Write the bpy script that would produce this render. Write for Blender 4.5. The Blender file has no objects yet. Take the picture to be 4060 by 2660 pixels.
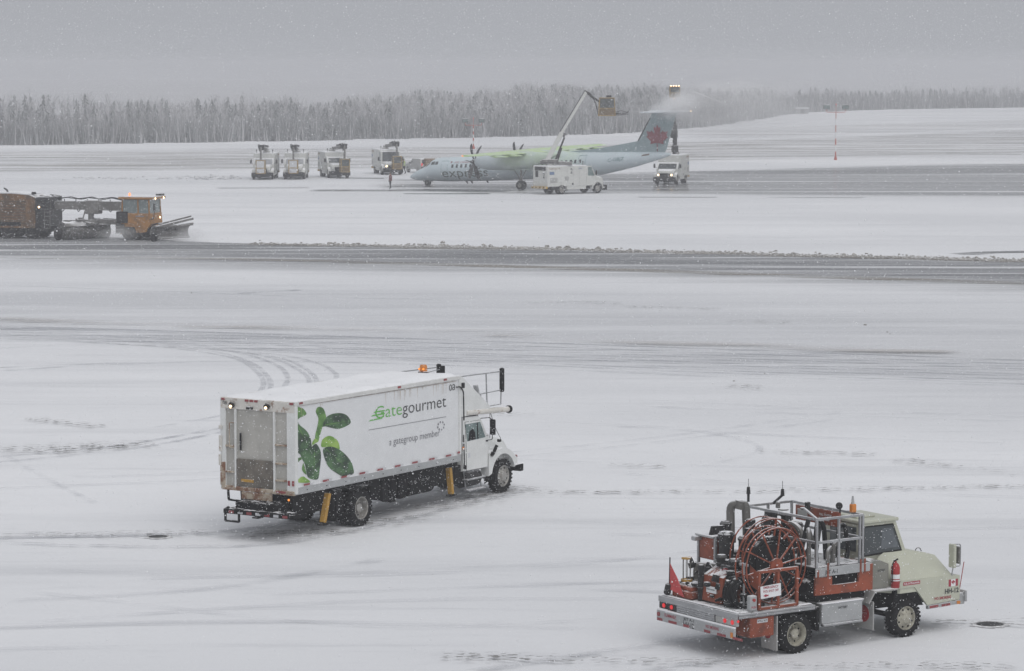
import bpy, bmesh, math, random
import numpy as np
from mathutils import Vector, Matrix, Euler

R = math.radians
sc = bpy.context.scene
C = sc.collection
random.seed(7)
rng = np.random.default_rng(11)

# ------------------------------------------------------------------ camera
cam_d = bpy.data.cameras.new('camera')
cam_d.sensor_width = 36.0
cam_d.lens = 11700.0 / 4060.0 * 36.0
cam_d.clip_start = 0.5
cam_d.clip_end = 8000.0
cam = bpy.data.objects.new('camera', cam_d)
C.objects.link(cam)
cam.location = (0, 0, 12.8)
cam.rotation_euler = (R(90) - math.atan2(1330 - 255, 11700), 0, 0)
sc.camera = cam

# ------------------------------------------------------------------ sky, sun, exposure
world = bpy.data.worlds.new('World')
sc.world = world
world.use_nodes = True
wn = world.node_tree
for n in list(wn.nodes):
    wn.nodes.remove(n)
w_out = wn.nodes.new('ShaderNodeOutputWorld')
w_bg = wn.nodes.new('ShaderNodeBackground')
w_sky = wn.nodes.new('ShaderNodeTexSky')
w_sky.sky_type = 'NISHITA'
w_sky.sun_disc = False
SUN_EL, SUN_AZ = R(54), R(152)
w_sky.sun_elevation = SUN_EL
w_sky.sun_rotation = SUN_AZ
w_sky.air_density = 2.0
w_sky.dust_density = 8.0
w_sky.ozone_density = 1.0
w_hsv = wn.nodes.new('ShaderNodeHueSaturation')
w_hsv.inputs['Saturation'].default_value = 0.10
w_mix = wn.nodes.new('ShaderNodeMix')
w_mix.data_type = 'RGBA'
w_mix.inputs[0].default_value = 0.80           # an even overcast deck over most of the clear sky
w_mix.inputs[7].default_value = (5.7, 5.9, 6.35, 1)
wn.links.new(w_sky.outputs[0], w_hsv.inputs['Color'])
wn.links.new(w_hsv.outputs[0], w_mix.inputs[6])
wn.links.new(w_mix.outputs[2], w_bg.inputs['Color'])
w_bg.inputs['Strength'].default_value = 0.085
wn.links.new(w_bg.outputs[0], w_out.inputs['Surface'])

sun_d = bpy.data.lights.new('sun', 'SUN')
sun_d.energy = 1.1
sun_d.angle = R(70)
sun_d.color = (1.0, 0.98, 0.95)
sun = bpy.data.objects.new('sun', sun_d)
C.objects.link(sun)
# rays come from behind the camera, a little from the right
sun_dir = Vector((math.sin(SUN_AZ) * math.cos(SUN_EL), math.cos(SUN_AZ) * math.cos(SUN_EL), math.sin(SUN_EL)))
sun.rotation_euler = sun_dir.to_track_quat('Z', 'Y').to_euler()
sun.location = sun_dir * 50

sc.view_settings.view_transform = 'Standard'
sc.view_settings.look = 'None'
sc.view_settings.exposure = 0.0
sc.view_settings.gamma = 1.0
sc.view_settings.use_curve_mapping = False
sc.render.engine = 'CYCLES'
sc.cycles.max_bounces = 6
sc.cycles.diffuse_bounces = 3
sc.cycles.glossy_bounces = 3
sc.cycles.transmission_bounces = 4
sc.cycles.transparent_max_bounces = 16
sc.cycles.volume_bounces = 3
sc.cycles.volume_step_rate = 1.0
sc.cycles.use_denoising = True
sc.cycles.denoiser = 'OPENIMAGEDENOISE'
sc.cycles.denoising_input_passes = 'RGB_ALBEDO_NORMAL'
sc.cycles.denoising_prefilter = 'ACCURATE'
sc.cycles.sample_clamp_indirect = 4.0
sc.cycles.filter_width = 1.5

# ------------------------------------------------------------------ node helpers
SNOW = (0.82, 0.825, 0.845)

def _n(nt, t, **kw):
    n = nt.nodes.new(t)
    for k, v in kw.items():
        setattr(n, k, v)
    return n

def _math(nt, op, a, b=None, clamp=False):
    n = _n(nt, 'ShaderNodeMath', operation=op, use_clamp=clamp)
    for i, s in enumerate((a, b)):
        if s is None:
            continue
        if isinstance(s, (int, float)):
            n.inputs[i].default_value = s
        else:
            nt.links.new(s, n.inputs[i])
    return n.outputs[0]

def _noise(nt, vec, scale, detail=3.0, rough=0.55, mapscale=None, rot=None):
    if mapscale is not None or rot is not None:
        mp = _n(nt, 'ShaderNodeMapping')
        if mapscale is not None:
            mp.inputs['Scale'].default_value = mapscale
        if rot is not None:
            mp.inputs['Rotation'].default_value = rot
        nt.links.new(vec, mp.inputs['Vector'])
        vec = mp.outputs[0]
    t = _n(nt, 'ShaderNodeTexNoise')
    t.inputs['Scale'].default_value = scale
    t.inputs['Detail'].default_value = detail
    t.inputs['Roughness'].default_value = rough
    nt.links.new(vec, t.inputs['Vector'])
    return t.outputs['Fac']

def _range(nt, v, a, b, c=0.0, d=1.0, smooth=True):
    m = _n(nt, 'ShaderNodeMapRange', interpolation_type='SMOOTHSTEP' if smooth else 'LINEAR')
    m.inputs['From Min'].default_value = a
    m.inputs['From Max'].default_value = b
    m.inputs['To Min'].default_value = c
    m.inputs['To Max'].default_value = d
    nt.links.new(v, m.inputs['Value'])
    return m.outputs[0]

def _mixc(nt, f, a, b):
    m = _n(nt, 'ShaderNodeMix', data_type='RGBA')
    if isinstance(f, (int, float)):
        m.inputs[0].default_value = f
    else:
        nt.links.new(f, m.inputs[0])
    for i, s in ((6, a), (7, b)):
        if isinstance(s, tuple):
            m.inputs[i].default_value = (s[0], s[1], s[2], 1)
        else:
            nt.links.new(s, m.inputs[i])
    return m.outputs[2]

MATS = {}

def mat(name, rgb, rough=0.55, metal=0.0, var=0.12, vscale=2.0, dirt=None, snow=0.0, emit=None, spec=0.4, trans=0.0):
    """Paint, metal, rubber...: base colour with slow variation, optional dirt patches and lying snow."""
    if name in MATS:
        return MATS[name]
    m = bpy.data.materials.new(name)
    m.use_nodes = True
    nt = m.node_tree
    b = nt.nodes['Principled BSDF']
    tc = _n(nt, 'ShaderNodeTexCoord').outputs['Object']
    col = None
    v = _noise(nt, tc, vscale, 4.0, 0.6)
    lo = tuple(c * (1 - var) for c in rgb)
    hi = tuple(min(1, c * (1 + var)) for c in rgb)
    col = _mixc(nt, _range(nt, v, 0.3, 0.7), lo, hi)
    rgh = None
    if dirt:
        drgb, dscale, dlo, dhi, damt = dirt
        d = _noise(nt, tc, dscale, 6.0, 0.68)
        f = _math(nt, 'MULTIPLY', _range(nt, d, dlo, dhi), damt)
        col = _mixc(nt, f, col, drgb)
    rough_s = None
    if snow > 0:
        g = _n(nt, 'ShaderNodeNewGeometry')
        sx = _n(nt, 'ShaderNodeSeparateXYZ')
        nt.links.new(g.outputs['Normal'], sx.inputs[0])
        up = _range(nt, sx.outputs[2], 0.55, 0.95)
        sn = _range(nt, _noise(nt, tc, 5.0, 5.0, 0.7), 0.62 - 0.45 * snow, 0.70 - 0.35 * snow)
        f = _math(nt, 'MULTIPLY', up, sn)
        col = _mixc(nt, f, col, SNOW)
        rough_s = _range(nt, f, 0, 1, rough, 0.95, False)
    nt.links.new(col, b.inputs['Base Color'])
    if rough_s is not None:
        nt.links.new(rough_s, b.inputs['Roughness'])
    else:
        b.inputs['Roughness'].default_value = rough
    b.inputs['Metallic'].default_value = metal
    b.inputs['Specular IOR Level'].default_value = spec
    if trans:
        b.inputs['Transmission Weight'].default_value = trans
    if emit:
        b.inputs['Emission Color'].default_value = (*emit[0], 1)
        b.inputs['Emission Strength'].default_value = emit[1]
    MATS[name] = m
    return m

# ------------------------------------------------------------------ mesh helpers
class MB:
    def __init__(self):
        self.v, self.f, self.cut = [], [], []

    def add(self, vs, fs):
        o = len(self.v)
        self.cut.append((o, len(self.f)))
        self.v += [tuple(map(float, p)) for p in vs]
        self.f += [tuple(i + o for i in f) for f in fs]
        return self

    def box(self, x0, x1, y0, y1, z0, z1, c=0.0, M=None):
        cx, cy, cz = (x0 + x1) / 2, (y0 + y1) / 2, (z0 + z1) / 2
        X, Y, Z = abs(x1 - x0) / 2, abs(y1 - y0) / 2, abs(z1 - z0) / 2
        c = min(c, X * .45, Y * .45, Z * .45)
        S = [(a, b, d) for a in (-1, 1) for b in (-1, 1) for d in (-1, 1)]
        if c <= 0:
            vs = [(a * X, b * Y, d * Z) for a, b, d in S]
            fs = [(0, 1, 3, 2), (4, 6, 7, 5), (0, 4, 5, 1), (2, 3, 7, 6), (0, 2, 6, 4), (1, 5, 7, 3)]
        else:
            vs, idx = [], {}
            for s in S:
                for ax in range(3):
                    q = [s[0] * (X - c), s[1] * (Y - c), s[2] * (Z - c)]
                    q[ax] = s[ax] * (X, Y, Z)[ax]
                    idx[(s, ax)] = len(vs)
                    vs.append(q)
            fs = []
            for ax in range(3):
                o1, o2 = [i for i in range(3) if i != ax]
                for sg in (-1, 1):
                    lp = []
                    for a, b in ((-1, -1), (1, -1), (1, 1), (-1, 1)):
                        s = [0, 0, 0]
                        s[ax], s[o1], s[o2] = sg, a, b
                        lp.append(idx[(tuple(s), ax)])
                    fs.append(tuple(lp))
                for a in (-1, 1):
                    for b in (-1, 1):
                        s1, s2 = [0, 0, 0], [0, 0, 0]
                        s1[ax], s2[ax] = -1, 1
                        s1[o1] = s2[o1] = a
                        s1[o2] = s2[o2] = b
                        s1, s2 = tuple(s1), tuple(s2)
                        fs.append((idx[(s1, o1)], idx[(s2, o1)], idx[(s2, o2)], idx[(s1, o2)]))
            for s in S:
                fs.append((idx[(s, 0)], idx[(s, 1)], idx[(s, 2)]))
        if M is not None:
            vs = [tuple(M @ Vector(p)) for p in vs]
        return self.add([(p[0] + cx, p[1] + cy, p[2] + cz) for p in vs], fs)

    def obox(self, ctr, size, rot, c=0.0):
        m = Euler(rot).to_matrix()
        t = MB().box(-size[0] / 2, size[0] / 2, -size[1] / 2, size[1] / 2, -size[2] / 2, size[2] / 2, c)
        return self.add([tuple(m @ Vector(p) + Vector(ctr)) for p in t.v], t.f)

    def bar(self, p0, p1, w, h=None, up=(0, 0, 1), c=0.0):
        """Rectangular bar from p0 to p1."""
        h = w if h is None else h
        p0, p1 = Vector(p0), Vector(p1)
        d = (p1 - p0)
        L = d.length
        d.normalize()
        u = Vector(up)
        if abs(d.dot(u)) > 0.98:
            u = Vector((1, 0, 0))
        s = d.cross(u).normalized()
        u = s.cross(d).normalized()
        t = MB().box(0, L, -w / 2, w / 2, -h / 2, h / 2, c)
        return self.add([tuple(p0 + d * p[0] + s * p[1] + u * p[2]) for p in t.v], t.f)

    def cyl(self, p0, p1, r0, r1=None, n=14, cap=True):
        r1 = r0 if r1 is None else r1
        return self.tube([p0, p1], [r0, r1], n, cap)

    def tube(self, pts, r, n=8, cap=True):
        pts = [Vector(p) for p in pts]
        k = len(pts)
        rs = list(r) if isinstance(r, (list, tuple)) else [r] * k
        tang = []
        for i in range(k):
            a = pts[max(i - 1, 0)]
            b = pts[min(i + 1, k - 1)]
            tang.append((b - a).normalized())
        t = tang[0]
        u = Vector((0, 0, 1)) if abs(t.z) < 0.9 else Vector((1, 0, 0))
        s = t.cross(u).normalized()
        vs, fs = [], []
        for i in range(k):
            t = tang[i]
            s = (s - t * s.dot(t)).normalized()
            u = t.cross(s)
            for j in range(n):
                a = 2 * math.pi * j / n
                vs.append(pts[i] + (s * math.cos(a) + u * math.sin(a)) * rs[i])
        for i in range(k - 1):
            for j in range(n):
                j2 = (j + 1) % n
                fs.append((i * n + j, i * n + j2, (i + 1) * n + j2, (i + 1) * n + j))
        if cap:
            fs.append(tuple(range(n)))
            fs.append(tuple((k - 1) * n + j for j in range(n)))
        return self.add(vs, fs)

    def ring(self, ctr, axis, Rr, r, n=36, m=8):
        """Torus."""
        ax = Vector(axis).normalized()
        u = Vector((0, 0, 1)) if abs(ax.z) < 0.9 else Vector((1, 0, 0))
        s = ax.cross(u).normalized()
        u = s.cross(ax).normalized()
        vs, fs = [], []
        for i in range(n):
            a = 2 * math.pi * i / n
            d = s * math.cos(a) + u * math.sin(a)
            for j in range(m):
                b = 2 * math.pi * j / m
                vs.append(Vector(ctr) + d * (Rr + r * math.cos(b)) + ax * (r * math.sin(b)))
        for i in range(n):
            for j in range(m):
                i2, j2 = (i + 1) % n, (j + 1) % m
                fs.append((i * m + j, i2 * m + j, i2 * m + j2, i * m + j2))
        return self.add(vs, fs)

    def lathe(self, prof, ctr, axis, n=24):
        """prof: list of (radius, offset along axis)."""
        ax = Vector(axis).normalized()
        u = Vector((0, 0, 1)) if abs(ax.z) < 0.9 else Vector((1, 0, 0))
        s = ax.cross(u).normalized()
        u = s.cross(ax).normalized()
        vs, fs = [], []
        k = len(prof)
        for i in range(n):
            a = 2 * math.pi * i / n
            d = s * math.cos(a) + u * math.sin(a)
            for r, t in prof:
                vs.append(Vector(ctr) + d * r + ax * t)
        for i in range(n):
            i2 = (i + 1) % n
            for j in range(k - 1):
                fs.append((i * k + j, i2 * k + j, i2 * k + j + 1, i * k + j + 1))
        return self.add(vs, fs)

    def prism(self, poly, ax, a0, a1):
        """ax 'y': poly (x,z); 'x': poly (y,z); 'z': poly (x,y)."""
        def P(p, t):
            return {'y': (p[0], t, p[1]), 'x': (t, p[0], p[1]), 'z': (p[0], p[1], t)}[ax]
        n = len(poly)
        vs = [P(p, a0) for p in poly] + [P(p, a1) for p in poly]
        fs = [tuple(range(n)), tuple(range(n, 2 * n))]
        fs += [(i, (i + 1) % n, n + (i + 1) % n, n + i) for i in range(n)]
        return self.add(vs, fs)

    def sheet(self, poly, ax, t):
        def P(p):
            return {'y': (p[0], t, p[1]), 'x': (t, p[0], p[1]), 'z': (p[0], p[1], t)}[ax]
        return self.add([P(p) for p in poly], [tuple(range(len(poly)))])

    def loft(self, secs, cap=True, closed=True):
        n = len(secs[0])
        vs = [p for s in secs for p in s]
        fs = []
        for i in range(len(secs) - 1):
            for j in range(n if closed else n - 1):
                j2 = (j + 1) % n
                fs.append((i * n + j, i * n + j2, (i + 1) * n + j2, (i + 1) * n + j))
        if cap:
            fs.append(tuple(range(n)))
            fs.append(tuple((len(secs) - 1) * n + j for j in range(n)))
        return self.add(vs, fs)

    def pieces(self, name, m, parent=None, smooth=32):
        """Every added shape becomes an object of its own."""
        out = []
        ends = self.cut[1:] + [(len(self.v), len(self.f))]
        for (v0, f0), (v1, f1) in zip(self.cut, ends):
            q = MB()
            q.v = self.v[v0:v1]
            q.f = [tuple(i - v0 for i in f) for f in self.f[f0:f1]]
            out.append(q.build(name, m, parent, smooth))
        return out

    def build(self, name, m, parent=None, smooth=32, recalc=True):
        me = bpy.data.meshes.new(name)
        me.from_pydata(self.v, [], self.f)
        if recalc:
            bm = bmesh.new()
            bm.from_mesh(me)
            bmesh.ops.recalc_face_normals(bm, faces=bm.faces)
            bm.to_mesh(me)
            bm.free()
        if smooth:
            me.polygons.foreach_set('use_smooth', [True] * len(me.polygons))
            me.set_sharp_from_angle(angle=R(smooth))
        for mm in (m if isinstance(m, (list, tuple)) else [m]):
            me.materials.append(mm)
        o = bpy.data.objects.new(name, me)
        C.objects.link(o)
        if parent:
            o.parent = parent
        return o

def bend(pts, rad=0.1, k=5):
    """Round the corners of a polyline."""
    pts = [Vector(p) for p in pts]
    out = [pts[0]]
    for i in range(1, len(pts) - 1):
        a, b, c = pts[i - 1], pts[i], pts[i + 1]
        d1, d2 = (a - b), (c - b)
        r = min(rad, d1.length * .45, d2.length * .45)
        p, q = b + d1.normalized() * r, b + d2.normalized() * r
        for j in range(k + 1):
            t = j / k
            out.append(p * (1 - t) ** 2 + b * 2 * t * (1 - t) + q * t * t)
    out.append(pts[-1])
    return out

def thing(name, label, cat, loc=(0, 0, 0), rz=0.0, group=None):
    o = bpy.data.objects.new(name, None)
    o.empty_display_size = 0.3
    C.objects.link(o)
    o.location = loc
    o.rotation_euler = (0, 0, rz)
    o['label'] = label
    o['category'] = cat
    if group:
        o['group'] = group
    return o

def tag(o, label=None, cat=None, group=None, kind=None):
    for k, v in (('label', label), ('category', cat), ('group', group), ('kind', kind)):
        if v:
            o[k] = v
    return o

SIDE_R = (R(90), 0, 0)            # reads along +x, faces -y
REAR = (R(90), 0, R(-90))         # reads along -y, faces -x
FRONT = (R(90), 0, R(90))         # reads along +y, faces +x
SIDE_L = (R(90), 0, R(180))       # reads along -x, faces +y

def text(s, m, parent, loc, rot, height, width=None, name='lettering', bold=0.0, shear=0.0):
    """Flat lettering as a mesh; height is the cap height, width (if given) the whole run."""
    cu = bpy.data.curves.new(name, 'FONT')
    cu.body = s
    cu.size = 1.0
    cu.offset = bold
    cu.shear = shear
    cu.resolution_u = 3
    tmp = bpy.data.objects.new('tmp_text', cu)
    C.objects.link(tmp)
    dg = bpy.context.evaluated_depsgraph_get()
    dg.update()
    me = bpy.data.meshes.new_from_object(tmp.evaluated_get(dg))
    bpy.data.objects.remove(tmp)
    bpy.data.curves.remove(cu)
    me.name = name
    k = height / 0.70
    vs = np.empty(len(me.vertices) * 3)
    me.vertices.foreach_get('co', vs)
    vs = vs.reshape(-1, 3)
    x0, x1 = vs[:, 0].min(), vs[:, 0].max()
    kx = k if width is None else width / max(x1 - x0, 1e-6)
    vs[:, 0] = (vs[:, 0] - x0) * kx
    vs[:, 1] *= k
    me.vertices.foreach_set('co', vs.ravel())
    me.materials.clear()
    me.materials.append(m)
    o = bpy.data.objects.new(name, me)
    C.objects.link(o)
    o.location = loc
    o.rotation_euler = rot
    if parent:
        o.parent = parent
    return o

# ------------------------------------------------------------------ shared materials
M_white = mat('white_paint', (0.66, 0.67, 0.66), 0.45, var=0.05, dirt=((0.32, 0.28, 0.22), 1.6, 0.60, 0.85, 0.35), snow=0.7)
M_panel = mat('white_box_panel', (0.675, 0.685, 0.695), 0.4, var=0.03, dirt=((0.48, 0.42, 0.36), 0.9, 0.66, 0.9, 0.3))
M_rusty = mat('rusty_white_steel', (0.60, 0.58, 0.54), 0.6, var=0.08, dirt=((0.20, 0.085, 0.035), 3.2, 0.55, 0.66, 0.8), snow=0.3)
M_veryrusty = mat('rust_streaked_steel', (0.42, 0.36, 0.28), 0.7, var=0.15, dirt=((0.16, 0.06, 0.025), 3.6, 0.42, 0.6, 0.9), snow=0.3)
M_doorgrey = mat('grey_roller_door', (0.40, 0.39, 0.36), 0.6, var=0.08, vscale=1.2, dirt=((0.20, 0.18, 0.15), 1.4, 0.5, 0.8, 0.5))
M_grime = mat('brown_grimy_panel', (0.135, 0.12, 0.10), 0.7, var=0.25, vscale=3.0, dirt=((0.22, 0.15, 0.08), 5.0, 0.58, 0.75, 0.5))
M_black = mat('black_chassis', (0.009, 0.009, 0.010), 0.7, var=0.3, dirt=((0.035, 0.031, 0.028), 4.0, 0.55, 0.8, 0.5), snow=0.25, spec=0.12)
M_tyre = mat('tyre_rubber', (0.013, 0.013, 0.014), 0.85, var=0.2, dirt=((0.05, 0.047, 0.045), 6.0, 0.5, 0.8, 0.5), snow=0.15, spec=0.12)
M_rim = mat('dirty_steel_rim', (0.36, 0.35, 0.33), 0.5, metal=0.3, var=0.15, dirt=((0.12, 0.10, 0.08), 7.0, 0.45, 0.75, 0.7))
M_rimcream = mat('cream_steel_rim', (0.36, 0.345, 0.285), 0.5, var=0.15, dirt=((0.07, 0.06, 0.05), 7.0, 0.44, 0.7, 0.8))
M_glass = mat('dark_window_glass', (0.045, 0.055, 0.060), 0.12, var=0.2, spec=0.6)
M_glassgreen = mat('green_tinted_glass', (0.12, 0.17, 0.165), 0.12, var=0.2, spec=0.6)
M_alu = mat('aluminium', (0.36, 0.365, 0.375), 0.42, metal=0.6, var=0.15, dirt=((0.16, 0.16, 0.16), 4.0, 0.48, 0.8, 0.5), snow=0.6)
M_alupanel = mat('aluminium_sheet', (0.40, 0.41, 0.415), 0.5, metal=0.4, var=0.08, dirt=((0.25, 0.24, 0.23), 3.0, 0.5, 0.85, 0.4), snow=0.9)
M_steel = mat('grey_pipe', (0.155, 0.15, 0.142), 0.55, metal=0.3, var=0.2, dirt=((0.10, 0.09, 0.08), 6.0, 0.5, 0.8, 0.5), snow=0.8)
M_darksteel = mat('dark_machinery', (0.030, 0.030, 0.031), 0.5, metal=0.2, var=0.35, vscale=6, dirt=((0.16, 0.14, 0.12), 8.0, 0.55, 0.75, 0.6), snow=0.55, spec=0.2)
M_orange = mat('orange_red_paint', (0.25, 0.056, 0.024), 0.55, var=0.2, dirt=((0.075, 0.03, 0.02), 3.5, 0.46, 0.72, 0.75), snow=0.5)
M_yellow = mat('yellow_paint', (0.42, 0.235, 0.035), 0.55, var=0.18, dirt=((0.14, 0.09, 0.04), 4.0, 0.5, 0.8, 0.6), snow=0.4)
M_cream = mat('cream_paint', (0.46, 0.47, 0.385), 0.4, var=0.05, dirt=((0.30, 0.28, 0.22), 1.8, 0.55, 0.85, 0.45))
M_red = mat('red_paint', (0.34, 0.028, 0.030), 0.45, var=0.12)
M_reflred = mat('red_reflector_tape', (0.26, 0.045, 0.05), 0.4, var=0.15)
M_reflwhite = mat('silver_reflector_tape', (0.55, 0.56, 0.58), 0.4, var=0.08)
M_hose = mat('black_hose', (0.010, 0.010, 0.011), 0.6, var=0.3, snow=0.28, spec=0.15)
M_snow = mat('lying_snow', SNOW, 0.95, var=0.03, vscale=1.5, spec=0.1)
M_ink = mat('black_lettering', (0.03, 0.032, 0.036), 0.5, var=0.05)
M_inkgrey = mat('grey_lettering', (0.20, 0.20, 0.22), 0.5, var=0.05)
M_inkgreen = mat('green_lettering', (0.12, 0.42, 0.07), 0.5, var=0.08)
M_inkred = mat('red_lettering', (0.33, 0.03, 0.05), 0.5, var=0.05)
M_inkwhite = mat('white_lettering', (0.72, 0.73, 0.74), 0.5, var=0.03)
M_amber = mat('amber_lens', (0.6, 0.2, 0.03), 0.3, var=0.05)
M_amberlit = mat('lit_amber_lamp', (0.8, 0.3, 0.05), 0.3, var=0.02, emit=((1.0, 0.30, 0.03), 0.9))
M_lamp = mat('lit_warm_lamp', (0.9, 0.8, 0.6), 0.3, var=0.02, emit=((1.0, 0.68, 0.38), 4.0))
M_redlit = mat('lit_red_lamp', (0.6, 0.03, 0.03), 0.3, var=0.02, emit=((1.0, 0.02, 0.03), 0.35))
M_dirtyorange = mat('dirty_orange_plough_paint', (0.34, 0.155, 0.03), 0.6, var=0.2, dirt=((0.10, 0.07, 0.045), 1.8, 0.46, 0.72, 0.75), snow=0.6)
M_snowgrey = mat('snow_caked_steel', (0.15, 0.145, 0.14), 0.85, var=0.25, vscale=1.5, dirt=((0.42, 0.42, 0.43), 2.2, 0.50, 0.75, 0.55), snow=0.9)
M_bucket = mat('weathered_yellow_frame', (0.30, 0.20, 0.065), 0.6, var=0.2, dirt=((0.12, 0.09, 0.06), 3.0, 0.48, 0.75, 0.7), snow=0.5)
M_greytank = mat('grey_painted_panel', (0.36, 0.36, 0.35), 0.55, var=0.08, dirt=((0.18, 0.17, 0.15), 3.0, 0.5, 0.85, 0.4), snow=0.7)

def wheel(parent, x, y, r, w, out=-1, rim=None, dual=False, hub=True, n=28):
    """Tyre with a dished rim as its child; out=-1: outer face towards -y."""
    rim = rim or M_rim
    y_in = y - out * w
    b = MB()
    def tyre(yc, ww):
        h = ww / 2
        b.lathe([(r * .60, -h * .82), (r * .66, -h), (r * .88, -h), (r * .97, -h * .8), (r, -h * .45),
                 (r, h * .45), (r * .97, h * .8), (r * .88, h), (r * .66, h), (r * .60, h * .82)], (x, yc, r), (0, 1, 0), n)
        for i in range(n):                                    # tread lugs
            a = 2 * math.pi * i / n
            for s in (-1, 1):
                m = Euler((0, a, 0)).to_matrix()
                c = m @ Vector((0, 0, r * 1.0)) + Vector((x, yc + s * h * .62, r))
                b.obox(tuple(c), (r * .11, h * .6, r * .035), (0, a, 0))
    if dual:
        tyre(y - out * w * .22, w * .44)
        tyre(y - out * w * .76, w * .44)
        ws = w * .44
        yc = y - out * w * .22
    else:
        tyre(y - out * w / 2, w)
        ws = w
        yc = y - out * w / 2
    t = b.build('wheel', M_tyre, parent)
    yo = yc + out * ws / 2
    q = MB()
    d = -out
    if dual:
        prof = [(r * .63, 0.01), (r * .60, 0.0), (r * .57, 0.02), (r * .55, ws * .8), (r * .40, ws * .85), (r * .28, ws * .75), (r * .24, ws * .35), (r * .10, ws * .30), (0.001, ws * .30)]
    else:
        prof = [(r * .63, 0.01), (r * .60, 0.0), (r * .57, 0.02), (r * .54, ws * .20), (r * .44, ws * .14), (r * .30, ws * .02), (r * .26, -ws * .08), (r * .12, -ws * .12), (0.001, -ws * .12)]
    q.lathe([(a, c * d) for a, c in prof], (x, yo, r), (0, 1, 0), n)
    for i in range(8):
        a = 2 * math.pi * i / 8
        off = (ws * .72 if dual else ws * .0) * d
        q.cyl((x + math.cos(a) * r * .33, yo + off - d * .02, r + math.sin(a) * r * .33), (x + math.cos(a) * r * .33, yo + off + d * .03, r + math.sin(a) * r * .33), r * .03, n=6)
    rr = q.build('rim', rim, t)
    h = MB()
    for i in range(8):
        a = 2 * math.pi * (i + .5) / 8
        off = (ws * .845 if dual else ws * .165) * d
        c = (x + math.cos(a) * r * .47, yo + off - d * .012, r + math.sin(a) * r * .47)
        h.cyl(c, (c[0], c[1] + d * .01, c[2]), r * .055, n=8)
    h.build('hand_hole', M_black, t)['kind'] = 'stuff'
    return t
# ================================================================== setting
def snow_ground_material():
    m = bpy.data.materials.new('fresh_apron_snow')
    m.use_nodes = True
    nt = m.node_tree
    b = nt.nodes['Principled BSDF']
    P = _n(nt, 'ShaderNodeNewGeometry').outputs['Position']
    rot = (0, 0, R(18))
    big = _noise(nt, P, .030, 4, .55, (.5, 1, 1), rot)
    streak = _noise(nt, P, .22, 5, .62, (.10, 1.0, 1), rot)
    fine = _noise(nt, P, 1.6, 6, .7, (.35, 1.0, 1), rot)
    col = _mixc(nt, _range(nt, big, .35, .68), (.70, .708, .73), (.825, .83, .85))
    col = _mixc(nt, _math(nt, 'MULTIPLY', _range(nt, streak, .50, .72), .45), col, (.53, .54, .565))
    streak2 = _noise(nt, P, .8, 6, .70, (.07, 1.0, 1), (0, 0, -R(24)))
    col = _mixc(nt, _math(nt, 'MULTIPLY', _range(nt, streak2, .54, .74), .38), col, (.50, .51, .54))
    col = _mixc(nt, _math(nt, 'MULTIPLY', _range(nt, fine, .52, .78), .32), col, (.54, .55, .575))
    spk = _noise(nt, P, 7.0, 2, .5, (.5, 1, 1), rot)
    spm = _math(nt, 'MULTIPLY', _range(nt, spk, .74, .78), _range(nt, _noise(nt, P, .12, 3, .6, (.3, 1, 1), rot), .56, .68))
    col = _mixc(nt, _math(nt, 'MULTIPLY', spm, .7), col, (.12, .11, .10))
    nt.links.new(col, b.inputs['Base Color'])
    b.inputs['Roughness'].default_value = .8
    b.inputs['Specular IOR Level'].default_value = .15
    bp = _n(nt, 'ShaderNodeBump')
    bp.inputs['Strength'].default_value = .25
    bp.inputs['Distance'].default_value = .06
    nt.links.new(_noise(nt, P, .9, 5, .6, (.3, 1, 1), rot), bp.inputs['Height'])
    nt.links.new(bp.outputs[0], b.inputs['Normal'])
    return m

g = MB().add([(-1600, -120, 0), (1600, -120, 0), (1600, 2600, 0), (-1600, 2600, 0)], [(0, 1, 2, 3)]).build('ground', snow_ground_material(), smooth=0)
tag(g, kind='structure')

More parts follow.
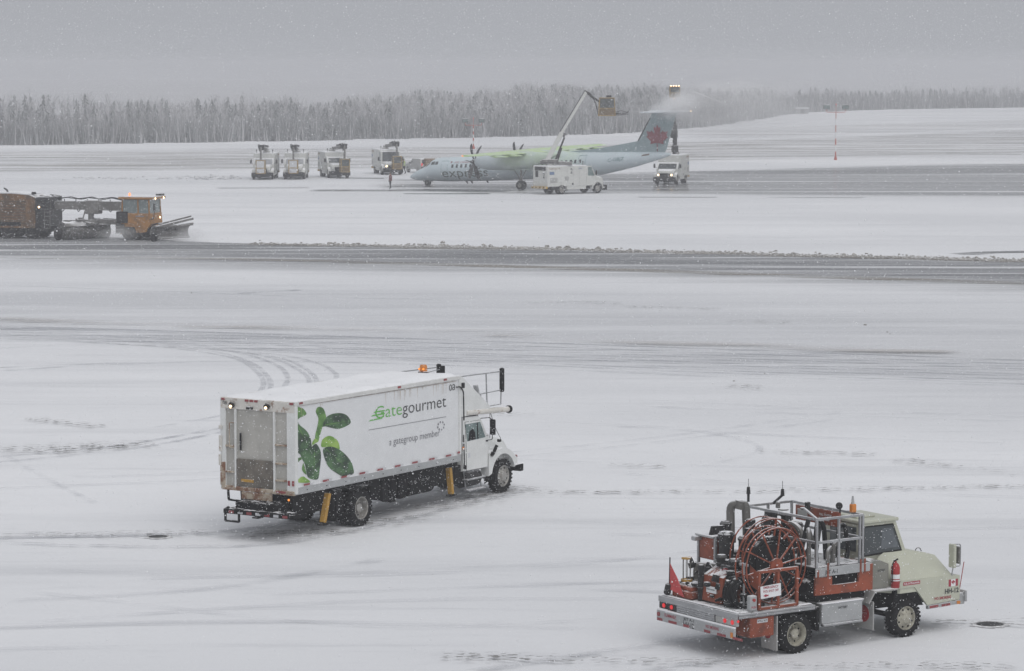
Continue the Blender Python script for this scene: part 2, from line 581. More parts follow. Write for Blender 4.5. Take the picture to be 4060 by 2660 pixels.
def strip_material(name, cols, base, lo, hi, edge=.25, stretch=.05, scale=1.0, rough=.8, spec=.15, rot=0.0, amt=1.0, thin=None, spec_speckle=0, asym=False):
    """A partly covered surface strip: shows where noise passes a threshold, snow below shows elsewhere."""
    m = bpy.data.materials.new(name)
    m.use_nodes = True
    nt = m.node_tree
    b = nt.nodes['Principled BSDF']
    out = nt.nodes['Material Output']
    uv = _n(nt, 'ShaderNodeUVMap').outputs[0]
    P = _n(nt, 'ShaderNodeNewGeometry').outputs['Position']
    sx = _n(nt, 'ShaderNodeSeparateXYZ')
    nt.links.new(uv, sx.inputs[0])
    v = sx.outputs[1]
    wob = _noise(nt, P, .35 * scale, 4, .6, (.25, 1, 1), (0, 0, rot))
    d = _math(nt, 'SUBTRACT', .5, _math(nt, 'ABSOLUTE', _math(nt, 'SUBTRACT', v, .5)))
    dd = _math(nt, 'ADD', d, _math(nt, 'MULTIPLY', _math(nt, 'SUBTRACT', wob, .5), edge * 1.1))
    e = _range(nt, dd, 0.0, edge)
    if asym:
        vv = _math(nt, 'ADD', v, _math(nt, 'MULTIPLY', _math(nt, 'SUBTRACT', wob, .5), .35))
        e = _math(nt, 'MULTIPLY', _range(nt, v, .0, .06), _range(nt, vv, .92, .22))
    ends = _range(nt, sx.outputs[0], 0.0, .06)
    ends2 = _range(nt, sx.outputs[0], 1.0, .94)
    e = _math(nt, 'MULTIPLY', e, _math(nt, 'MULTIPLY', ends, ends2))
    s1 = _noise(nt, P, scale, 6, .68, (stretch, 1, 1), (0, 0, rot))
    f = _math(nt, 'MULTIPLY', _range(nt, s1, lo, hi), e)
    if spec_speckle:
        s2 = _noise(nt, P, 9.0, 2, .5, (.45, 1, 1), (0, 0, rot))
        f = _math(nt, 'MULTIPLY', f, _range(nt, s2, spec_speckle, spec_speckle + .05))
    f = _math(nt, 'MULTIPLY', f, amt)
    c = _mixc(nt, _range(nt, _noise(nt, P, .6 * scale, 5, .6, (stretch * 2, 1, 1), (0, 0, rot)), .35, .65), cols[0], cols[1])
    nt.links.new(c, b.inputs['Base Color'])
    b.inputs['Roughness'].default_value = rough
    b.inputs['Specular IOR Level'].default_value = spec
    tr = _n(nt, 'ShaderNodeBsdfTransparent')
    mx = _n(nt, 'ShaderNodeMixShader')
    nt.links.new(f, mx.inputs[0])
    nt.links.new(tr.outputs[0], mx.inputs[1])
    nt.links.new(b.outputs[0], mx.inputs[2])
    nt.links.new(mx.outputs[0], out.inputs['Surface'])
    return m

def spline(pts, k=8):
    P = [Vector((p[0], p[1], 0)) for p in pts]
    if len(P) < 3:
        return [P[0].lerp(P[-1], i / k) for i in range(k + 1)]
    out = []
    Q = [P[0] * 2 - P[1]] + P + [P[-1] * 2 - P[-2]]
    for i in range(1, len(Q) - 2):
        a, b, c, d = Q[i - 1], Q[i], Q[i + 1], Q[i + 2]
        for j in range(k):
            t = j / k
            out.append(.5 * ((2 * b) + (c - a) * t + (2 * a - 5 * b + 4 * c - d) * t * t + (3 * b - a - 3 * c + d) * t ** 3))
    out.append(P[-1])
    return out

_strip_z = [0.004]
def uv_grid(name, rows, m, z):
    """rows: list of (left point, right point); UV u along 0..1, v across 0..1."""
    vs, fs, uvs = [], [], []
    n = len(rows)
    for i, (a, b) in enumerate(rows):
        vs += [(a[0], a[1], z), (b[0], b[1], z)]
    for i in range(n - 1):
        fs.append((2 * i, 2 * i + 1, 2 * i + 3, 2 * i + 2))
    me = bpy.data.meshes.new(name)
    me.from_pydata(vs, [], fs)
    ul = me.uv_layers.new(name='UVMap')
    for p in me.polygons:
        for li in p.loop_indices:
            vi = me.loops[li].vertex_index
            ul.data[li].uv = ((vi // 2) / (n - 1), vi % 2)
    if me.polygons[0].normal.z < 0:
        me.flip_normals()
    me.materials.append(m)
    o = bpy.data.objects.new(name, me)
    C.objects.link(o)
    return tag(o, kind='structure')

def ribbon(name, pts, w, m, k=8):
    S = spline(pts, k)
    rows = []
    for i, p in enumerate(S):
        t = (S[min(i + 1, len(S) - 1)] - S[max(i - 1, 0)]).normalized()
        nrm = Vector((-t.y, t.x, 0)) * w / 2
        rows.append((p + nrm, p - nrm))
    _strip_z[0] += .0009
    return uv_grid(name, rows, m, _strip_z[0])

def band(name, top, bot, m, z, k=10):
    T, B = spline(top, k), spline(bot, k)
    n = 40
    def res(S):
        d = [0]
        for i in range(1, len(S)):
            d.append(d[-1] + (S[i] - S[i - 1]).length)
        out = []
        for q in range(n + 1):
            s = d[-1] * q / n
            j = max(i for i in range(len(d)) if d[i] <= s + 1e-9)
            j = min(j, len(S) - 2)
            out.append(S[j].lerp(S[j + 1], (s - d[j]) / max(d[j + 1] - d[j], 1e-9)))
        return out
    return uv_grid(name, list(zip(res(T), res(B))), m, z)

LANE_ROT = R(18)
# wind-scoured grass field in front of the wood
m_field = strip_material('frozen_grass_field', ((.30, .285, .265), (.42, .41, .40)), None, .42, .66, .16, .09, .36, rot=R(8), amt=.85)
band('grass_field', [(-190, 418), (-76, 440), (-39, 456), (-6, 470), (30, 496), (80, 560), (150, 660), (260, 790)],
     [(-190, 322), (-60, 345), (-35, 352), (-15, 359), (17, 374), (29, 389), (70, 403), (240, 470)], m_field, .004)
m_field2 = strip_material('far_frozen_grass', ((.33, .32, .30), (.44, .43, .42)), None, .45, .66, .2, .03, .2, rot=R(25), amt=.7)
band('far_grass_field', [(20, 560), (75, 640), (150, 730), (320, 900)], [(30, 500), (80, 560), (150, 640), (330, 760)], m_field2, .008)
# de-icing pad: wet pavement with slush
m_pad = strip_material('wet_deicing_pavement', ((.115, .115, .118), (.23, .23, .235)), None, .34, .56, .14, .05, .16, rough=.16, spec=.5, rot=R(6), amt=.90)
band('deicing_pad', [(-17, 330), (-2, 338), (16, 354), (33, 368), (68, 390), (160, 436)],
     [(-15, 304), (-8, 297), (0.4, 291.5), (13, 291.5), (22, 286.7), (50, 282), (130, 276)], m_pad, .004)
m_wet = strip_material('wet_dark_pavement', ((.075, .078, .085), (.12, .122, .13)), None, .40, .60, .22, .04, .30, rough=.2, spec=.5, rot=R(10), amt=.85)
band('wet_strip', [(18, 357), (37, 362), (65, 374), (150, 405)], [(17, 338), (40, 341), (60, 347), (140, 372)], m_wet, .008)
for nm, pts, w in (('puddle', [(-31, 307), (-24, 307.5), (-21, 308)], 5), ('puddle', [(-21, 301), (-8, 300.5), (0, 299)], 6), ('puddle', [(-14, 310), (-4, 309), (6, 308)], 7),
                   ('puddle', [(-20, 334), (-14, 333)], 4), ('puddle', [(8, 318), (14, 318), (22, 317)], 9), ('puddle', [(-11, 293.5), (-2, 293.5)], 3.5), ('puddle', [(12, 286), (20, 285.5)], 3), ('puddle', [(25, 287), (34, 284)], 5), ('puddle', [(6, 330), (14, 331), (22, 331)], 7)):
    ribbon(nm, pts, w, m_wet)
# swept lane of the plough
m_lane = strip_material('swept_slush_lane', ((.16, .165, .175), (.29, .295, .31)), None, .30, .58, .22, .06, .45, rough=.55, spec=.3, rot=-R(18), amt=.93, asym=True)
band('swept_lane', [(-60, 228), (-37, 223), (-27, 218.5), (-20, 212.6), (0.3, 205.6), (33.5, 193), (70, 178)], [(-50, 184), (-31, 180), (0.3, 172), (28, 158), (60, 142)], m_lane, .004)
m_lane2 = strip_material('brown_slush_ridge', ((.22, .20, .17), (.36, .34, .31)), None, .40, .60, .3, .05, .6, rot=-R(18), amt=.75)
ribbon('slush_ridge', [(-34, 195), (-21, 195), (.3, 187), (30, 172.5), (45, 165)], 3.2, m_lane2)
ribbon('slush_ridge', [(-21, 211.0), (0.3, 204.2), (18, 198), (33.5, 192), (50, 185)], 3.2, m_lane2)
m_dark = strip_material('bare_wet_asphalt', ((.035, .035, .038), (.08, .08, .085)), None, .36, .52, .3, .12, .7, rough=.35, spec=.4, rot=-R(18), amt=.95)
ribbon('bare_patch', [(30, 199), (33.4, 201.4), (40, 203)], 2.6, m_dark)

m_thin = strip_material('thin_snow_over_asphalt', ((.50, .51, .535), (.60, .61, .635)), None, .22, .62, .45, .12, .12, rot=-R(18), amt=.30)
band('thin_snow_apron', [(-70, 198), (-31, 186), (0.3, 178), (28, 164), (70, 142)], [(-60, 130), (-22, 118), (0, 108), (20, 98), (60, 80)], m_thin, .0045)
# tyre tracks
m_trk = [strip_material('tyre_track_%s' % s, ((.36, .375, .41), (.47, .485, .52)), None, lo, lo + .26, .28, .05, 1.1, rot=r, amt=a)
         for s, lo, r, a in (('faint', .40, -R(20), .26), ('clear', .38, -R(20), .56), ('broad', .38, -R(20), .20))]
m_fresh = strip_material('fresh_tyre_track', ((.38, .39, .415), (.50, .51, .535)), None, .34, .68, .34, .5, 2.6, amt=.50)
m_arc = strip_material('curved_tyre_track', ((.40, .41, .44), (.48, .49, .52)), None, .28, .66, .25, 1.0, 1.2, amt=.38)
m_spk = strip_material('broken_slush_specks', ((.07, .066, .062), (.18, .17, .16)), None, .36, .54, .45, .15, .8, rot=-R(12), amt=.78, spec_speckle=.56)
top = [(-25.1, 144.3), (0, 136.1), (22.25, 127.6)]
bot = [(-24.2, 139.2), (0, 124.7), (20.4, 116.7)]
ribbon('tyre_track', [((a[0] + b[0]) / 2, (a[1] + b[1]) / 2) for a, b in zip([(-50, 151)] + top + [(45, 118)], [(-50, 148)] + bot + [(45, 105)])], 9.5, m_trk[2])
for f, w, mi in ((.02, .8, 1), (.10, .5, 0), (.17, .6, 1), (.26, .9, 0), (.36, .45, 1), (.44, .7, 0), (.55, .45, 1), (.63, .35, 1), (.74, .6, 0), (.82, .4, 1), (.90, .5, 1), (.98, .6, 0)):
    p = [(a[0] * (1 - f) + b[0] * f, a[1] * (1 - f) + b[1] * f) for a, b in zip([(-50, 150)] + top + [(45, 117)], [(-50, 150)] + bot + [(45, 107)])]
    ribbon('tyre_track', p, w, m_trk[mi])
for pts in ([(-30, 140.5), (-24.1, 138.6), (-17.5, 134.6), (-14.3, 131.7), (-12.0, 127.9), (-10.8, 123.3), (-10.1, 119.1), (-9.9, 115.9), (-9.9, 110)],
            [(-30, 139.2), (-23.9, 137.5), (-16.5, 134.0), (-13.3, 131.2), (-11.4, 126.9), (-10.2, 121.6), (-9.6, 116.7), (-9.5, 111)],
            [(-20.7, 135.7), (-14.4, 133.3), (-11.7, 129.8), (-10.0, 125.1), (-9.25, 120.8), (-9.06, 117.1), (-9.0, 111)],
            [(-18.6, 134.8), (-13.4, 132.3), (-10.7, 128.8), (-8.95, 123.3), (-8.15, 118.3), (-8.0, 112)],
            [(-12.8, 131.7), (-10.1, 128.3), (-8.6, 123.3), (-7.9, 118.7), (-7.7, 113)],
            [(-14.4, 132.75), (-10.3, 129.8), (-8.3, 126.0), (-7.45, 122.5), (-7.2, 120.3), (-7.1, 114)]):
    ribbon('tyre_track', pts, .30, m_arc)
for pts, w, mi in (([(-26, 121.8), (-21.7, 124.2), (-17.4, 126), (-12.8, 126.9), (-7.2, 126.5), (0, 124.2), (12, 119)], .35, 1), ([(-21.4, 122.9), (-18.1, 125.1), (-13.7, 126.7)], .3, 1), ([(-26, 131), (-23.1, 132.7), (-20.9, 134)], .4, 0),
                   ([(-29.7, 170.9), (-17.9, 165.5), (-11.6, 162.5), (-3.3, 160.2)], .7, 0), ([(-15.4, 164.8), (-12, 167.4)], .8, 1),
                   ([(-20, 94), (-16.8, 95.8), (-13.6, 98.2), (-10.2, 103.5), (-8.0, 108)], .30, 1), ([(-20, 92.4), (-16.5, 94.5), (-12.8, 97.7), (-10.1, 102.3), (-8.4, 106)], .30, 1), ([(-12.75, 103.3), (-10.7, 107), (-9.6, 110)], .3, 0),
                   ([(-17, 78.6), (-13.9, 79.1), (-9.85, 79.6), (-7.5, 80.6), (-3.6, 83.9), (.7, 89.1)], .32, 1), ([(-16, 76.2), (-13.4, 76.5), (-9, 77.1), (-5.7, 78.4)], .34, 0),
                   ([(-9.5, 72.6), (-3.2, 73.8), (3.5, 75.8)], .34, 0), ([(-6.1, 70.5), (.1, 71.7), (5.5, 72.9)], .34, 0), ([(-12.2, 69.6), (-7.3, 71.4), (-3.2, 75.8)], .6, 0),
                   ([(0.1, 71.7), (6, 70.6), (12, 72)], .4, 0), ([(3.4, 104), (10, 101), (17, 99)], .4, 0), ([(5, 110), (12, 107), (19, 105)], .4, 0), ([(-13, 66), (-6, 67), (2, 66.2)], .5, 0),
                   ([(5, 112), (12, 109), (20, 106)], .3, 0), ([(-17, 88), (-8, 91), (2, 97), (14, 108)], .3, 0), ([(-16, 90), (-7, 93), (3, 99), (14, 110)], .3, 0), ([(-3, 96), (6, 93.5), (17, 93)], .3, 0),
                   ([(-12, 85), (-15, 92), (-19, 102)], .3, 0), ([(2, 80), (8, 78.5), (15, 79)], .3, 0), ([(1, 82), (8, 80.5), (16, 81)], .3, 0), ([(-11, 67), (-4, 69.5), (3, 70)], .3, 0), ([(-12, 74), (-6, 73), (1, 74.5), (8, 79)], .3, 0),
                   ([(1, 105), (6, 103), (8.3, 98), (6, 93)], .32, 0), ([(-13, 63.5), (-5, 64.5), (4, 63.8)], .4, 0), ([(3, 92), (10, 88), (18, 86)], .3, 0), ([(4, 68), (-3, 66.4), (-12, 71)], .3, 0)):
    ribbon('tyre_track', pts, w, m_trk[mi])
for pts, w in (([(-14, 78.2), (-9.8, 77.6), (-6.6, 78.0), (-4.2, 80.6), (-.6, 86.4), (.9, 88.9)], .46), ([(-14, 80.0), (-10.4, 79.6), (-8.0, 80.0), (-6.2, 82.0), (-2.6, 87.8), (-1.2, 90.2)], .46),
                ([(6.1, 63.7), (4.4, 62.6), (1.5, 60.4), (-3, 57)], .5), ([(4.9, 65.5), (3.2, 64.3), (.4, 62.3), (-4, 59)], .5), ([(8.8, 65.4), (6.1, 63.7)], .35)):
    ribbon('tyre_track', pts, w, m_fresh)
for pts, w in (([(-8, 79.2), (-4.4, 80.8), (-1.2, 86), (.7, 89)], 2.2), ([(.1, 87.5), (6.6, 87.8), (15.6, 88.9), (22, 90)], 1.3), ([(12.3, 95), (16, 91.2), (19, 88)], 1.6), ([(-1.8, 63), (3.8, 62.3), (10.9, 61.8)], 1.2),
               ([(.2, 158.8), (6, 157.9)], 2.2), ([(5.9, 155.6), (11, 154)], 1.5), ([(10.7, 146.7), (13.9, 146)], 2.6), ([(-17, 97), (-12, 99)], 3.5), ([(-16, 79), (-8, 79.8)], 1.6), ([(8.5, 117), (10, 116)], 2.0), ([(-17.6, 106), (-14.4, 103.5)], 1.4), ([(9.5, 66.6), (12.5, 66.8)], 1.3), ([(-15.5, 96.3), (-12.8, 98.6)], 2.2), ([(8, 97), (12, 96)], 1.4), ([(-3, 108), (1, 107)], 1.2), ([(3, 93.5), (5, 93.2)], 1.0)):
    ribbon('slush_specks', pts, w, m_spk)
m_tan = strip_material('thin_tan_slush', ((.42, .40, .385), (.52, .505, .495)), None, .44, .62, .4, .12, .35, rot=-R(18), amt=.75)
for pts, w in (([(-27, 148), (-12, 143), (2, 140)], 3.2), ([(-2, 138.5), (10, 134), (20, 130)], 3.0)):
    ribbon('slush_ridge', pts, w, m_tan)

# plough windrow: lumps of grey slush
def lumps(name, centres, sizes, m):
    base = [(1, 0, 0), (-1, 0, 0), (0, 1, 0), (0, -1, 0), (0, 0, 1), (.7, .7, .5), (-.7, .7, .4), (-.7, -.7, .5), (.7, -.7, .45)]
    bm = bmesh.new()
    bmesh.ops.create_icosphere(bm, subdivisions=1, radius=1)
    bv = np.array([v.co[:] for v in bm.verts])
    bf = np.array([[v.index for v in f.verts] for f in bm.faces])
    bm.free()
    n = len(centres)
    V = (bv[None] * (1 + rng.uniform(-.28, .28, (n, len(bv), 3)))) * np.asarray(sizes)[:, None, None] * np.array([1.25, 1, .75])
    V = V + np.asarray(centres)[:, None, :]
    F = bf[None] + (np.arange(n) * len(bv))[:, None, None]
    me = bpy.data.meshes.new(name)
    me.from_pydata(V.reshape(-1, 3).tolist(), [], F.reshape(-1, 3).tolist())
    me.materials.append(m)
    o = bpy.data.objects.new(name, me)
    C.objects.link(o)
    return o
cs, ss = [], []
W_ = spline([(-20.5, 211.6), (-8.8, 208.4), (.3, 205.8), (17.7, 198.9), (33.5, 192.7), (48, 187)], 40)
for i in range(11000):
    u = random.uniform(.03, 1)
    dens = (.22 + .78 * min(1, u * 2.0)) * (.78 + .12 * math.sin(u * 61) + .10 * math.sin(u * 170))
    if random.random() > dens:
        continue
    p = W_[min(int(u * (len(W_) - 1)), len(W_) - 2)].lerp(W_[min(int(u * (len(W_) - 1)) + 1, len(W_) - 1)], random.random())
    off = random.gauss(.25 * math.sin(u * 47), .65)
    s = min(abs(random.gauss(0, .032)) + .024, .10)
    if random.random() < .03:
        s *= 1.7
        off = abs(random.gauss(1.6, 1.0))
    cs.append((p.x + random.uniform(-.3, .3), p.y + off, s * .35))
    ss.append(s)
for (x, y, s) in ((-18, 165.3, .13), (-29.6, 155, .12), (-28.5, 150, .16), (17.4, 144.8, .17), (18.0, 141, .10), (18.0, 140, .08), (21.4, 146, .05), (-2.0, 73.5, .03), (10.5, 122, .08), (-3.0, 71.6, .03), (9.0, 119, .12), (-6, 146, .06)):
    s *= .38
    cs.append((x, y, s * .4))
    ss.append(s)
o = lumps('slush_windrow', cs, ss, mat('dirty_slush_lump', (.27, .255, .235), .9, var=.35, vscale=.9, snow=.35))
tag(o, 'ridge of grey slush lumps thrown up along the swept lane', 'slush', kind='stuff')
# small snow heap by the parked trucks
cs, ss = [], []
for i in range(90):
    cs.append((-33 + random.gauss(0, 1.1), 331 + random.gauss(0, 1.0), abs(random.gauss(0, .12)) + .03))
    ss.append(random.uniform(.10, .26))
for i in range(110):
    cs.append((-45 + random.uniform(-5, 14), 333 + random.gauss(0, 2), .05))
    ss.append(random.uniform(.07, .2))
o = lumps('snow_heap', cs, ss, mat('heaped_snow', (.62, .625, .64), .95, var=.12, vscale=.8))
tag(o, 'low heap of loose snow left of the parked de-icing trucks', 'snow', kind='stuff')

# two open drains in the apron
for (x, y, r, lb) in ((-9.61, 79.33, .25, 'dark round drain cover in the snow left of the catering truck'), (10.95, 66.75, .30, 'dark round drain cover in the snow right of the fuelling truck')):
    d = thing('drain_cover', lb, 'drain', (x, y, 0), .3, 'apron drains')
    rim_ = MB().lathe([(r * 1.3, .012), (r * 1.12, .030), (r, .034), (r * .97, .02)], (0, 0, 0), (0, 0, 1), 26)
    rim_.v = [(p[0] * (1 + .16 * math.sin(i // 4 * 1.7) * (i % 4 < 2)) * 1.15, p[1] * (1 + .16 * math.sin(i // 4 * 2.3) * (i % 4 < 2)), p[2]) for i, p in enumerate(rim_.v)]
    rim_.build('rim', mat('melted_slush_rim', (.60, .60, .61), .9, var=.3, vscale=6), d)
    MB().lathe([(r, .02), (r * .5, .021), (0.001, .021)], (0, 0, 0), (0, 0, 1), 26).build('grate_plate', mat('wet_iron', (.03, .03, .032), .4, var=.3, vscale=8), d)
    b = MB()
    for k in range(-4, 5):
        h = math.sqrt(max(r * r * .9 - (k * r / 5) ** 2, 0))
        b.box(k * r / 5 - .018, k * r / 5 + .018, -h, h, .022, .032)
    b.build('grate_bar', mat('wet_iron_bar', (.05, .05, .052), .45, var=.3, vscale=8), d)

# far wood: bare and evergreen trees in one hazy mass
def build_wood():
    edge = spline([(-260, 395), (-140, 438), (-81, 468), (-20, 509), (24, 560), (52, 670), (82, 800), (150, 880), (300, 960), (520, 1060)], 30)
    vs, fs, mi = [], [], []
    def tri(a, b, c, m):
        k = len(vs)
        vs.extend((a, b, c))
        fs.append((k, k + 1, k + 2))
        mi.append(m)
    L = [0]
    for i in range(1, len(edge)):
        L.append(L[-1] + (edge[i] - edge[i - 1]).length)
    def at(s):
        j = int(np.searchsorted(L, s)) - 1
        j = min(max(j, 0), len(edge) - 2)
        t = (s - L[j]) / (L[j + 1] - L[j])
        p = edge[j].lerp(edge[j + 1], t)
        tg = (edge[j + 1] - edge[j]).normalized()
        return p, Vector((-tg.y, tg.x, 0))
    def branch(p, q, wd, m):
        dx, dy = q[0] - p[0], q[1] - p[1]
        k_ = math.hypot(dx, dy) + 1e-6
        sx_, sy_ = -dy / k_ * wd, dx / k_ * wd
        tri((p[0] - sx_, p[1] - sy_, p[2]), (p[0] + sx_, p[1] + sy_, p[2]), q, m)
    n = 8000
    for q in range(n):
        p, nr = at(random.random() ** 1.05 * L[-1])
        dep = random.random() ** 1.35 * 80
        if p.x > 30 and random.random() > math.exp(-(p.x - 30) / 500):
            continue
        p = p + nr * dep
        x, y = p.x, p.y
        hmax = (.92 if x < 10 else max(.72, .92 - (x - 10) * .004)) * (7.6 + .8 * math.sin(x * .045) + .7 * math.sin(x * .013 + 1) + .5 * math.sin(x * .21) + .35 * math.sin(x * .55))
        h = hmax * random.uniform(.70, 1.05) * (.60 + .40 * min(1, dep / 18))
        rr = .035 + h * .006
        for a in (0, 2.1, 4.2):                              # trunk
            c1, s1, c2, s2 = math.cos(a), math.sin(a), math.cos(a + 2.1), math.sin(a + 2.1)
            tri((x + rr * c1, y + rr * s1, -.2), (x + rr * c2, y + rr * s2, -.2), (x, y, h * .97), 0)
        if random.random() < .22:                             # spruce: drooping sprays
            nl = 11
            for l in range(nl):
                z = h * (.10 + .88 * l / nl)
                R_ = (1 - l / nl) ** .8 * h * .16 + .22
                a0 = random.uniform(0, 6.28)
                for w_ in range(4):
                    a = a0 + w_ * 1.57 + random.uniform(-.4, .4)
                    R2 = R_ * random.uniform(.6, 1.2)
                    ca, sa = math.cos(a), math.sin(a)
                    wd = R2 * .40
                    tri((x, y, z + .45), (x + ca * R2 - sa * wd, y + sa * R2 + ca * wd, z - .35), (x + ca * R2 + sa * wd, y + sa * R2 - ca * wd, z - .25), 1)
        else:                                                 # bare: fans of thin upright branches and twigs
            for l in range(19):
                z0 = h * random.uniform(.18, .80)
                a = random.uniform(0, 6.28)
                ln = h * random.uniform(.16, .34)
                lean = random.uniform(.35, .9)
                e = (x + math.cos(a) * ln * lean, y + math.sin(a) * ln * lean, min(z0 + ln, h * random.uniform(.94, 1.04)))
                branch((x, y, z0), e, .025 + .03 * random.random(), 0)
                for f in range(4):
                    m0 = random.uniform(.3, .95)
                    bp_ = (x + (e[0] - x) * m0, y + (e[1] - y) * m0, z0 + (e[2] - z0) * m0)
                    a2 = a + random.uniform(-1.3, 1.3)
                    l2 = ln * random.uniform(.3, .6)
                    branch(bp_, (bp_[0] + math.cos(a2) * l2 * .7, bp_[1] + math.sin(a2) * l2 * .7, bp_[2] + l2 * .7), .026, 0)
        if dep < 22:                                          # undergrowth
            for l in range(46):
                a = random.uniform(0, 6.28)
                u = random.uniform(1.0, 4.8)
                bx, by = x + random.uniform(-2.2, 2.2), y + random.uniform(-1.5, 1.5)
                branch((bx, by, -.1), (bx + math.cos(a) * .8, by + math.sin(a) * .8, u), random.uniform(.05, .13), 1 if l % 3 else 0)
    me = bpy.data.meshes.new('wood')
    me.from_pydata(vs, [], fs)
    me.materials.append(mat('bare_branches', (.47, .465, .475), .9, var=.10, vscale=.05))
    me.materials.append(mat('snow_dusted_spruce', (.22, .23, .235), .9, var=.2, vscale=.08, snow=.2))
    me.polygons.foreach_set('material_index', mi)
    o = bpy.data.objects.new('wood', me)
    C.objects.link(o)
    tag(o, 'hazy grey wood of bare and evergreen trees behind the airfield', 'wood', kind='stuff')
build_wood()
m_skytone = strip_material('sky_matched_grey', ((.46, .46, .475), (.50, .50, .515)), None, .05, .2, .02, .2, .02, amt=1.0)  # added sheet beyond the wood, its grey painted to match the hazy sky
band('sky_toned_ground', [(-1500, 2550), (0, 2560), (1500, 2550)], [(-1500, 300), (-265, 425), (-140, 462), (-81, 492), (-20, 533), (14, 590), (45, 690), (70, 800), (150, 880), (300, 960), (1500, 1300)], m_skytone, .010)

# striped floodlight masts
def mast(loc, H, lb, wd):
    t = thing('floodlight_mast', lb, 'light mast', loc, 0, 'striped floodlight masts')
    n = 7
    for k in range(n):
        z0, z1 = .25 + (H - .25) * k / n, .25 + (H - .25) * (k + 1) / n
        r0 = wd * (1.35 - .6 * k / n)
        MB().cyl((0, 0, z0), (0, 0, z1), r0, r0 * .93, n=12).build('pole_section', M_mastred if k % 2 == 0 else M_mastwhite, t)
    MB().lathe([(wd * 3.0, 0), (wd * 2.8, .1), (wd * 1.5, .5), (wd * 1.4, .52)], (0, 0, 0), (0, 0, 1), 12).build('base_cone', M_mastred, t)
    b = MB()
    b.tube(bend([(-1.25, 0, H + .45), (-1.25, 0, H), (1.25, 0, H), (1.25, 0, H + .45)], .15), .04, 8)
    b.cyl((0, 0, H), (0, 0, H + 1.0), .03, n=8)
    b.build('cross_arm', M_mastred, t)
    for x in (-1.25, 1.25):
        f = MB().obox((x, 0, H + .70), (.85, .30, .55), (R(12), 0, 0), .03).build('floodlight', M_darksteel, t)
        MB().obox((x, -.16, H + .68), (.74, .02, .44), (R(12), 0, 0)).build('lamp_glass', M_glassgreen, f)
    MB().lathe([(0, .14), (.05, .12), (.07, .04), (.06, 0)], (0, 0, H + 1.0), (0, 0, 1), 10).build('warning_light', M_redlit, t)
M_mastred = mat('mast_red_paint', (.42, .075, .05), .6, var=.12)
M_mastwhite = mat('mast_white_paint', (.70, .70, .70), .6, var=.06)
mast((43.5, 397.3, 0), 6.4, 'red and white striped floodlight mast standing in the snowy field right of the aircraft', .075)
mast((-5.87, 449.6, 0), 3.6, 'red and white striped floodlight mast by the wood above the aircraft nose', .085)
MB_sh = thing('field_hut', 'small grey flat hut far off on the snow left of the right mast', 'hut', (75.5, 772, 0), .1)
MB().box(-1.7, 1.7, -1.2, 1.2, 0, 1.35, .05).build('wall', mat('hut_grey_wall', (.30, .30, .30), .8, var=.1), MB_sh)
MB().box(-1.9, 1.9, -1.4, 1.4, 1.35, 1.55, .04).build('roof', M_snow, MB_sh)
MB().box(-.4, .4, -1.23, -1.19, 0, 1.1).build('door', M_darksteel, MB_sh)
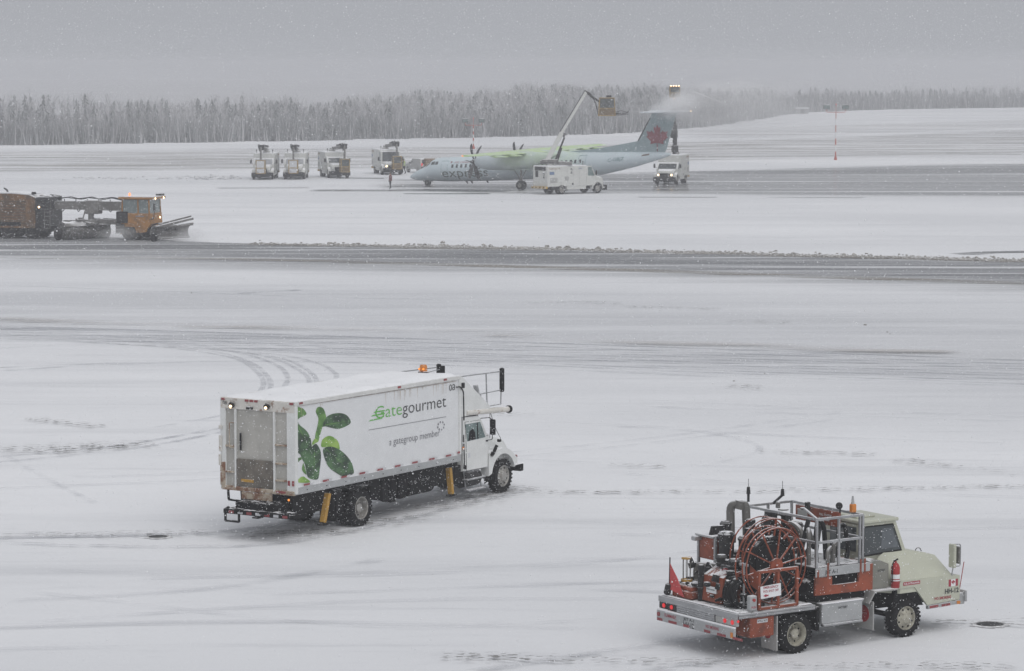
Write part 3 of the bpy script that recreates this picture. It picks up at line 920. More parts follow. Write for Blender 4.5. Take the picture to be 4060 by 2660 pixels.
# ================================================================== catering truck
def build_catering_truck():
    t = thing('catering_truck', 'white box catering truck with green leaves and lettering on its side', 'truck', (-5.819, 78.629, 0), 1.01)
    W, L, Z0, Z1 = 2.5, 8.1, 1.26, 3.78
    # --- cargo box
    MB().box(0.10, L, 0.015, W - .015, 1.30, Z1 - .03).build('cargo_box', M_panel, t)
    b = MB()
    b.box(-.01, L + .01, -.02, .05, Z0, 1.46, .008)
    b.box(-.01, L + .01, W - .05, W + .02, Z0, 1.46, .008)
    b.box(L - .06, L + .012, .05, W - .05, Z0, 1.46, .008)
    b.pieces('bottom_rail', M_alupanel, t)
    b = MB()
    for i in range(9):
        x = .5 + i * .9
        b.cyl((x, -.022, 1.36), (x, -.032, 1.36), .018, n=8)
    b.pieces('rail_bolt', M_darksteel, t)
    b = MB()
    b.box(-.02, L + .02, -.02, .06, 3.66, Z1, .012)
    b.box(-.02, L + .02, W - .06, W + .02, 3.66, Z1, .012)
    b.pieces('top_rail', mat('streaked_white_rail', (.60, .60, .585), .5, var=.06, dirt=((.26, .15, .09), 2.6, .60, .72, .6), snow=.5), t)
    MB().prism([(.0, 3.655), (7.9, 3.625), (7.9, 3.635), (.0, 3.66)], 'y', -.004, .02).build('rust_seam', M_veryrusty, t)
    b = MB()
    b.box(L - .07, L + .03, -.025, .05, 1.46, 3.66, .01)
    b.box(-.015, .10, -.025, .28, Z0 + .02, 3.66, .012)
    b.box(-.015, .10, W - .16, W + .025, Z0 + .02, 3.66, .012)
    b.pieces('corner_post', M_white, t)
    b = MB()
    b.box(-.02, .10, .0, W, 3.47, Z1 - .01, .012)
    b.build('rear_header', M_rusty, t)
    # --- snow on the roof: uneven sheet
    nx, ny = 40, 14
    vs, fs = [], []
    for i in range(nx + 1):
        for j in range(ny + 1):
            x = -.0 + (L) * i / nx
            y = .02 + (W - .04) * j / ny
            e = min(x / .25, (L - x) / .2, (y) / .12, (W - y) / .12, 1)
            bare = 1.0 if x > 2.0 or y > .8 else .55
            z = Z1 - .04 + max(e, 0) ** .6 * (.085 * bare + .022 * math.sin(x * 1.9 + y) + .015 * math.sin(x * 4.3 - y * 3) + random.uniform(-.006, .006))
            vs.append((x, y, z))
    for i in range(nx):
        for j in range(ny):
            a = i * (ny + 1) + j
            fs.append((a, a + 1, a + ny + 2, a + ny + 1))
    MB().add(vs, fs).build('roof_snow', M_snow, t, smooth=60)
    # --- rear end
    MB().box(.03, .08, .28, W - .16, 1.36, 3.47).build('rear_door', M_doorgrey, t)
    MB().box(-.03, .03, .74, 1.96, 1.38, 2.12, .01).build('lift_gate', M_grime, t)
    b = MB()
    b.box(-.05, -.031, 1.38, 1.80, 1.50, 1.58, .004)
    b.build('gate_handle', M_yellow, t)
    b = MB()
    for y in (.69, 2.00):
        b.box(-.045, .03, y - .026, y + .026, 1.32, 3.47, .008)
    b.pieces('door_post', M_white, t)
    b = MB()
    for z in (1.62, 2.08, 2.58):
        b.box(-.03, .028, .28, .655, z - .025, z + .025, .006)
    for z in (1.74, 2.45):
        b.box(-.03, .028, 2.035, W - .16, z - .025, z + .025, .006)
    b.pieces('cross_bar', M_veryrusty, t)
    b = MB()
    b.tube(bend([(-.05, 2.02, 2.42), (-.09, 2.15, 2.42), (-.09, 2.15, 3.10), (-.05, 2.02, 3.10)], .04), .012, 6)
    b.build('grab_handle', M_veryrusty, t)
    b = MB()
    b.box(-.05, -.03, 1.78, 1.84, 2.36, 2.84, .008)
    b.build('door_latch', M_black, t)
    b = MB()
    b.box(-.04, .06, .02, W - .02, Z0 - .02, 1.36, .012)
    b.box(-.03, .04, W - .15, W + .03, 1.36, 2.0, .01)
    b.pieces('rear_sill', M_veryrusty, t)
    b = MB()
    b.box(-.04, .02, .78, 1.80, 1.03, 1.23, .01)
    b.build('tail_plate', M_veryrusty, t)
    b = MB()
    b.box(-.055, -.02, W - .05, W + .05, 2.28, 2.72, .01)
    b.box(-.06, -.02, W - .02, W + .06, 1.9, 2.2, .01)
    b.box(-.06, -.02, W - .06, W + .05, 2.9, 3.0, .01)
    b.pieces('dock_bumper', M_rusty, t)
    for y, z in ((2.06, 3.57), (.87, 3.60)):
        a = MB().lathe([(.0, .0), (.05, .0), (.075, -.02), (.085, -.10), (.07, -.11)], (-.04, y, z), (1, 0, -.25), 16).build('work_lamp', M_darksteel, t)
        MB().lathe([(.0, 0), (.045, 0), (.045, .01), (0, .012)], (-.145, y, z - .022), (-1, 0, .0), 12).build('lens', M_lamp, a)
    MB().box(-.14, -.02, 1.38, 1.56, 3.50, 3.58, .02).build('rear_camera', M_darksteel, t)
    for y in (.10, 1.28, 1.44, 1.60, 2.40):
        MB().box(-.045, -.02, y - .06, y + .06, 3.70, 3.76, .01).build('marker_light', M_reflred, t)
    for y in (.03, .17):
        MB().box(-.03, -.016, y, y + .07, 1.50, 1.64).build('reflector', M_reflred, t)
    MB().box(-.046, -.04, .30, .62, 1.285, 1.335).build('reflector', M_reflred, t)
    text('08', M_ink, t, (-.03, 2.42, 3.58), REAR, .10, .14)
    # hanging steps and rear underrun bumper
    b = MB()
    P = [(0, 2.28, 1.24), (0, 2.26, .97), (0, 1.80, .955), (0, 1.82, 1.24)]
    for i in range(3):
        b.bar(P[i], P[i + 1], .05, .05)
    b.pieces('rear_step', M_black, t)
    b = MB()
    b.bar((-.60, 1.95, .76), (-.60, -.30, .76), .06, .12, c=.01)
    b.bar((-.60, -.30, .76), (-.10, -.42, .76), .06, .12, c=.01)
    b.bar((-.60, 1.95, .76), (-.15, 2.15, .76), .06, .12, c=.01)
    b.box(-.66, -.20, -.2, 1.9, .80, .83, .006)
    b.box(-.70, -.56, 1.30, 1.55, .78, .86, .01)
    b.box(-.72, -.56, .45, .70, .78, .86, .01)
    b.pieces('underrun_bumper', M_black, t)
    for k in range(7):
        y = 1.78 - k * .30
        MB().box(-.634, -.631, y - .17, y, .72, .80).build('reflector', M_reflred if k % 2 == 0 else M_reflwhite, t)
    b = MB()
    P = [(-.62, 1.90, .72), (-.62, 1.90, .50), (-.62, 1.44, .50), (-.62, 1.44, .72)]
    for i in range(3):
        b.bar(P[i], P[i + 1], .05, .05)
    b.pieces('bumper_step', M_black, t)
    MB().box(-.45, .2, .4, 1.7, .83, 1.02, .02).build('tow_box', M_black, t)
    MB().lathe([(0, 0), (.03, 0), (.03, .02), (0, .025)], (-.10, .15, 1.13), (-1, 0, 0), 10).build('tail_lamp', M_amberlit, t)
    # --- chassis
    b = MB()
    for y in (.72, 1.68):
        b.box(-.3, 11.2, y - .05, y + .05, .74, 1.02, .01)
    for x in (.3, 1.6, 2.9, 4.4, 5.9, 7.2, 8.4, 9.6, 10.7):
        b.box(x - .05, x + .05, .77, 1.63, .76, .98)
    b.pieces('chassis_frame', M_black, t)
    b = MB()                                        # scissor lift arms between frame and box
    for y in (.5, 1.9):
        for x0, x1 in ((.5, 4.0), (4.2, 7.8)):
            b.bar((x0, y, 1.04), (x1, y, 1.24), .06, .10)
            b.bar((x0, y + .07, 1.24), (x1, y + .07, 1.04), .06, .10)
    b.pieces('scissor_lift', M_black, t)
    b = MB()
    b.box(1.9, 2.3, .1, .6, .55, 1.15, .03)
    b.box(4.3, 4.55, .12, .5, .55, 1.1, .02)
    b.box(4.7, 4.95, .12, .5, .45, 1.1, .02)
    b.box(5.15, 5.45, .12, .5, .50, 1.15, .02)
    b.cyl((5.7, .35, .72), (6.9, .35, .72), .24, n=18)
    b.box(2.6, 3.7, .05, .66, 1.06, 1.12, .01)
    b.box(8.1, 8.5, .2, 2.3, .55, 1.1, .03)
    b.box(3.8, 8.3, .32, 2.2, .60, .74, .05)
    b.box(3.85, 8.3, .22, .30, .62, 1.22, .02)
    b.box(3.85, 8.3, 2.2, 2.28, .62, 1.22, .02)
    b.box(.2, 2.5, .42, 2.08, .58, .74, .03)
    b.box(.3, 2.5, .30, .38, .62, 1.2, .02)
    b.pieces('underbody_gear', M_black, t)
    b = MB()
    b.cyl((3.14, .45, .5), (3.14, 2.05, .5), .13, n=14)
    b.lathe([(.0, -.2), (.2, -.15), (.26, 0), (.2, .15), (0, .2)], (3.14, 1.2, .5), (0, 1, 0), 16)
    b.cyl((10.65, .5, .45), (10.65, 2.0, .45), .07, n=10)
    b.pieces('axle', M_black, t)
    for x0, x1 in ((1.68, 1.43), (7.70, 7.82)):
        for y in (.14, W - .14):
            o = MB().bar((x0, y, 1.10), (x1, y, .32), .16, .12, c=.01).build('outrigger', M_yellow, t)
            MB().obox((x1, y, .28), (.26, .22, .04), (0, 0, 0), .01).build('foot_pad', M_black, o)
    b = MB()
    b.cyl((8.75, .45, .62), (9.55, .45, .62), .27, n=20)
    b.build('fuel_tank', M_darksteel, t)
    b = MB()
    b.box(8.65, 9.65, .10, .30, .60, .64, .01)
    b.box(8.70, 9.60, .08, .28, .28, .32, .01)
    for x in (8.72, 9.55):
        b.bar((x, .2, .30), (x, .3, .9), .03, .03)
    b.pieces('cab_step', M_alu, t)
    # --- wheels
    wheel(t, 3.14, .03, .51, .56, -1, dual=True)
    wheel(t, 3.14, W - .03, .51, .56, 1, dual=True)
    wheel(t, 10.68, .13, .51, .28, -1)
    wheel(t, 10.68, W - .13, .51, .28, 1)
    b = MB()
    b.box(1.95, 1.98, .05, .62, .28, 1.05)
    b.build('mud_flap', M_black, t)
    # --- cab (narrower than the box)
    y0, y1 = .13, W - .13
    prof = [(8.44, .90), (9.78, .88), (9.86, 1.86), (9.74, 1.90), (9.40, 2.40), (9.30, 2.47), (8.50, 2.50), (8.44, 2.45)]
    secs = []
    for y, s in ((y0, .0), (y0 + .05, 1.0), (y1 - .05, 1.0), (y1, .0)):
        cx_, cz_ = 9.1, 1.7
        k = 1 if s else .985
        secs.append([((p[0] - cx_) * k + cx_, y, (p[1] - cz_) * k + cz_) for p in prof])
    cab = MB().loft(secs).build('cab', M_white, t)
    MB().prism([(8.50, 2.47), (9.34, 2.45), (9.30, 2.50), (8.55, 2.53)], 'y', y0 + .04, y1 - .04).build('roof_cap', M_darksteel, cab)
    MB().prism([(8.62, .90), (9.76, .885), (9.83, 1.82), (9.68, 1.84), (9.38, 2.34), (8.54, 2.36), (8.60, 1.7)], 'y', y0 - .006, y0 + .01).build('door_outline', M_darksteel, cab)
    dr = MB().prism([(8.632, .912), (9.748, .897), (9.815, 1.81), (9.67, 1.828), (9.372, 2.328), (8.552, 2.348), (8.612, 1.7)], 'y', y0 - .014, y0 + .01).build('cab_door', M_white, t)
    MB().prism([(8.64, 1.775), (9.64, 1.795), (9.35, 2.285), (8.55, 2.285)], 'y', y0 - .02, y0 - .01).build('window', M_glassgreen, dr)
    b = MB()
    b.bar((9.22, y0 - .025, 1.79), (9.18, y0 - .025, 2.28), .025, .03)
    b.build('window_divider', M_black, dr)
    MB().prism([(8.70, 1.78), (9.10, 1.79), (9.06, 2.02), (8.92, 2.12), (8.76, 2.05)], 'y', y0 - .026, y0 - .021).build('seat_back', M_black, dr)
    MB().box(9.66, 9.74, y0 - .05, y0 - .01, 1.66, 1.70, .008).build('handle', M_black, dr)
    MB().box(8.70, 8.82, y0 - .018, y0 - .013, 1.28, 1.42).build('sticker', M_reflwhite, dr)
    b = MB()
    b.prism([(9.42, 2.36), (9.76, 1.90), (9.78, 1.93), (9.44, 2.40)], 'y', y0 + .12, y1 - .12)
    b.build('windscreen', M_glass, cab)
    # hood: lofted nose
    secs = []
    for x, zt, hw, zb in ((9.80, 1.86, 1.02, .95), (10.2, 1.80, .98, .95), (10.8, 1.70, .92, .95), (11.25, 1.57, .84, .90), (11.45, 1.36, .80, .88), (11.50, 1.15, .78, .85)):
        c = W / 2
        secs.append([(x, c - hw, zb), (x, c - hw, zt - .22), (x, c - hw + .10, zt - .07), (x, c - hw + .32, zt), (x, c, zt + .015), (x, c + hw - .32, zt), (x, c + hw - .10, zt - .07), (x, c + hw, zt - .22), (x, c + hw, zb)])
    hood = MB().loft(secs).build('hood', M_white, t, smooth=40)
    MB().box(11.50, 11.53, W / 2 - .55, W / 2 + .55, .90, 1.30, .01).build('grille', M_black, hood)
    # front fenders with arch
    for s, yy in ((-1, .12), (1, W - .12)):
        out_, inn = [], []
        for i in range(15):
            a = R(200) - R(215) * i / 14
            out_.append((10.66 + .80 * math.cos(a), .56 + .80 * math.sin(a)))
            inn.append((10.66 + .655 * math.cos(a), .54 + .655 * math.sin(a)))
        poly = [(9.84, .60), (9.86, 1.28), (10.05, 1.36)] + [p for p in out_ if p[1] > 1.18 and p[0] > 10.05] + [(11.44, .98), (11.45, .84)]
        poly = poly + [p for p in inn[::-1] if p[1] > .60]
        ya, yb = (yy, yy + .30) if s < 0 else (yy - .30, yy)
        MB().prism(poly, 'y', ya, yb).build('front_fender', M_white, t)
        MB().prism(inn + [(10.66, .56)], 'y', (yy + .28) if s < 0 else yy - .29, (yy + .29) if s < 0 else yy - .28).build('wheel_arch', M_black, t)
        MB().box(11.452, 11.47, (yy + .02) if s < 0 else yy - .12, (yy + .12) if s < 0 else yy - .02, .86, 1.06, .01).build('marker_light', M_reflred, t)
    b = MB()
    b.box(11.62, 11.80, .12, W - .12, .54, .76, .02)
    b.bar((11.3, .6, .66), (11.65, .6, .66), .10, .16)
    b.bar((11.3, 1.9, .66), (11.65, 1.9, .66), .10, .16)
    fb = b.pieces('front_bumper', M_black, t)[0]
    MB().box(11.30, 11.82, .10, .40, .765, .80, .015).build('bumper_snow', M_snow, fb)
    # mirror
    b = MB()
    b.tube(bend([(9.40, y0, 2.38), (9.72, y0 - .12, 2.38), (9.80, y0 - .16, 2.30), (9.80, y0 - .16, 1.72), (9.70, y0 - .04, 1.70)], .05), .014, 6)
    arm = b.build('mirror_arm', M_darksteel, t)
    MB().box(9.76, 9.82, y0 - .27, y0 - .10, 1.86, 2.32, .02).build('side_mirror', M_black, t)
    b = MB()
    b.cyl((10.10, y0 - .02, 1.30), (10.18, y0 - .08, 1.50), .05, n=10)
    b.cyl((9.95, y0 - .02, 1.20), (10.02, y0 - .06, 1.30), .06, n=10)
    b.box(10.30, 10.40, y0 - .10, y0, 1.58, 1.66, .01)
    b.pieces('work_light', M_black, t)
    MB().box(9.88, 10.0, y0 + .12, y0 + .16, 1.48, 1.56, .01).build('turn_signal', M_reflred, t)
    MB().cyl((8.20, -.03, 1.63), (8.20, -.05, 1.63), .05, n=12).build('turn_signal', M_amber, t)
    MB().box(7.92, 8.05, -.03, -.022, 1.50, 1.56).build('reflector', M_reflred, t)
    # --- front loading platform shroud above the cab
    b = MB()
    b.prism([(8.13, 2.52), (9.86, 2.56), (9.86, 2.72), (8.32, 3.74), (8.13, 3.74)], 'y', .10, .16)
    b.prism([(8.13, 2.52), (9.86, 2.56), (9.86, 2.72), (8.32, 3.74), (8.13, 3.74)], 'y', W - .16, W - .10)
    b.box(8.12, 9.84, .16, W - .16, 2.54, 2.66)
    b.pieces('platform_shroud', M_white, t)
    MB().box(8.14, 9.80, .18, W - .18, 2.662, 2.72, .02).build('platform_snow', M_snow, t)
    MB().box(8.11, 8.13, .2, W - .2, 2.7, 3.7).build('front_door', M_doorgrey, t)
    b = MB()
    b.cyl((8.6, .14, 2.62), (10.95, .14, 2.50), .085, n=14)
    b.cyl((8.6, W - .14, 2.62), (10.95, W - .14, 2.50), .085, n=14)
    b.pieces('slide_beam', M_rusty, t)
    b = MB()
    for y in (.14, W - .14):
        b.cyl((10.92, y, 2.50), (11.02, y, 2.495), .115, n=14)
    b.pieces('beam_bumper', M_black, t)
    b = MB()
    for y in (.12, W - .12):
        b.tube([(8.30, y, 3.72), (10.45, y, 3.68)], .022, 8)
        b.tube([(8.95, y, 3.10), (10.52, y, 3.12)], .020, 8)
        b.tube([(9.69, y, 3.68), (9.74, y, 2.74)], .022, 8)
        b.tube([(10.52, y, 3.12), (10.50, y, 2.70)], .02, 8)
        b.tube([(10.50, y, 2.70), (9.86, y, 2.70)], .018, 8)
    b.pieces('hand_rail', M_alu, t)
    b = MB()
    for y in (.12, W - .12):
        b.box(10.48, 10.62, y - .07, y + .05, 3.06, 3.78, .03)
    b.pieces('rail_pad', M_black, t)
    b = MB()
    b.obox((9.52, .35, 3.20), (.10, .14, .34), (0, R(-22), 0), .02)
    b.obox((9.62, .35, 2.98), (.14, .16, .22), (0, R(-22), 0), .02)
    b.pieces('flood_light', M_alupanel, t)
    o = MB().lathe([(.0, 0), (.16, 0), (.16, .04), (.12, .05)], (8.12, 1.30, 3.78), (0, 0, 1), 16).build('beacon_base', M_darksteel, t)
    MB().lathe([(.115, .05), (.12, .10), (.11, .20), (.085, .24), (0, .245)], (8.12, 1.30, 3.78), (0, 0, 1), 16).build('beacon_lens', M_amber, o)
    for yy in (1.23, 1.37):
        MB().lathe([(0, .03), (.028, .015), (.03, -.02), (0, -.03)], (8.005, yy, 3.90), (-1, 0, 0), 8).build('beacon_bulb', M_amberlit, o)
    b = MB()
    b.cyl((8.1, 1.15, 3.80), (8.15, .70, 3.92), .015, n=6)
    b.build('beacon_bracket', M_alu, t)
    MB().box(8.10, 8.20, .58, .72, 3.74, 4.02, .02).build('roof_pad', M_black, t)
    # cables and hoses
    b = MB()
    b.tube(bend([(7.86, -.03, 3.46), (8.02, -.06, 3.46), (8.20, -.05, 3.30), (8.22, -.05, 2.6), (8.24, -.04, 2.45)], .08), .022, 6)
    b.box(8.12, 8.24, -.08, -.02, 3.40, 3.56, .015)
    b.tube([(8.36, .05, 2.0), (8.40, .05, 1.2), (8.38, .06, 1.0)], .02, 6)
    b.tube(bend([(9.92, .12, 2.52), (10.02, .02, 2.05), (10.30, .0, 1.70), (10.34, .02, 1.62)], .2), .009, 5)
    b.tube(bend([(9.90, .12, 2.52), (9.80, .05, 2.0), (9.78, .05, 1.75)], .2), .009, 5)
    b.pieces('cable', M_hose, t)
    MB().box(8.50, 8.58, y0 - .05, y0, .96, 1.08, .015).build('hinge', M_black, t)
    # --- side decoration: reflective tape, leaves, lettering
    for k in range(9):
        x = .35 + k * .87
        if x > 7.6:
            break
        MB().box(x, x + .27, -.026, -.021, 1.475, 1.525).build('reflector', M_reflred, t)
        MB().box(x + .275, x + .43, -.026, -.021, 1.48, 1.53).build('reflector', M_reflwhite, t)
    for x in (.16, 4.85, 7.2):
        MB().box(x, x + .16, -.03, -.021, 3.70, 3.76, .006).build('marker_light', M_reflred, t)
    def leafmat(name, a, b_, sc_):
        m = bpy.data.materials.new(name)
        m.use_nodes = True
        nt = m.node_tree
        tc = _n(nt, 'ShaderNodeTexCoord').outputs['Object']
        nz = _noise(nt, tc, sc_, 2.0, .5, (1.0, 1.0, 1.6), (0, R(35), 0))
        nt.links.new(_mixc(nt, _range(nt, nz, .36, .64), a, b_), nt.nodes['Principled BSDF'].inputs['Base Color'])
        nt.nodes['Principled BSDF'].inputs['Roughness'].default_value = .4
        return m
    lm_d = leafmat('printed_dark_leaf', (.008, .030, .012), (.060, .150, .050), 2.2)
    lm_m = leafmat('printed_mid_leaf', (.045, .13, .025), (.14, .30, .06), 2.2)
    lm_l = leafmat('printed_light_leaf', (.14, .30, .035), (.30, .46, .09), 2.6)
    LV = [
        (lm_m, [(.105, 3.62), (.28, 3.60), (.41, 3.55), (.53, 3.4), (.25, 3.34), (.105, 3.31)]),
        (lm_m, [(0.96, 3.44), (1.03, 3.53), (1.16, 3.54), (1.32, 3.47), (1.42, 3.3), (1.43, 3.19), (1.32, 3.01), (1.25, 2.95), (1.12, 2.71), (1.07, 2.61), (0.93, 2.7), (0.94, 2.82), (1.02, 3.0), (1.08, 3.22), (0.99, 3.37)]),
        (lm_d, [(1.34, 3.13), (1.48, 3.24), (1.75, 3.29), (2.14, 3.27), (2.41, 3.18), (2.57, 3.04), (2.57, 2.94), (2.3, 2.87), (1.97, 2.85), (1.64, 2.92), (1.4, 2.98), (1.29, 2.99)]),
        (lm_d, [(.105, 3.19), (0.25, 3.12), (0.54, 2.94), (0.71, 2.73), (0.75, 2.54), (0.8, 2.36), (0.82, 2.2), (0.45, 2.08), (0.24, 2.33), (.105, 2.48)]),
        (lm_d, [(0.76, 2.48), (0.94, 2.55), (1.07, 2.47), (1.18, 2.29), (1.18, 2.09), (1.12, 1.81), (1.06, 1.6), (0.93, 1.57), (0.68, 1.63), (0.55, 1.72), (0.47, 1.98), (0.4, 2.15), (0.5, 2.27)]),
        (lm_l, [(1.21, 2.44), (1.23, 2.6), (1.37, 2.68), (1.59, 2.7), (1.8, 2.63), (1.97, 2.52), (2.05, 2.38), (2.03, 2.27), (1.75, 2.38), (1.47, 2.41)]),
        (lm_d, [(1.28, 2.34), (1.47, 2.41), (1.75, 2.38), (2.05, 2.27), (2.35, 2.09), (2.6, 1.87), (2.71, 1.66), (2.71, 1.53), (2.46, 1.5), (2.18, 1.52), (1.9, 1.64), (1.58, 1.82), (1.39, 2.04)]),
        (lm_l, [(.105, 1.6), (0.18, 1.7), (0.34, 1.73), (0.47, 1.68), (0.68, 1.55), (0.5, 1.54)]),
        (lm_m, [(.105, 2.23), (.13, 2.25), (0.27, 2.26), (0.29, 2.2), (.15, 2.15), (.105, 2.1)]),
        (lm_m, [(0.31, 1.91), (0.37, 2.09), (0.47, 1.89), (0.5, 1.76)]),
        (lm_l, [(0.93, 2.7), (1.07, 2.61), (0.88, 2.56), (0.76, 2.51), (0.8, 2.62)]),
    ]
    def rounded(poly, k=4):
        n_ = len(poly)
        out_ = []
        for i_ in range(n_):
            a_, b_, c_, d_ = (np.array(poly[(i_ + q_) % n_]) for q_ in (-1, 0, 1, 2))
            for j_ in range(k):
                t_ = j_ / k
                p_ = .5 * (2 * b_ + (c_ - a_) * t_ + (2 * a_ - 5 * b_ + 4 * c_ - d_) * t_ ** 2 + (3 * b_ - a_ - 3 * c_ + d_) * t_ ** 3)
                out_.append((max(float(p_[0]), .105), float(p_[1])))
        return out_
    for i, (m, poly) in enumerate(LV):
        MB().sheet(rounded(poly), 'y', .011 - i * .0006).build('printed_leaf', m, t, smooth=0)
    b = MB()
    for a, c, d, e in ((1.36, 3.02, 2.5, 3.02), (1.42, 2.36, 2.62, 1.58), (.88, 2.46, .86, 1.66), (.15, 3.12, .72, 2.35)):
        dx, dz = e and (d - a), (e - c)
        ln = math.hypot(dx, dz)
        nx_, nz_ = -dz / ln * .014, dx / ln * .014
        b.sheet([(a - nx_, c - nz_), (d, e), (a + nx_, c + nz_)], 'y', .003)
    b.pieces('printed_leaf_vein', lm_m, t, smooth=0)
    m_str = mat('faint_rust_streak', (.50, .42, .33), .6, var=.2, vscale=6)
    for k in range(22):
        x = random.choice((random.uniform(.3, 7.6), random.uniform(4.6, 7.3)))
        z, l_ = 3.62, random.uniform(.05, .34)
        MB().sheet([(x - .009, z), (x + .009, z), (x + .002, z - l_), (x - .002, z - l_)], 'y', .0105 - k * .0001).build('rust_streak', m_str, t, smooth=0)
    yt = .007
    text('Gate', M_inkgreen, t, (3.78, yt, 2.935), SIDE_R, .355, 1.32, bold=-.006)
    text('gourmet', M_ink, t, (5.13, yt, 2.935), SIDE_R, .355, 2.24, bold=-.006)
    b = MB()
    for (xa, za, xb, zb) in ((3.45, 2.905, 4.12, 2.915), (3.56, 3.03, 4.24, 3.03), (3.68, 3.12, 4.24, 3.115)):
        b.sheet([(xa, za), (xb, zb), (xb, zb + .035), (xa + .09, za + .035)], 'y', .0055)
    b.pieces('logo_stripe', M_inkgreen, t, smooth=0)
    MB().sheet([(3.45, 2.655), (7.37, 2.632), (7.37, 2.648), (3.45, 2.671)], 'y', yt).build('logo_line', M_inkgrey, t, smooth=0)
    b = MB()
    for k in range(8):
        a = 2 * math.pi * k / 8 + .2
        cx_, cz_, rr = 7.10 + .17 * math.cos(a), 2.40 + .115 * math.sin(a), .032 + .016 * ((k + 2) % 8) / 8
        b.sheet([(cx_ - rr, cz_), (cx_, cz_ - rr), (cx_ + rr, cz_), (cx_, cz_ + rr)], 'y', yt)
    b.pieces('logo_ring', M_inkgrey, t, smooth=0)
    text('a gategroup member', M_inkgrey, t, (4.46, yt, 2.12), SIDE_R, .20, 2.57)
    text('08', M_ink, t, (7.53, yt, 3.375), SIDE_R, .185, .31, bold=.006)
    return t

build_catering_truck()
# ================================================================== hydrant fuelling truck
def build_fuel_truck():
    t = thing('fuel_truck', 'cream and orange hydrant fuelling truck with hose reel and rear flag', 'truck', (5.474, 64.56, 0), .595)
    # chassis
    b = MB()
    for y in (-.43, .43):
        b.box(-1.70, 4.6, y - .05, y + .05, .55, .80, .01)
    for x in (-1.5, -.6, .6, 1.8, 2.6, 4.3):
        b.box(x - .05, x + .05, -.38, .38, .58, .78)
    b.box(.3, 2.3, -.95, .95, .50, .86, .03)
    b.cyl((0, -.9, .42), (0, .9, .42), .09, n=12)
    b.lathe([(0, -.18), (.17, -.12), (.21, 0), (.17, .12), (0, .18)], (0, 0, .42), (0, 1, 0), 14)
    b.cyl((3.22, -.9, .42), (3.22, .9, .42), .06, n=10)
    b.pieces('chassis_frame', M_black, t)
    for s in (-1, 1):
        wheel(t, 0, s * 1.32, .43, .50, s, rim=M_rimcream, dual=True)
        wheel(t, 3.22, s * 1.26, .43, .27, s, rim=M_rimcream)
    # rear bumper board
    bp = MB().box(-1.80, -1.74, -1.38, 1.38, .51, .745, .01).build('rear_bumper', M_alupanel, t)
    MB().box(-1.80, -1.73, -1.37, 1.37, .747, .775, .012).build('bumper_snow', M_snow, bp)
    b = MB()
    for y in (-.6, .6):
        b.bar((-1.74, y, .65), (-1.4, y, .66), .08, .10)
    b.pieces('bumper_bracket', M_black, t)
    y = 1.36
    for k, wd in enumerate((.20, .14, .30, .16, .22, .0, .22, .16, .30, .16, .34)):
        if wd and k % 2 == 0:
            MB().box(-1.8035, -1.801, y - wd, y, .52, .578).build('reflector', M_reflred, t)
        y -= (wd if wd else .44) + .04
    text('FLAMMABLE', M_inkred, t, (-1.803, 1.08, .635), REAR, .075, .42, bold=.015)
    text('NO SMOKING', M_inkred, t, (-1.803, -.40, .625), REAR, .070, .46, bold=.015)
    text('JET A-1', M_ink, t, (-1.803, .40, .668), REAR, .060, .38, bold=.02)
    text('HH-12', M_ink, t, (-1.803, .40, .525), REAR, .11, .38, bold=.025)
    MB().cyl((-1.80, 1.30, .66), (-1.815, 1.30, .66), .05, n=12).build('round_reflector', M_reflred, t)
    MB().box(-1.815, -1.80, -1.345, -1.27, .54, .66, .006).build('turn_signal', M_amber, t)
    # deck
    b = MB()
    b.box(-1.70, .42, -1.38, 1.38, .99, 1.05, .01)
    b.box(-1.74, -1.70, -1.40, 1.40, .93, 1.06, .008)
    b.pieces('deck', M_alu, t)
    MB().box(-1.68, .40, -1.36, 1.36, 1.052, 1.060, .003).build('deck_mat', M_darksteel, t)
    for x0, x1, y0, y1 in ((-1.68, -1.60, -1.30, 1.30), (-.02, .38, -1.36, -1.25), (-1.5, -1.2, 1.1, 1.3), (-.4, .38, .6, 1.3)):
        MB().box(x0, x1, y0, y1, 1.061, 1.078, .008).build('deck_snow', M_snow, t)
    b = MB()
    for k in range(4):
        b.box(-1.745 - .004, -1.70, -.62, .72, .785 + k * .046, .825 + k * .046, .006)
    b.pieces('deck_fascia_slat', M_alu, t)
    b = MB()
    for k in range(2):
        b.box(-1.68, .44, -1.395 - .01, -1.38, .945 + k * .055, .99 + k * .055, .005)
    b.pieces('deck_side_trim', M_alu, t)
    for y0, y1 in ((.74, 1.38), (-1.38, -.64)):
        MB().box(-1.73, -1.66, y0, y1, .78, .93, .01).build('lamp_bracket', M_darksteel if y0 > 0 else M_greytank, t)
    for y in (1.20, .92, -.98, -1.24):
        MB().lathe([(0, -.02), (.03, -.018), (.048, -.01), (.05, .01), (.0, .01)], (-1.735, y, .86), (1, 0, 0), 14).build('tail_lamp', M_redlit, t)
    MB().lathe([(0, -.03), (.025, -.02), (.03, .0)], (-1.70, -1.40, .90), (1, .6, 0), 10).build('side_lamp', M_redlit, t)
    MB().box(-1.70, -1.40, .55, 1.1, .62, .80, .01).build('hose_locker', M_orange, t)
    # orange spill locker, mud flaps, wheel box
    o = MB().box(-1.34, -.68, -1.36, -.85, .49, .93, .012).build('spill_locker', M_orange, t)
    MB().box(-1.15, -.86, -1.367, -1.361, .80, .88).build('locker_label', M_reflwhite, o)
    text('SPILL KIT', M_ink, o, (-1.14, -1.369, .825), SIDE_R, .035, .27, bold=.02)
    for s in (-1, 1):
        MB().box(-.60, -.57, min(s * .82, s * 1.36), max(s * .82, s * 1.36), .13, .90, .006).build('mud_flap', M_greytank, t)
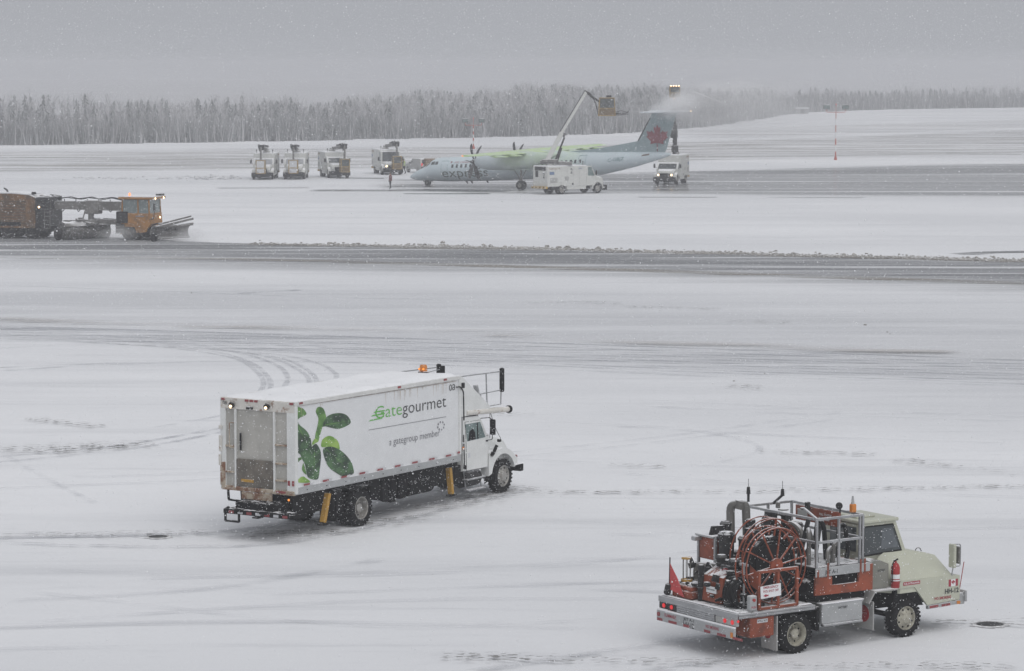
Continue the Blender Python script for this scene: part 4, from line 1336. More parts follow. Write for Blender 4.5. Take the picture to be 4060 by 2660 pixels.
    MB().cyl((-.603, -1.05, .48), (-.612, -1.05, .48), .12, n=16).build('flap_disc', M_red, t)
    b = MB()
    b.box(-.52, .60, -1.36, -.80, .905, .985, .01)
    b.box(.52, .60, -1.36, -.80, .45, .90, .01)
    b.pieces('wheel_box', M_black, t)
    # --- pump clutter on the rear deck
    b = MB()
    b.prism([(-1.40, 1.10), (-.62, 1.10), (-.62, 1.80), (-.92, 1.86), (-1.34, 1.66)], 'y', -.42, .28)
    b.box(-1.25, -.70, -.45, .3, 1.10, 1.25, .02)
    pp = b.build('pump_housing', M_orange, t)
    MB().box(-1.42, -1.402, -.26, .08, 1.30, 1.44).build('label_plate', M_inkwhite, pp)
    text('FUELING HARNESS', M_ink, pp, (-1.424, .06, 1.36), REAR, .03, .28, bold=.02)
    b = MB()
    b.box(-1.55, -1.05, .45, 1.15, 1.07, 1.24, .02)
    b.box(-1.50, -1.30, .50, 1.10, 1.24, 1.34, .02)
    b.pieces('valve_tray', M_orange, t)
    b = MB()                                               # coiled and heaped black hoses
    for k in range(6):
        b.ring((-1.16, -.98 + k * .075, 1.38), (.15, 1, .05 * (k % 3)), .29 - .015 * (k % 2), .045, 22, 7)
        b.ring((-1.10, -.70 + k * .05, 1.30 + .05 * k), (.5, 1, .3), .20, .03, 18, 6)
    for k in range(10):
        pts = []
        a0 = random.uniform(0, 6)
        x, y, z = -1.4 + random.uniform(-.1, .5), random.uniform(-.9, .9), 1.12
        for i in range(7):
            a = a0 + i * .7
            pts.append((x + .16 * math.cos(a) + i * .03, y + .20 * math.sin(a), z + .05 * math.sin(i * 1.3) + .06))
        b.tube(bend(pts, .06, 3), .028, 6)
    b.pieces('hose_bundle', M_hose, t)
    b = MB()
    for (x, y, z, r, h) in ((-1.35, -.62, 1.07, .10, .34), (-1.20, .30, 1.07, .09, .52), (-.75, -.60, 1.07, .14, .45), (-1.0, .50, 1.07, .12, .66), (-.62, .62, 1.07, .13, .80), (-.55, -.15, 1.5, .11, .48), (-.95, -.2, 1.75, .12, .22), (-.72, .15, 1.70, .16, .20), (-1.15, -.42, 1.60, .08, .18), (-.45, .35, 1.1, .16, .95)):
        b.cyl((x, y, z), (x, y, z + h), r, n=14)
        b.cyl((x, y, z + h), (x, y, z + h + .03), r * 1.18, n=14)
        b.cyl((x, y, z + .06), (x, y, z + .09), r * 1.15, n=14)
    for k in range(70):
        x, y, z = random.uniform(-1.45, -.3), random.uniform(-.95, 1.0), random.uniform(1.08, 1.75)
        b.obox((x, y, z), (random.uniform(.06, .2), random.uniform(.06, .2), random.uniform(.05, .16)), (random.uniform(-.4, .4), 0, random.uniform(0, 3)), .01)
    for (x, y, z, r, h) in ((-.66, .34, 1.06, .17, 1.38), (-.40, .02, 1.06, .14, 1.30), (-1.02, .06, 1.84, .11, .16), (-.98, -.34, 1.82, .12, .14), (-.72, -.48, 1.10, .16, .72), (-1.38, .32, 1.07, .07, .70), (-.2, .95, 1.06, .12, 1.5)):
        b.cyl((x, y, z), (x, y, z + h), r, n=16)
        b.lathe([(r * 1.15, 0), (r * 1.15, .04), (r * .8, .09), (0.001, .10)], (x, y, z + h), (0, 0, 1), 16)
        b.ring((x, y, z + h * .4), (0, 0, 1), r * 1.03, .018, 18, 6)
    for k in range(14):
        x, y = random.uniform(-1.3, -.3), random.uniform(-.6, .9)
        z = random.uniform(1.3, 2.0)
        b.tube(bend([(x, y, z), (x + random.uniform(-.15, .15), y - .15, z + .12), (x + random.uniform(-.2, .2), y - .35, z + random.uniform(-.1, .1))], .08, 4), random.uniform(.015, .035), 6)
    b.pieces('pump_and_valves', M_darksteel, t)
    b = MB()
    for (x, y, z) in ((-.80, -.30, 1.90), (-1.05, -.15, 1.78), (-.52, .05, 1.95)):
        b.ring((x, y, z), (.3, .3, 1), .09, .014, 18, 6)
        b.cyl((x, y, z - .14), (x, y, z), .02, n=6)
    b.pieces('valve_wheel', M_red, t)
    b = MB()                                               # large grey transfer pipes
    b.tube(bend([(-1.00, .98, 1.10), (-1.00, .98, 1.72), (-.90, .55, 1.76), (-.70, -.35, 1.80)], .14), .075, 12)
    b.tube(bend([(-.95, .30, 1.70), (-.86, -.05, 1.93), (-.70, -.45, 1.93), (-.55, -.55, 1.60)], .12), .060, 12)
    b.tube(bend([(-.40, .66, 1.90), (-.60, .66, 2.25), (-.60, .42, 2.32), (-.52, .30, 2.05)], .10), .045, 10)
    for p, d in (((-1.00, .98, 1.40), (0, 0, 1)), ((-.84, .28, 1.77), (.3, -.9, 0)), ((-.74, -.18, 1.79), (.3, -.9, 0))):
        v = Vector(d).normalized() * .02
        b.cyl(Vector(p) - v, Vector(p) + v, .105, n=14)
    b.pieces('transfer_pipe', M_steel, t)
    b = MB()                                               # tall inverted-U vent pipe
    b.tube(bend([(-.08, .92, 2.20), (-.10, .92, 3.02), (.18, .72, 3.06), (.22, .66, 1.20)], .17), .095, 14)
    b.cyl((-.08, .92, 2.16), (-.08, .92, 2.30), .12, n=12)
    b.cyl((.05, .80, 2.92), (.08, .78, 3.10), .125, n=12)
    b.pieces('vent_pipe', M_steel, t)
    b = MB()
    b.box(.05, .22, .40, .58, 1.06, 2.72, .02)
    b.box(-.10, .02, .30, .42, 1.06, 2.55, .01)
    b.cyl((-.08, .12, 1.06), (-.08, .12, 2.40), .13, n=14)
    b.pieces('filter_column', M_darksteel, t)
    b = MB()                                               # sight glass with brass rings
    for k in range(6):
        a = 2 * math.pi * k / 6
        b.cyl((-1.30 + .09 * math.cos(a), .94 + .09 * math.sin(a), 1.42), (-1.30 + .09 * math.cos(a), .94 + .09 * math.sin(a), 1.92), .008, n=5)
    b.pieces('sight_glass_rod', M_steel, t)
    b = MB()
    b.cyl((-1.30, .94, 1.90), (-1.30, .94, 1.935), .12, n=16)
    b.cyl((-1.30, .94, 1.40), (-1.30, .94, 1.45), .13, n=16)
    b.pieces('sight_glass_ring', M_yellow, t)
    b = MB()
    for k in range(6):
        pts = [(-1.30, .95, 1.40), (-1.42 - .03 * k, 1.12 + .02 * k, 1.34), (-1.45 - .03 * k, 1.16, 1.16 + .02 * k), (-1.30, 1.0 + .02 * k, 1.08)]
        b.tube(bend(pts, .12, 4), .011, 5)
    b.pieces('sample_line', M_hose, t)
    # red meter cabinet on posts with grey hood
    mc = MB().box(-.82, -.30, .60, 1.12, 1.86, 2.36, .02).build('meter_cabinet', M_orange, t)
    MB().box(-.90, -.24, .54, 1.18, 2.365, 2.41, .01).build('cabinet_lid', M_alupanel, mc)
    MB().prism([(-.80, 2.412), (-.36, 2.412), (-.40, 2.60), (-.74, 2.60)], 'y', .72, .80).build('display_hood', M_darksteel, mc)
    b = MB()
    for x, y in ((-.80, 1.16), (-.30, 1.16), (-.80, .56)):
        b.box(x - .03, x + .03, y - .03, y + .03, 1.06, 2.36, .006)
    b.box(-1.02, -.80, 1.02, 1.16, 2.26, 2.36, .015)
    b.pieces('cabinet_post', M_alu, t)
    # safety flag
    b = MB().cyl((-1.62, 1.16, 1.05), (-1.60, 1.16, 1.93), .014, n=6).build('flag_pole', M_black, t)
    MB().add([(-1.61, 1.155, 1.82), (-1.615, 1.15, 1.22), (-1.58, .66, 1.10), (-1.55, .92, 1.46)], [(0, 1, 2), (0, 2, 3)]).build('flag', mat('faded_red_flag', (.48, .07, .07), .8, var=.15), t, smooth=0)
    MB().obox((-1.62, 1.20, 1.22), (.14, .14, .26), (.2, .1, .3), .04).build('chock_bundle', M_darksteel, t)
    # --- hose reel
    cxr, czr, RR = -.47, 1.96, .825
    reel = MB()
    for yy in (-1.16, -1.02, -.78):
        reel.ring((cxr, yy, czr), (0, 1, 0), RR, .016, 48, 8)
    for yy in (-.36, -.24, .06):
        reel.ring((.06, yy, 2.0), (0, 1, 0), .84, .016, 48, 8)
    rr = reel.pieces('reel_rim', M_orange, t)[0]
    for yy, xo, zo in ((-1.15, cxr, czr), (-.79, cxr, czr), (-.35, .06, 2.0)):
        for k in range(10):
            a = 2 * math.pi * k / 10 + .17
            p0 = (xo + .12 * math.cos(a), yy, zo + .12 * math.sin(a))
            p1 = (xo + RR * math.cos(a), yy, zo + RR * math.sin(a))
            MB().bar(p0, p1, .026, .036, up=(0, 1, 0)).build('spoke', M_orange, rr)
    b = MB()
    for k in range(10):
        a = 2 * math.pi * k / 10 + .17
        b.cyl((cxr + RR * math.cos(a), -1.16, czr + RR * math.sin(a)), (cxr + RR * math.cos(a), -1.02, czr + RR * math.sin(a)), .014, n=6)
    b.pieces('rim_tie', M_orange, rr)
    b = MB()
    b.cyl((cxr, -1.19, czr), (cxr, -1.13, czr), .17, n=20)
    b.cyl((cxr, -1.24, czr - .02), (cxr, -.70, czr - .02), .05, n=12)
    b.cyl((.06, -.40, 2.0), (.06, .12, 2.0), .12, n=14)
    b.pieces('reel_hub', M_orange, t)
    b = MB()
    b.cyl((cxr, -1.02, czr), (cxr, -.80, czr), .46, n=28)
    b.cyl((.06, -.24, 2.0), (.06, .04, 2.0), .46, n=28)
    for k in range(3):
        b.ring((cxr, -.98 + k * .085, czr - .02), (0, 1, 0), .60, .048, 34, 8)
        b.ring((cxr, -.97 + k * .08, czr - .03), (0, 1, 0), .51, .05, 30, 8)
        b.ring((.06, -.18 + k * .085, 1.98), (0, 1, 0), .62, .048, 34, 8)
        b.ring((.06, -.17 + k * .08, 1.97), (0, 1, 0), .53, .05, 30, 8)
    b.pieces('reeled_hose', M_hose, t)
    b = MB()                                               # square tube frame carrying the reel
    Y = -1.32
    for (p, q) in (((-1.07, 1.08), (-1.07, 1.92)), ((-.02, 1.08), (-.02, 1.92)), ((-.55, 1.08), (-.55, 1.92)), ((-1.10, 1.90), (.01, 1.90)), ((-1.10, 1.10), (.01, 1.10))):
        b.bar((p[0], Y, p[1]), (q[0], Y, q[1]), .065, .065, up=(0, 1, 0), c=.006)
    for (p, q) in (((-1.07, 1.08), (-1.07, 1.75)), ((-.02, 1.08), (-.02, 1.75)), ((-1.10, 1.75), (.01, 1.75))):
        b.bar((p[0], -.62, p[1]), (q[0], -.62, q[1]), .065, .065, up=(0, 1, 0), c=.006)
    b.pieces('reel_frame', M_orange, t)
    MB().add([(-1.10, -1.30, 1.90), (-1.10, -1.30, 1.50), (-1.08, -.84, 1.66), (-1.08, -.84, 2.10)], [(0, 1, 2, 3)]).build('guard_plate', M_orange, t, smooth=0)
    s = MB().obox((-.79, -1.375, 1.47), (.56, .012, .27), (0, R(-3), 0)).build('shut_off_sign', M_inkwhite, t)
    text('EMERGENCY', M_inkred, s, (-1.00, -1.384, 1.535), SIDE_R, .052, .42, bold=.02)
    text('FUEL SHUT OFF', M_inkred, s, (-1.00, -1.384, 1.455), SIDE_R, .048, .42, bold=.02)
    MB().prism([(-1.00, 1.385), (-.92, 1.42), (-.92, 1.40), (-.86, 1.40), (-.86, 1.37), (-.92, 1.37), (-.92, 1.35)], 'y', -1.387, -1.383).build('sign_arrow', M_inkred, s)
    pb = MB().box(-1.32, -1.13, -1.34, -1.20, 1.07, 1.40, .02).build('push_button_box', M_alupanel, t)
    text('PUSH', M_inkred, pb, (-1.29, -1.343, 1.13), SIDE_R, .045, .13, bold=.02)
    MB().cyl((-1.23, -1.34, 1.31), (-1.23, -1.37, 1.31), .035, n=12).build('button', M_red, pb)
    b = MB()
    b.cyl((-1.22, -.98, 1.08), (-1.22, -.98, 2.02), .025, n=8)
    b.bar((-1.22, -.85, 2.03), (-1.22, -1.11, 2.03), .05, .05)
    b.pieces('brake_handle', M_alu, t)
    # --- lift platform cage
    cg = MB()
    ZT, ZM, ZB = 2.90, 2.39, 1.84
    X3, Yn, Yf = (.53, 1.16, 1.85), -1.32, 1.14
    sz = .055
    for x in X3:
        cg.box(x - sz / 2, x + sz / 2, Yn - sz / 2, Yn + sz / 2, ZB, ZT, .006)
        cg.box(x - sz / 2, x + sz / 2, Yf - sz / 2, Yf + sz / 2, ZB - .5, ZT, .006)
    for yy in (Yn, Yf):
        for z in (ZT, ZM):
            cg.box(X3[0], X3[2], yy - sz / 2, yy + sz / 2, z - sz / 2, z + sz / 2, .006)
    for x in (X3[0], X3[2]):
        cg.box(x - sz / 2, x + sz / 2, Yn, Yf, ZT - sz / 2, ZT + sz / 2, .006)
        cg.box(x - sz / 2, x + sz / 2, Yn, Yf, ZM - sz / 2, ZM + sz / 2, .006)
    cg.box(X3[2] - .11, X3[2] - .07, Yn - sz / 2, Yn + sz / 2, ZB, ZT, .006)
    cg.bar((.53, -1.32, 2.92), (.44, -1.0, 3.12), .06, .03)
    cg.pieces('platform_cage', M_alu, t)
    MB().box(.50, 1.90, Yn, Yf, 1.80, 1.84, .006).build('platform_floor', M_darksteel, t)
    rp = MB().box(1.80, 1.88, -.55, .95, 2.52, 2.86, .01).build('red_control_panel', M_orange, t)
    text('PULL TO STOP', M_inkwhite, rp, (1.796, .10, 2.72), REAR, .05, .42, bold=.02)
    text('FUELING', M_inkwhite, rp, (1.796, .10, 2.62), REAR, .05, .34, bold=.02)
    MB().box(1.79, 1.80, .52, .86, 2.62, 2.78).build('label_plate', M_greytank, rp)
    b = MB()
    b.tube(bend([(.95, -.30, 1.84), (.95, -.30, 2.50), (.95, .05, 2.62), (.95, .40, 2.50), (.95, .40, 1.84)], .18), .07, 10)
    b.tube(bend([(1.30, -.95, 1.84), (1.32, -.95, 2.20), (1.50, -.90, 2.30)], .12), .055, 10)
    b.tube(bend([(.75, .80, 1.84), (.75, .80, 2.70), (1.3, .80, 2.74), (1.6, .80, 2.3)], .18), .06, 10)
    b.tube(bend([(.62, -.95, 1.84), (.62, -.95, 2.55), (.80, -.70, 2.62), (1.05, -.55, 2.3)], .15), .05, 9)
    b.tube(bend([(1.0, -1.15, 1.84), (1.0, -1.12, 2.12), (1.22, -1.0, 2.2), (1.4, -.7, 2.05)], .12), .045, 9)
    b.tube(bend([(.2, -.05, 1.9), (.35, -.1, 2.45), (.42, .3, 2.5), (.3, .5, 2.2)], .15), .06, 9)
    b.pieces('hose_boom_pipe', M_steel, t)
    b = MB()
    b.tube(bend([(1.45, -.55, 1.84), (1.42, -.50, 2.62), (1.50, -.20, 2.70), (1.52, -.05, 2.0)], .16), .055, 9)
    b.tube(bend([(1.62, -.75, 1.90), (1.60, -.80, 2.60), (1.64, -.95, 2.66), (1.70, -1.02, 2.10), (1.66, -1.0, 1.90)], .14), .05, 9)
    b.tube(bend([(.70, -.6, 1.84), (.74, -.8, 2.2), (.86, -.9, 2.3), (.98, -.8, 1.86)], .12), .04, 8)
    b.pieces('platform_hose', M_hose, t)
    b = MB()
    b.box(.85, 1.05, .15, .32, 1.84, 2.80, .02)
    b.box(1.30, 1.55, .35, .75, 1.84, 2.55, .03)
    b.box(.60, .80, .35, .60, 1.84, 2.86, .02)
    b.box(1.05, 1.22, .90, 1.05, 1.84, 2.7, .02)
    b.bar((.60, -.45, 1.30), (.78, -.75, 2.85), .10, .08)
    b.bar((1.2, -.5, 1.9), (1.7, -.1, 2.7), .06, .05)
    b.pieces('lift_mast', M_darksteel, t)
    b = MB()
    b.box(.98, 1.04, .55, .66, 2.88, 3.02, .01)
    b.cyl((1.2, -.1, 2.92), (1.2, -.1, 2.96), .10, n=16)
    b.cyl((.75, .1, 2.92), (.75, .1, 2.95), .12, n=16)
    b.pieces('platform_fitting', M_steel, t)
    b = MB()
    for (x, y, z, tx, ty) in ((.30, .78, 3.06, .0, .0), (1.15, .95, 2.93, .07, -.08)):
        b.cyl((x, y, z), (x + tx * 2, y + ty * 2, z + .20), .030, n=8)
        b.cyl((x + tx * 2, y + ty * 2, z + .18), (x + tx * 2, y + ty * 2, z + .34), .05, .035, n=10)
        b.cyl((x + tx * 2, y + ty * 2, z + .34), (x + tx * 2, y + ty * 2, z + .52), .006, n=5)
    b.cyl((1.62, -.82, 2.9), (1.62, -.82, 3.0), .02, n=6)
    b.lathe([(0, 0), (.07, .0), (.08, .05), (.05, .07), (0, .075)], (1.60, -.82, 3.06), (-.7, -.6, .1), 14)
    b.box(1.15, 1.25, -.25, -.15, 2.9, 3.10, .01)
    b.cyl((.55, -1.0, 2.9), (.57, -1.0, 3.16), .008, n=5)
    b.pieces('work_light', M_darksteel, t)
    bb = MB().box(1.70, 1.83, -1.14, -1.02, 2.93, 3.12, .02).build('amber_beacon', M_amber, t)
    MB().cyl((1.76, -1.08, 3.12), (1.76, -1.08, 3.30), .04, .02, n=8).build('antenna_base', M_alupanel, bb)
    # orange skirt and plates below the cage
    b = MB()
    b.prism([(.48, 1.23), (2.12, 1.21), (2.12, 1.64), (2.12, 1.80), (1.80, 1.80), (1.72, 1.62), (1.72, 1.42), (.95, 1.42), (.95, 1.62), (.62, 1.62), (.48, 1.66)], 'y', -1.36, -1.30)
    b.box(2.06, 2.12, -1.30, -.2, 1.21, 1.80, .006)
    b.pieces('orange_skirt', M_orange, t)
    jp = MB().box(.46, 2.02, -1.385, -1.362, 1.64, 1.835, .004).build('name_plate', M_alupanel, t)
    text('JET A-1', M_ink, jp, (.72, -1.388, 1.69), SIDE_R, .085, .36, bold=.02)
    for x in (.50, .78, 1.72, 1.84):
        MB().box(x, x + .05, -1.392, -1.386, 1.62, 1.93 if x > .7 else 1.80).build('orange_strap', M_orange, jp)
    b = MB()
    b.box(.6, 2.0, -1.25, -.5, 1.05, 1.6, .02)
    b.box(.5, 2.0, -.5, 1.2, .95, 1.78, .03)
    b.cyl((.55, -1.2, 1.35), (.55, -.6, 1.35), .2, n=16)
    b.pieces('lift_gear', M_black, t)
    # battery box
    bx = MB().box(.66, 1.82, -1.38, -.85, .58, 1.02, .015).build('battery_box', M_alupanel, t)
    MB().box(.64, 1.84, -1.40, -.84, 1.022, 1.045, .008).build('box_snow', M_snow, bx)
    text('BATTERY', M_ink, bx, (1.12, -1.384, .88), SIDE_R, .055, .26, bold=.015)
    MB().box(.68, 1.80, -1.42, -1.30, .53, .575, .008).build('step_bar', M_alu, t)
    # front fenders behind the wheel, flap with red disc
    for s in (-1, 1):
        ya, yb = (-1.34, -.62) if s < 0 else (.62, 1.34)
        MB().prism([(2.03, .90), (2.22, 1.16), (2.90, 1.15), (2.90, 1.12), (2.23, 1.13), (2.05, .88)], 'y', ya, yb).build('front_fender', M_greytank, t)
        MB().box(2.16, 2.19, ya, yb, .28, .92, .005).build('mud_flap', M_greytank, t)
    MB().cyl((2.158, -1.02, .62), (2.150, -1.02, .62), .19, n=22).build('stop_disc', M_red, t)
    text('EMPTY', mat('faded_red_lettering', (.55, .35, .36), .5), t, (2.148, -.89, .60), REAR, .05, .26, bold=.02)
    # small grey locker behind the extinguisher
    lk = MB().prism([(2.20, 1.17), (2.74, 1.17), (2.74, 1.70), (2.50, 1.80), (2.20, 1.80)], 'y', -1.18, -.62).build('side_locker', mat('olive_grey_panel', (.20, .20, .175), .6, var=.1, snow=.4), t)
    text('BATTERY', M_ink, lk, (2.42, -1.184, 1.55), SIDE_R, .05, .22, bold=.02)
    # --- body: sloped hood and narrow central cab
    secs = []
    for x, zr, zs, zt in ((2.55, 1.86, 1.40, 1.86), (3.05, 1.29, 1.29, 1.86), (3.74, 1.285, 1.285, 1.845), (4.30, 1.27, 1.27, 1.74), (4.62, 1.26, 1.26, 1.65), (4.80, 1.25, 1.25, 1.28)):
        hw = 1.23 if x > 3 else .62
        secs.append([(x, -hw, 1.0), (x, -hw, zs), (x, -.62, zt), (x, .62, zt), (x, hw, zs), (x, hw, 1.0)])
    hood = MB().loft(secs).build('hood', M_cream, t, smooth=20)
    for s in (-1, 1):
        ya, yb = (-1.25, -1.19) if s < 0 else (1.19, 1.25)
        MB().prism([(2.90, 1.12), (3.46, 1.115), (3.85, .66), (4.84, .70), (4.81, 1.255), (3.06, 1.292)], 'y', ya, yb).build('side_panel', M_cream, t)
        MB().prism([(3.86, .57), (4.86, .60), (4.86, .68), (3.86, .645)], 'y', ya - .02, yb).build('lower_bumper', M_alupanel, t)
    MB().box(4.78, 4.84, -1.24, 1.24, .66, 1.25, .01).build('front_panel', M_cream, t)
    MB().box(4.82, 4.98, -1.26, 1.26, .58, .84, .015).build('front_bumper', M_alupanel, t)
    MB().prism([(2.85, .75), (2.95, 1.10), (3.45, 1.10), (3.8, .66)], 'y', -1.18, -.75).build('wheel_arch', M_black, t)
    cabp = [(2.42, 1.30), (3.74, 1.83), (3.44, 2.52), (3.36, 2.57), (2.48, 2.57), (2.42, 2.50)]
    cab = MB().loft([[(p[0], -.62, p[1]) for p in cabp], [(p[0], .62, p[1]) for p in cabp]]).build('cab', M_cream, t)
    rf = MB().box(2.38, 3.50, -.66, .66, 2.545, 2.62, .03).build('cab_roof', M_cream, cab)
    MB().box(2.55, 3.10, -.3, .3, 2.622, 2.66, .01).build('roof_hatch', M_cream, rf)
    MB().prism([(2.46, 1.80), (3.62, 1.85), (3.35, 2.49), (2.46, 2.49)], 'y', -.635, -.615).build('window_seal', M_black, cab)
    MB().prism([(2.50, 1.84), (3.57, 1.885), (3.325, 2.46), (2.50, 2.46)], 'y', -.642, -.63).build('side_window', M_glass, cab)
    MB().prism([(2.98, 1.93), (3.50, 1.95), (3.30, 2.40), (3.02, 2.40)], 'y', -.646, -.6425).build('sliding_pane', mat('grey_window_glass', (.10, .115, .13), .12, var=.15, spec=.6), cab)
    b = MB()
    for p0, p1 in (((2.47, 1.36), (2.47, 1.80)), ((3.60, 1.84), (3.30, 1.70)), ((2.47, 1.50), (3.0, 1.70))):
        b.bar((p0[0], -.624, p0[1]), (p1[0], -.624, p1[1]), .012, .012)
    b.pieces('door_seam', M_darksteel, cab)
    MB().bar((3.10, -1.236, 1.275), (4.78, -1.236, 1.238), .014, .014).build('hood_seam', M_darksteel, hood)
    MB().prism([(3.47, 2.48), (3.73, 1.90), (3.745, 1.91), (3.485, 2.49)], 'y', -.55, .55).build('windscreen', M_glass, cab)
    MB().box(2.405, 2.425, -.45, .45, 1.90, 2.45, .005).build('rear_window', M_glass, cab)
    MB().box(3.0, 3.16, -1.255, -1.251, .0, .0 + .001) if False else None
    pl = MB().box(3.12, 3.62, -1.256, -1.251, 1.175, 1.25).build('warning_strip', M_inkred, t)
    text('FUEL EXTINGUISHER', M_inkwhite, pl, (3.14, -1.258, 1.195), SIDE_R, .035, .46, bold=.02)
    # flag plate
    fl = MB().box(4.48, 4.76, -1.256, -1.251, 1.02, 1.18).build('maple_flag', M_inkwhite, t)
    for x0 in (4.48, 4.69):
        MB().box(x0, x0 + .07, -1.259, -1.256, 1.02, 1.18).build('flag_bar', M_inkred, fl)
    MB().prism([(x * .075 + 4.62, z * .065 + 1.10) for x, z in MAPLE], 'y', -1.259, -1.256).build('flag_leaf', M_inkred, fl)
    text('HH-12', M_ink, t, (4.37, -1.256, .87), SIDE_R, .105, .42, bold=.03)
    text('NO SMOKING', M_inkred, t, (4.06, -1.256, .755), SIDE_R, .06, .50, bold=.03)
    for x0 in (3.90, 4.26):
        MB().prism([(x0, .585), (x0 + .26, .592), (x0 + .26, .645), (x0, .638)], 'y', -1.276, -1.271).build('reflector', M_reflred, t)
    MB().box(4.72, 4.82, -1.285, -1.271, .60, .67, .01).build('turn_signal', M_amber, t)
    # extinguisher
    b = MB()
    b.lathe([(0, 0), (.09, .0), (.10, .02), (.10, .46), (.07, .54), (.03, .57), (.03, .60), (0, .60)], (2.91, -1.22, 1.15), (0, 0, 1), 16)
    ex = b.build('fire_extinguisher', M_red, t)
    MB().cyl((2.91, -1.22, 1.36), (2.91, -1.22, 1.46), .1015, n=16, cap=False).build('white_band', M_inkwhite, ex)
    MB().cyl((2.91, -1.22, 1.31), (2.91, -1.22, 1.335), .1015, n=16, cap=False).build('white_band', M_inkwhite, ex)
    b = MB()
    b.bar((2.86, -1.22, 1.76), (2.98, -1.22, 1.79), .03, .03)
    b.tube(bend([(2.86, -1.22, 1.74), (2.79, -1.25, 1.70), (2.79, -1.25, 1.28)], .05), .012, 6)
    b.pieces('nozzle', M_black, ex)
    b = MB().tube(bend([(4.05, -.60, 1.80), (4.07, -.62, 1.86), (4.15, -.64, 1.86), (4.18, -.66, 1.78)], .04), .01, 5).build('hood_handle', M_darksteel, t)
    # mirrors
    for s in (-1, 1):
        yy = s * 1.22
        b = MB()
        b.tube(bend([(4.60, yy, 1.26), (4.64, yy, 1.44), (4.62, yy, 1.50)], .04), .014, 6)
        b.tube(bend([(4.66, yy, 1.46), (4.84, yy - s * -.02, 1.46), (4.84, yy + s * .02, 1.96), (4.66, yy, 1.97)], .05), .014, 6)
        b.pieces('mirror_arm', M_alu, t)
        MB().box(4.58, 4.66, yy - .10, yy + .10, 1.44, 1.98, .02).build('mirror', M_cream, t)
        MB().box(4.74, 4.80, yy - .08, yy + .08, 1.52, 1.92, .02).build('mirror_glass', M_steel, t)
        MB().cyl((4.88, yy - s * .05, .84), (5.02, yy - s * .05, 1.53), .010, n=6).build('marker_whip', M_red, t)
        MB().box(4.94, 5.00, yy - .10, yy + .10, .64, .90, .02).build('head_lamp', M_alupanel, t)
    return t

MAPLE = [(0, 1), (.10, .78), (.26, .86), (.20, .38), (.42, .62), (.48, .50), (.78, .56), (.68, .26), (.80, .18), (.44, -.12), (.50, -.30), (.06, -.22), (.08, -.62), (-.08, -.62), (-.06, -.22), (-.50, -.30), (-.44, -.12), (-.80, .18), (-.68, .26), (-.78, .56), (-.48, .50), (-.42, .62), (-.20, .38), (-.26, .86), (-.10, .78)]
build_fuel_truck()
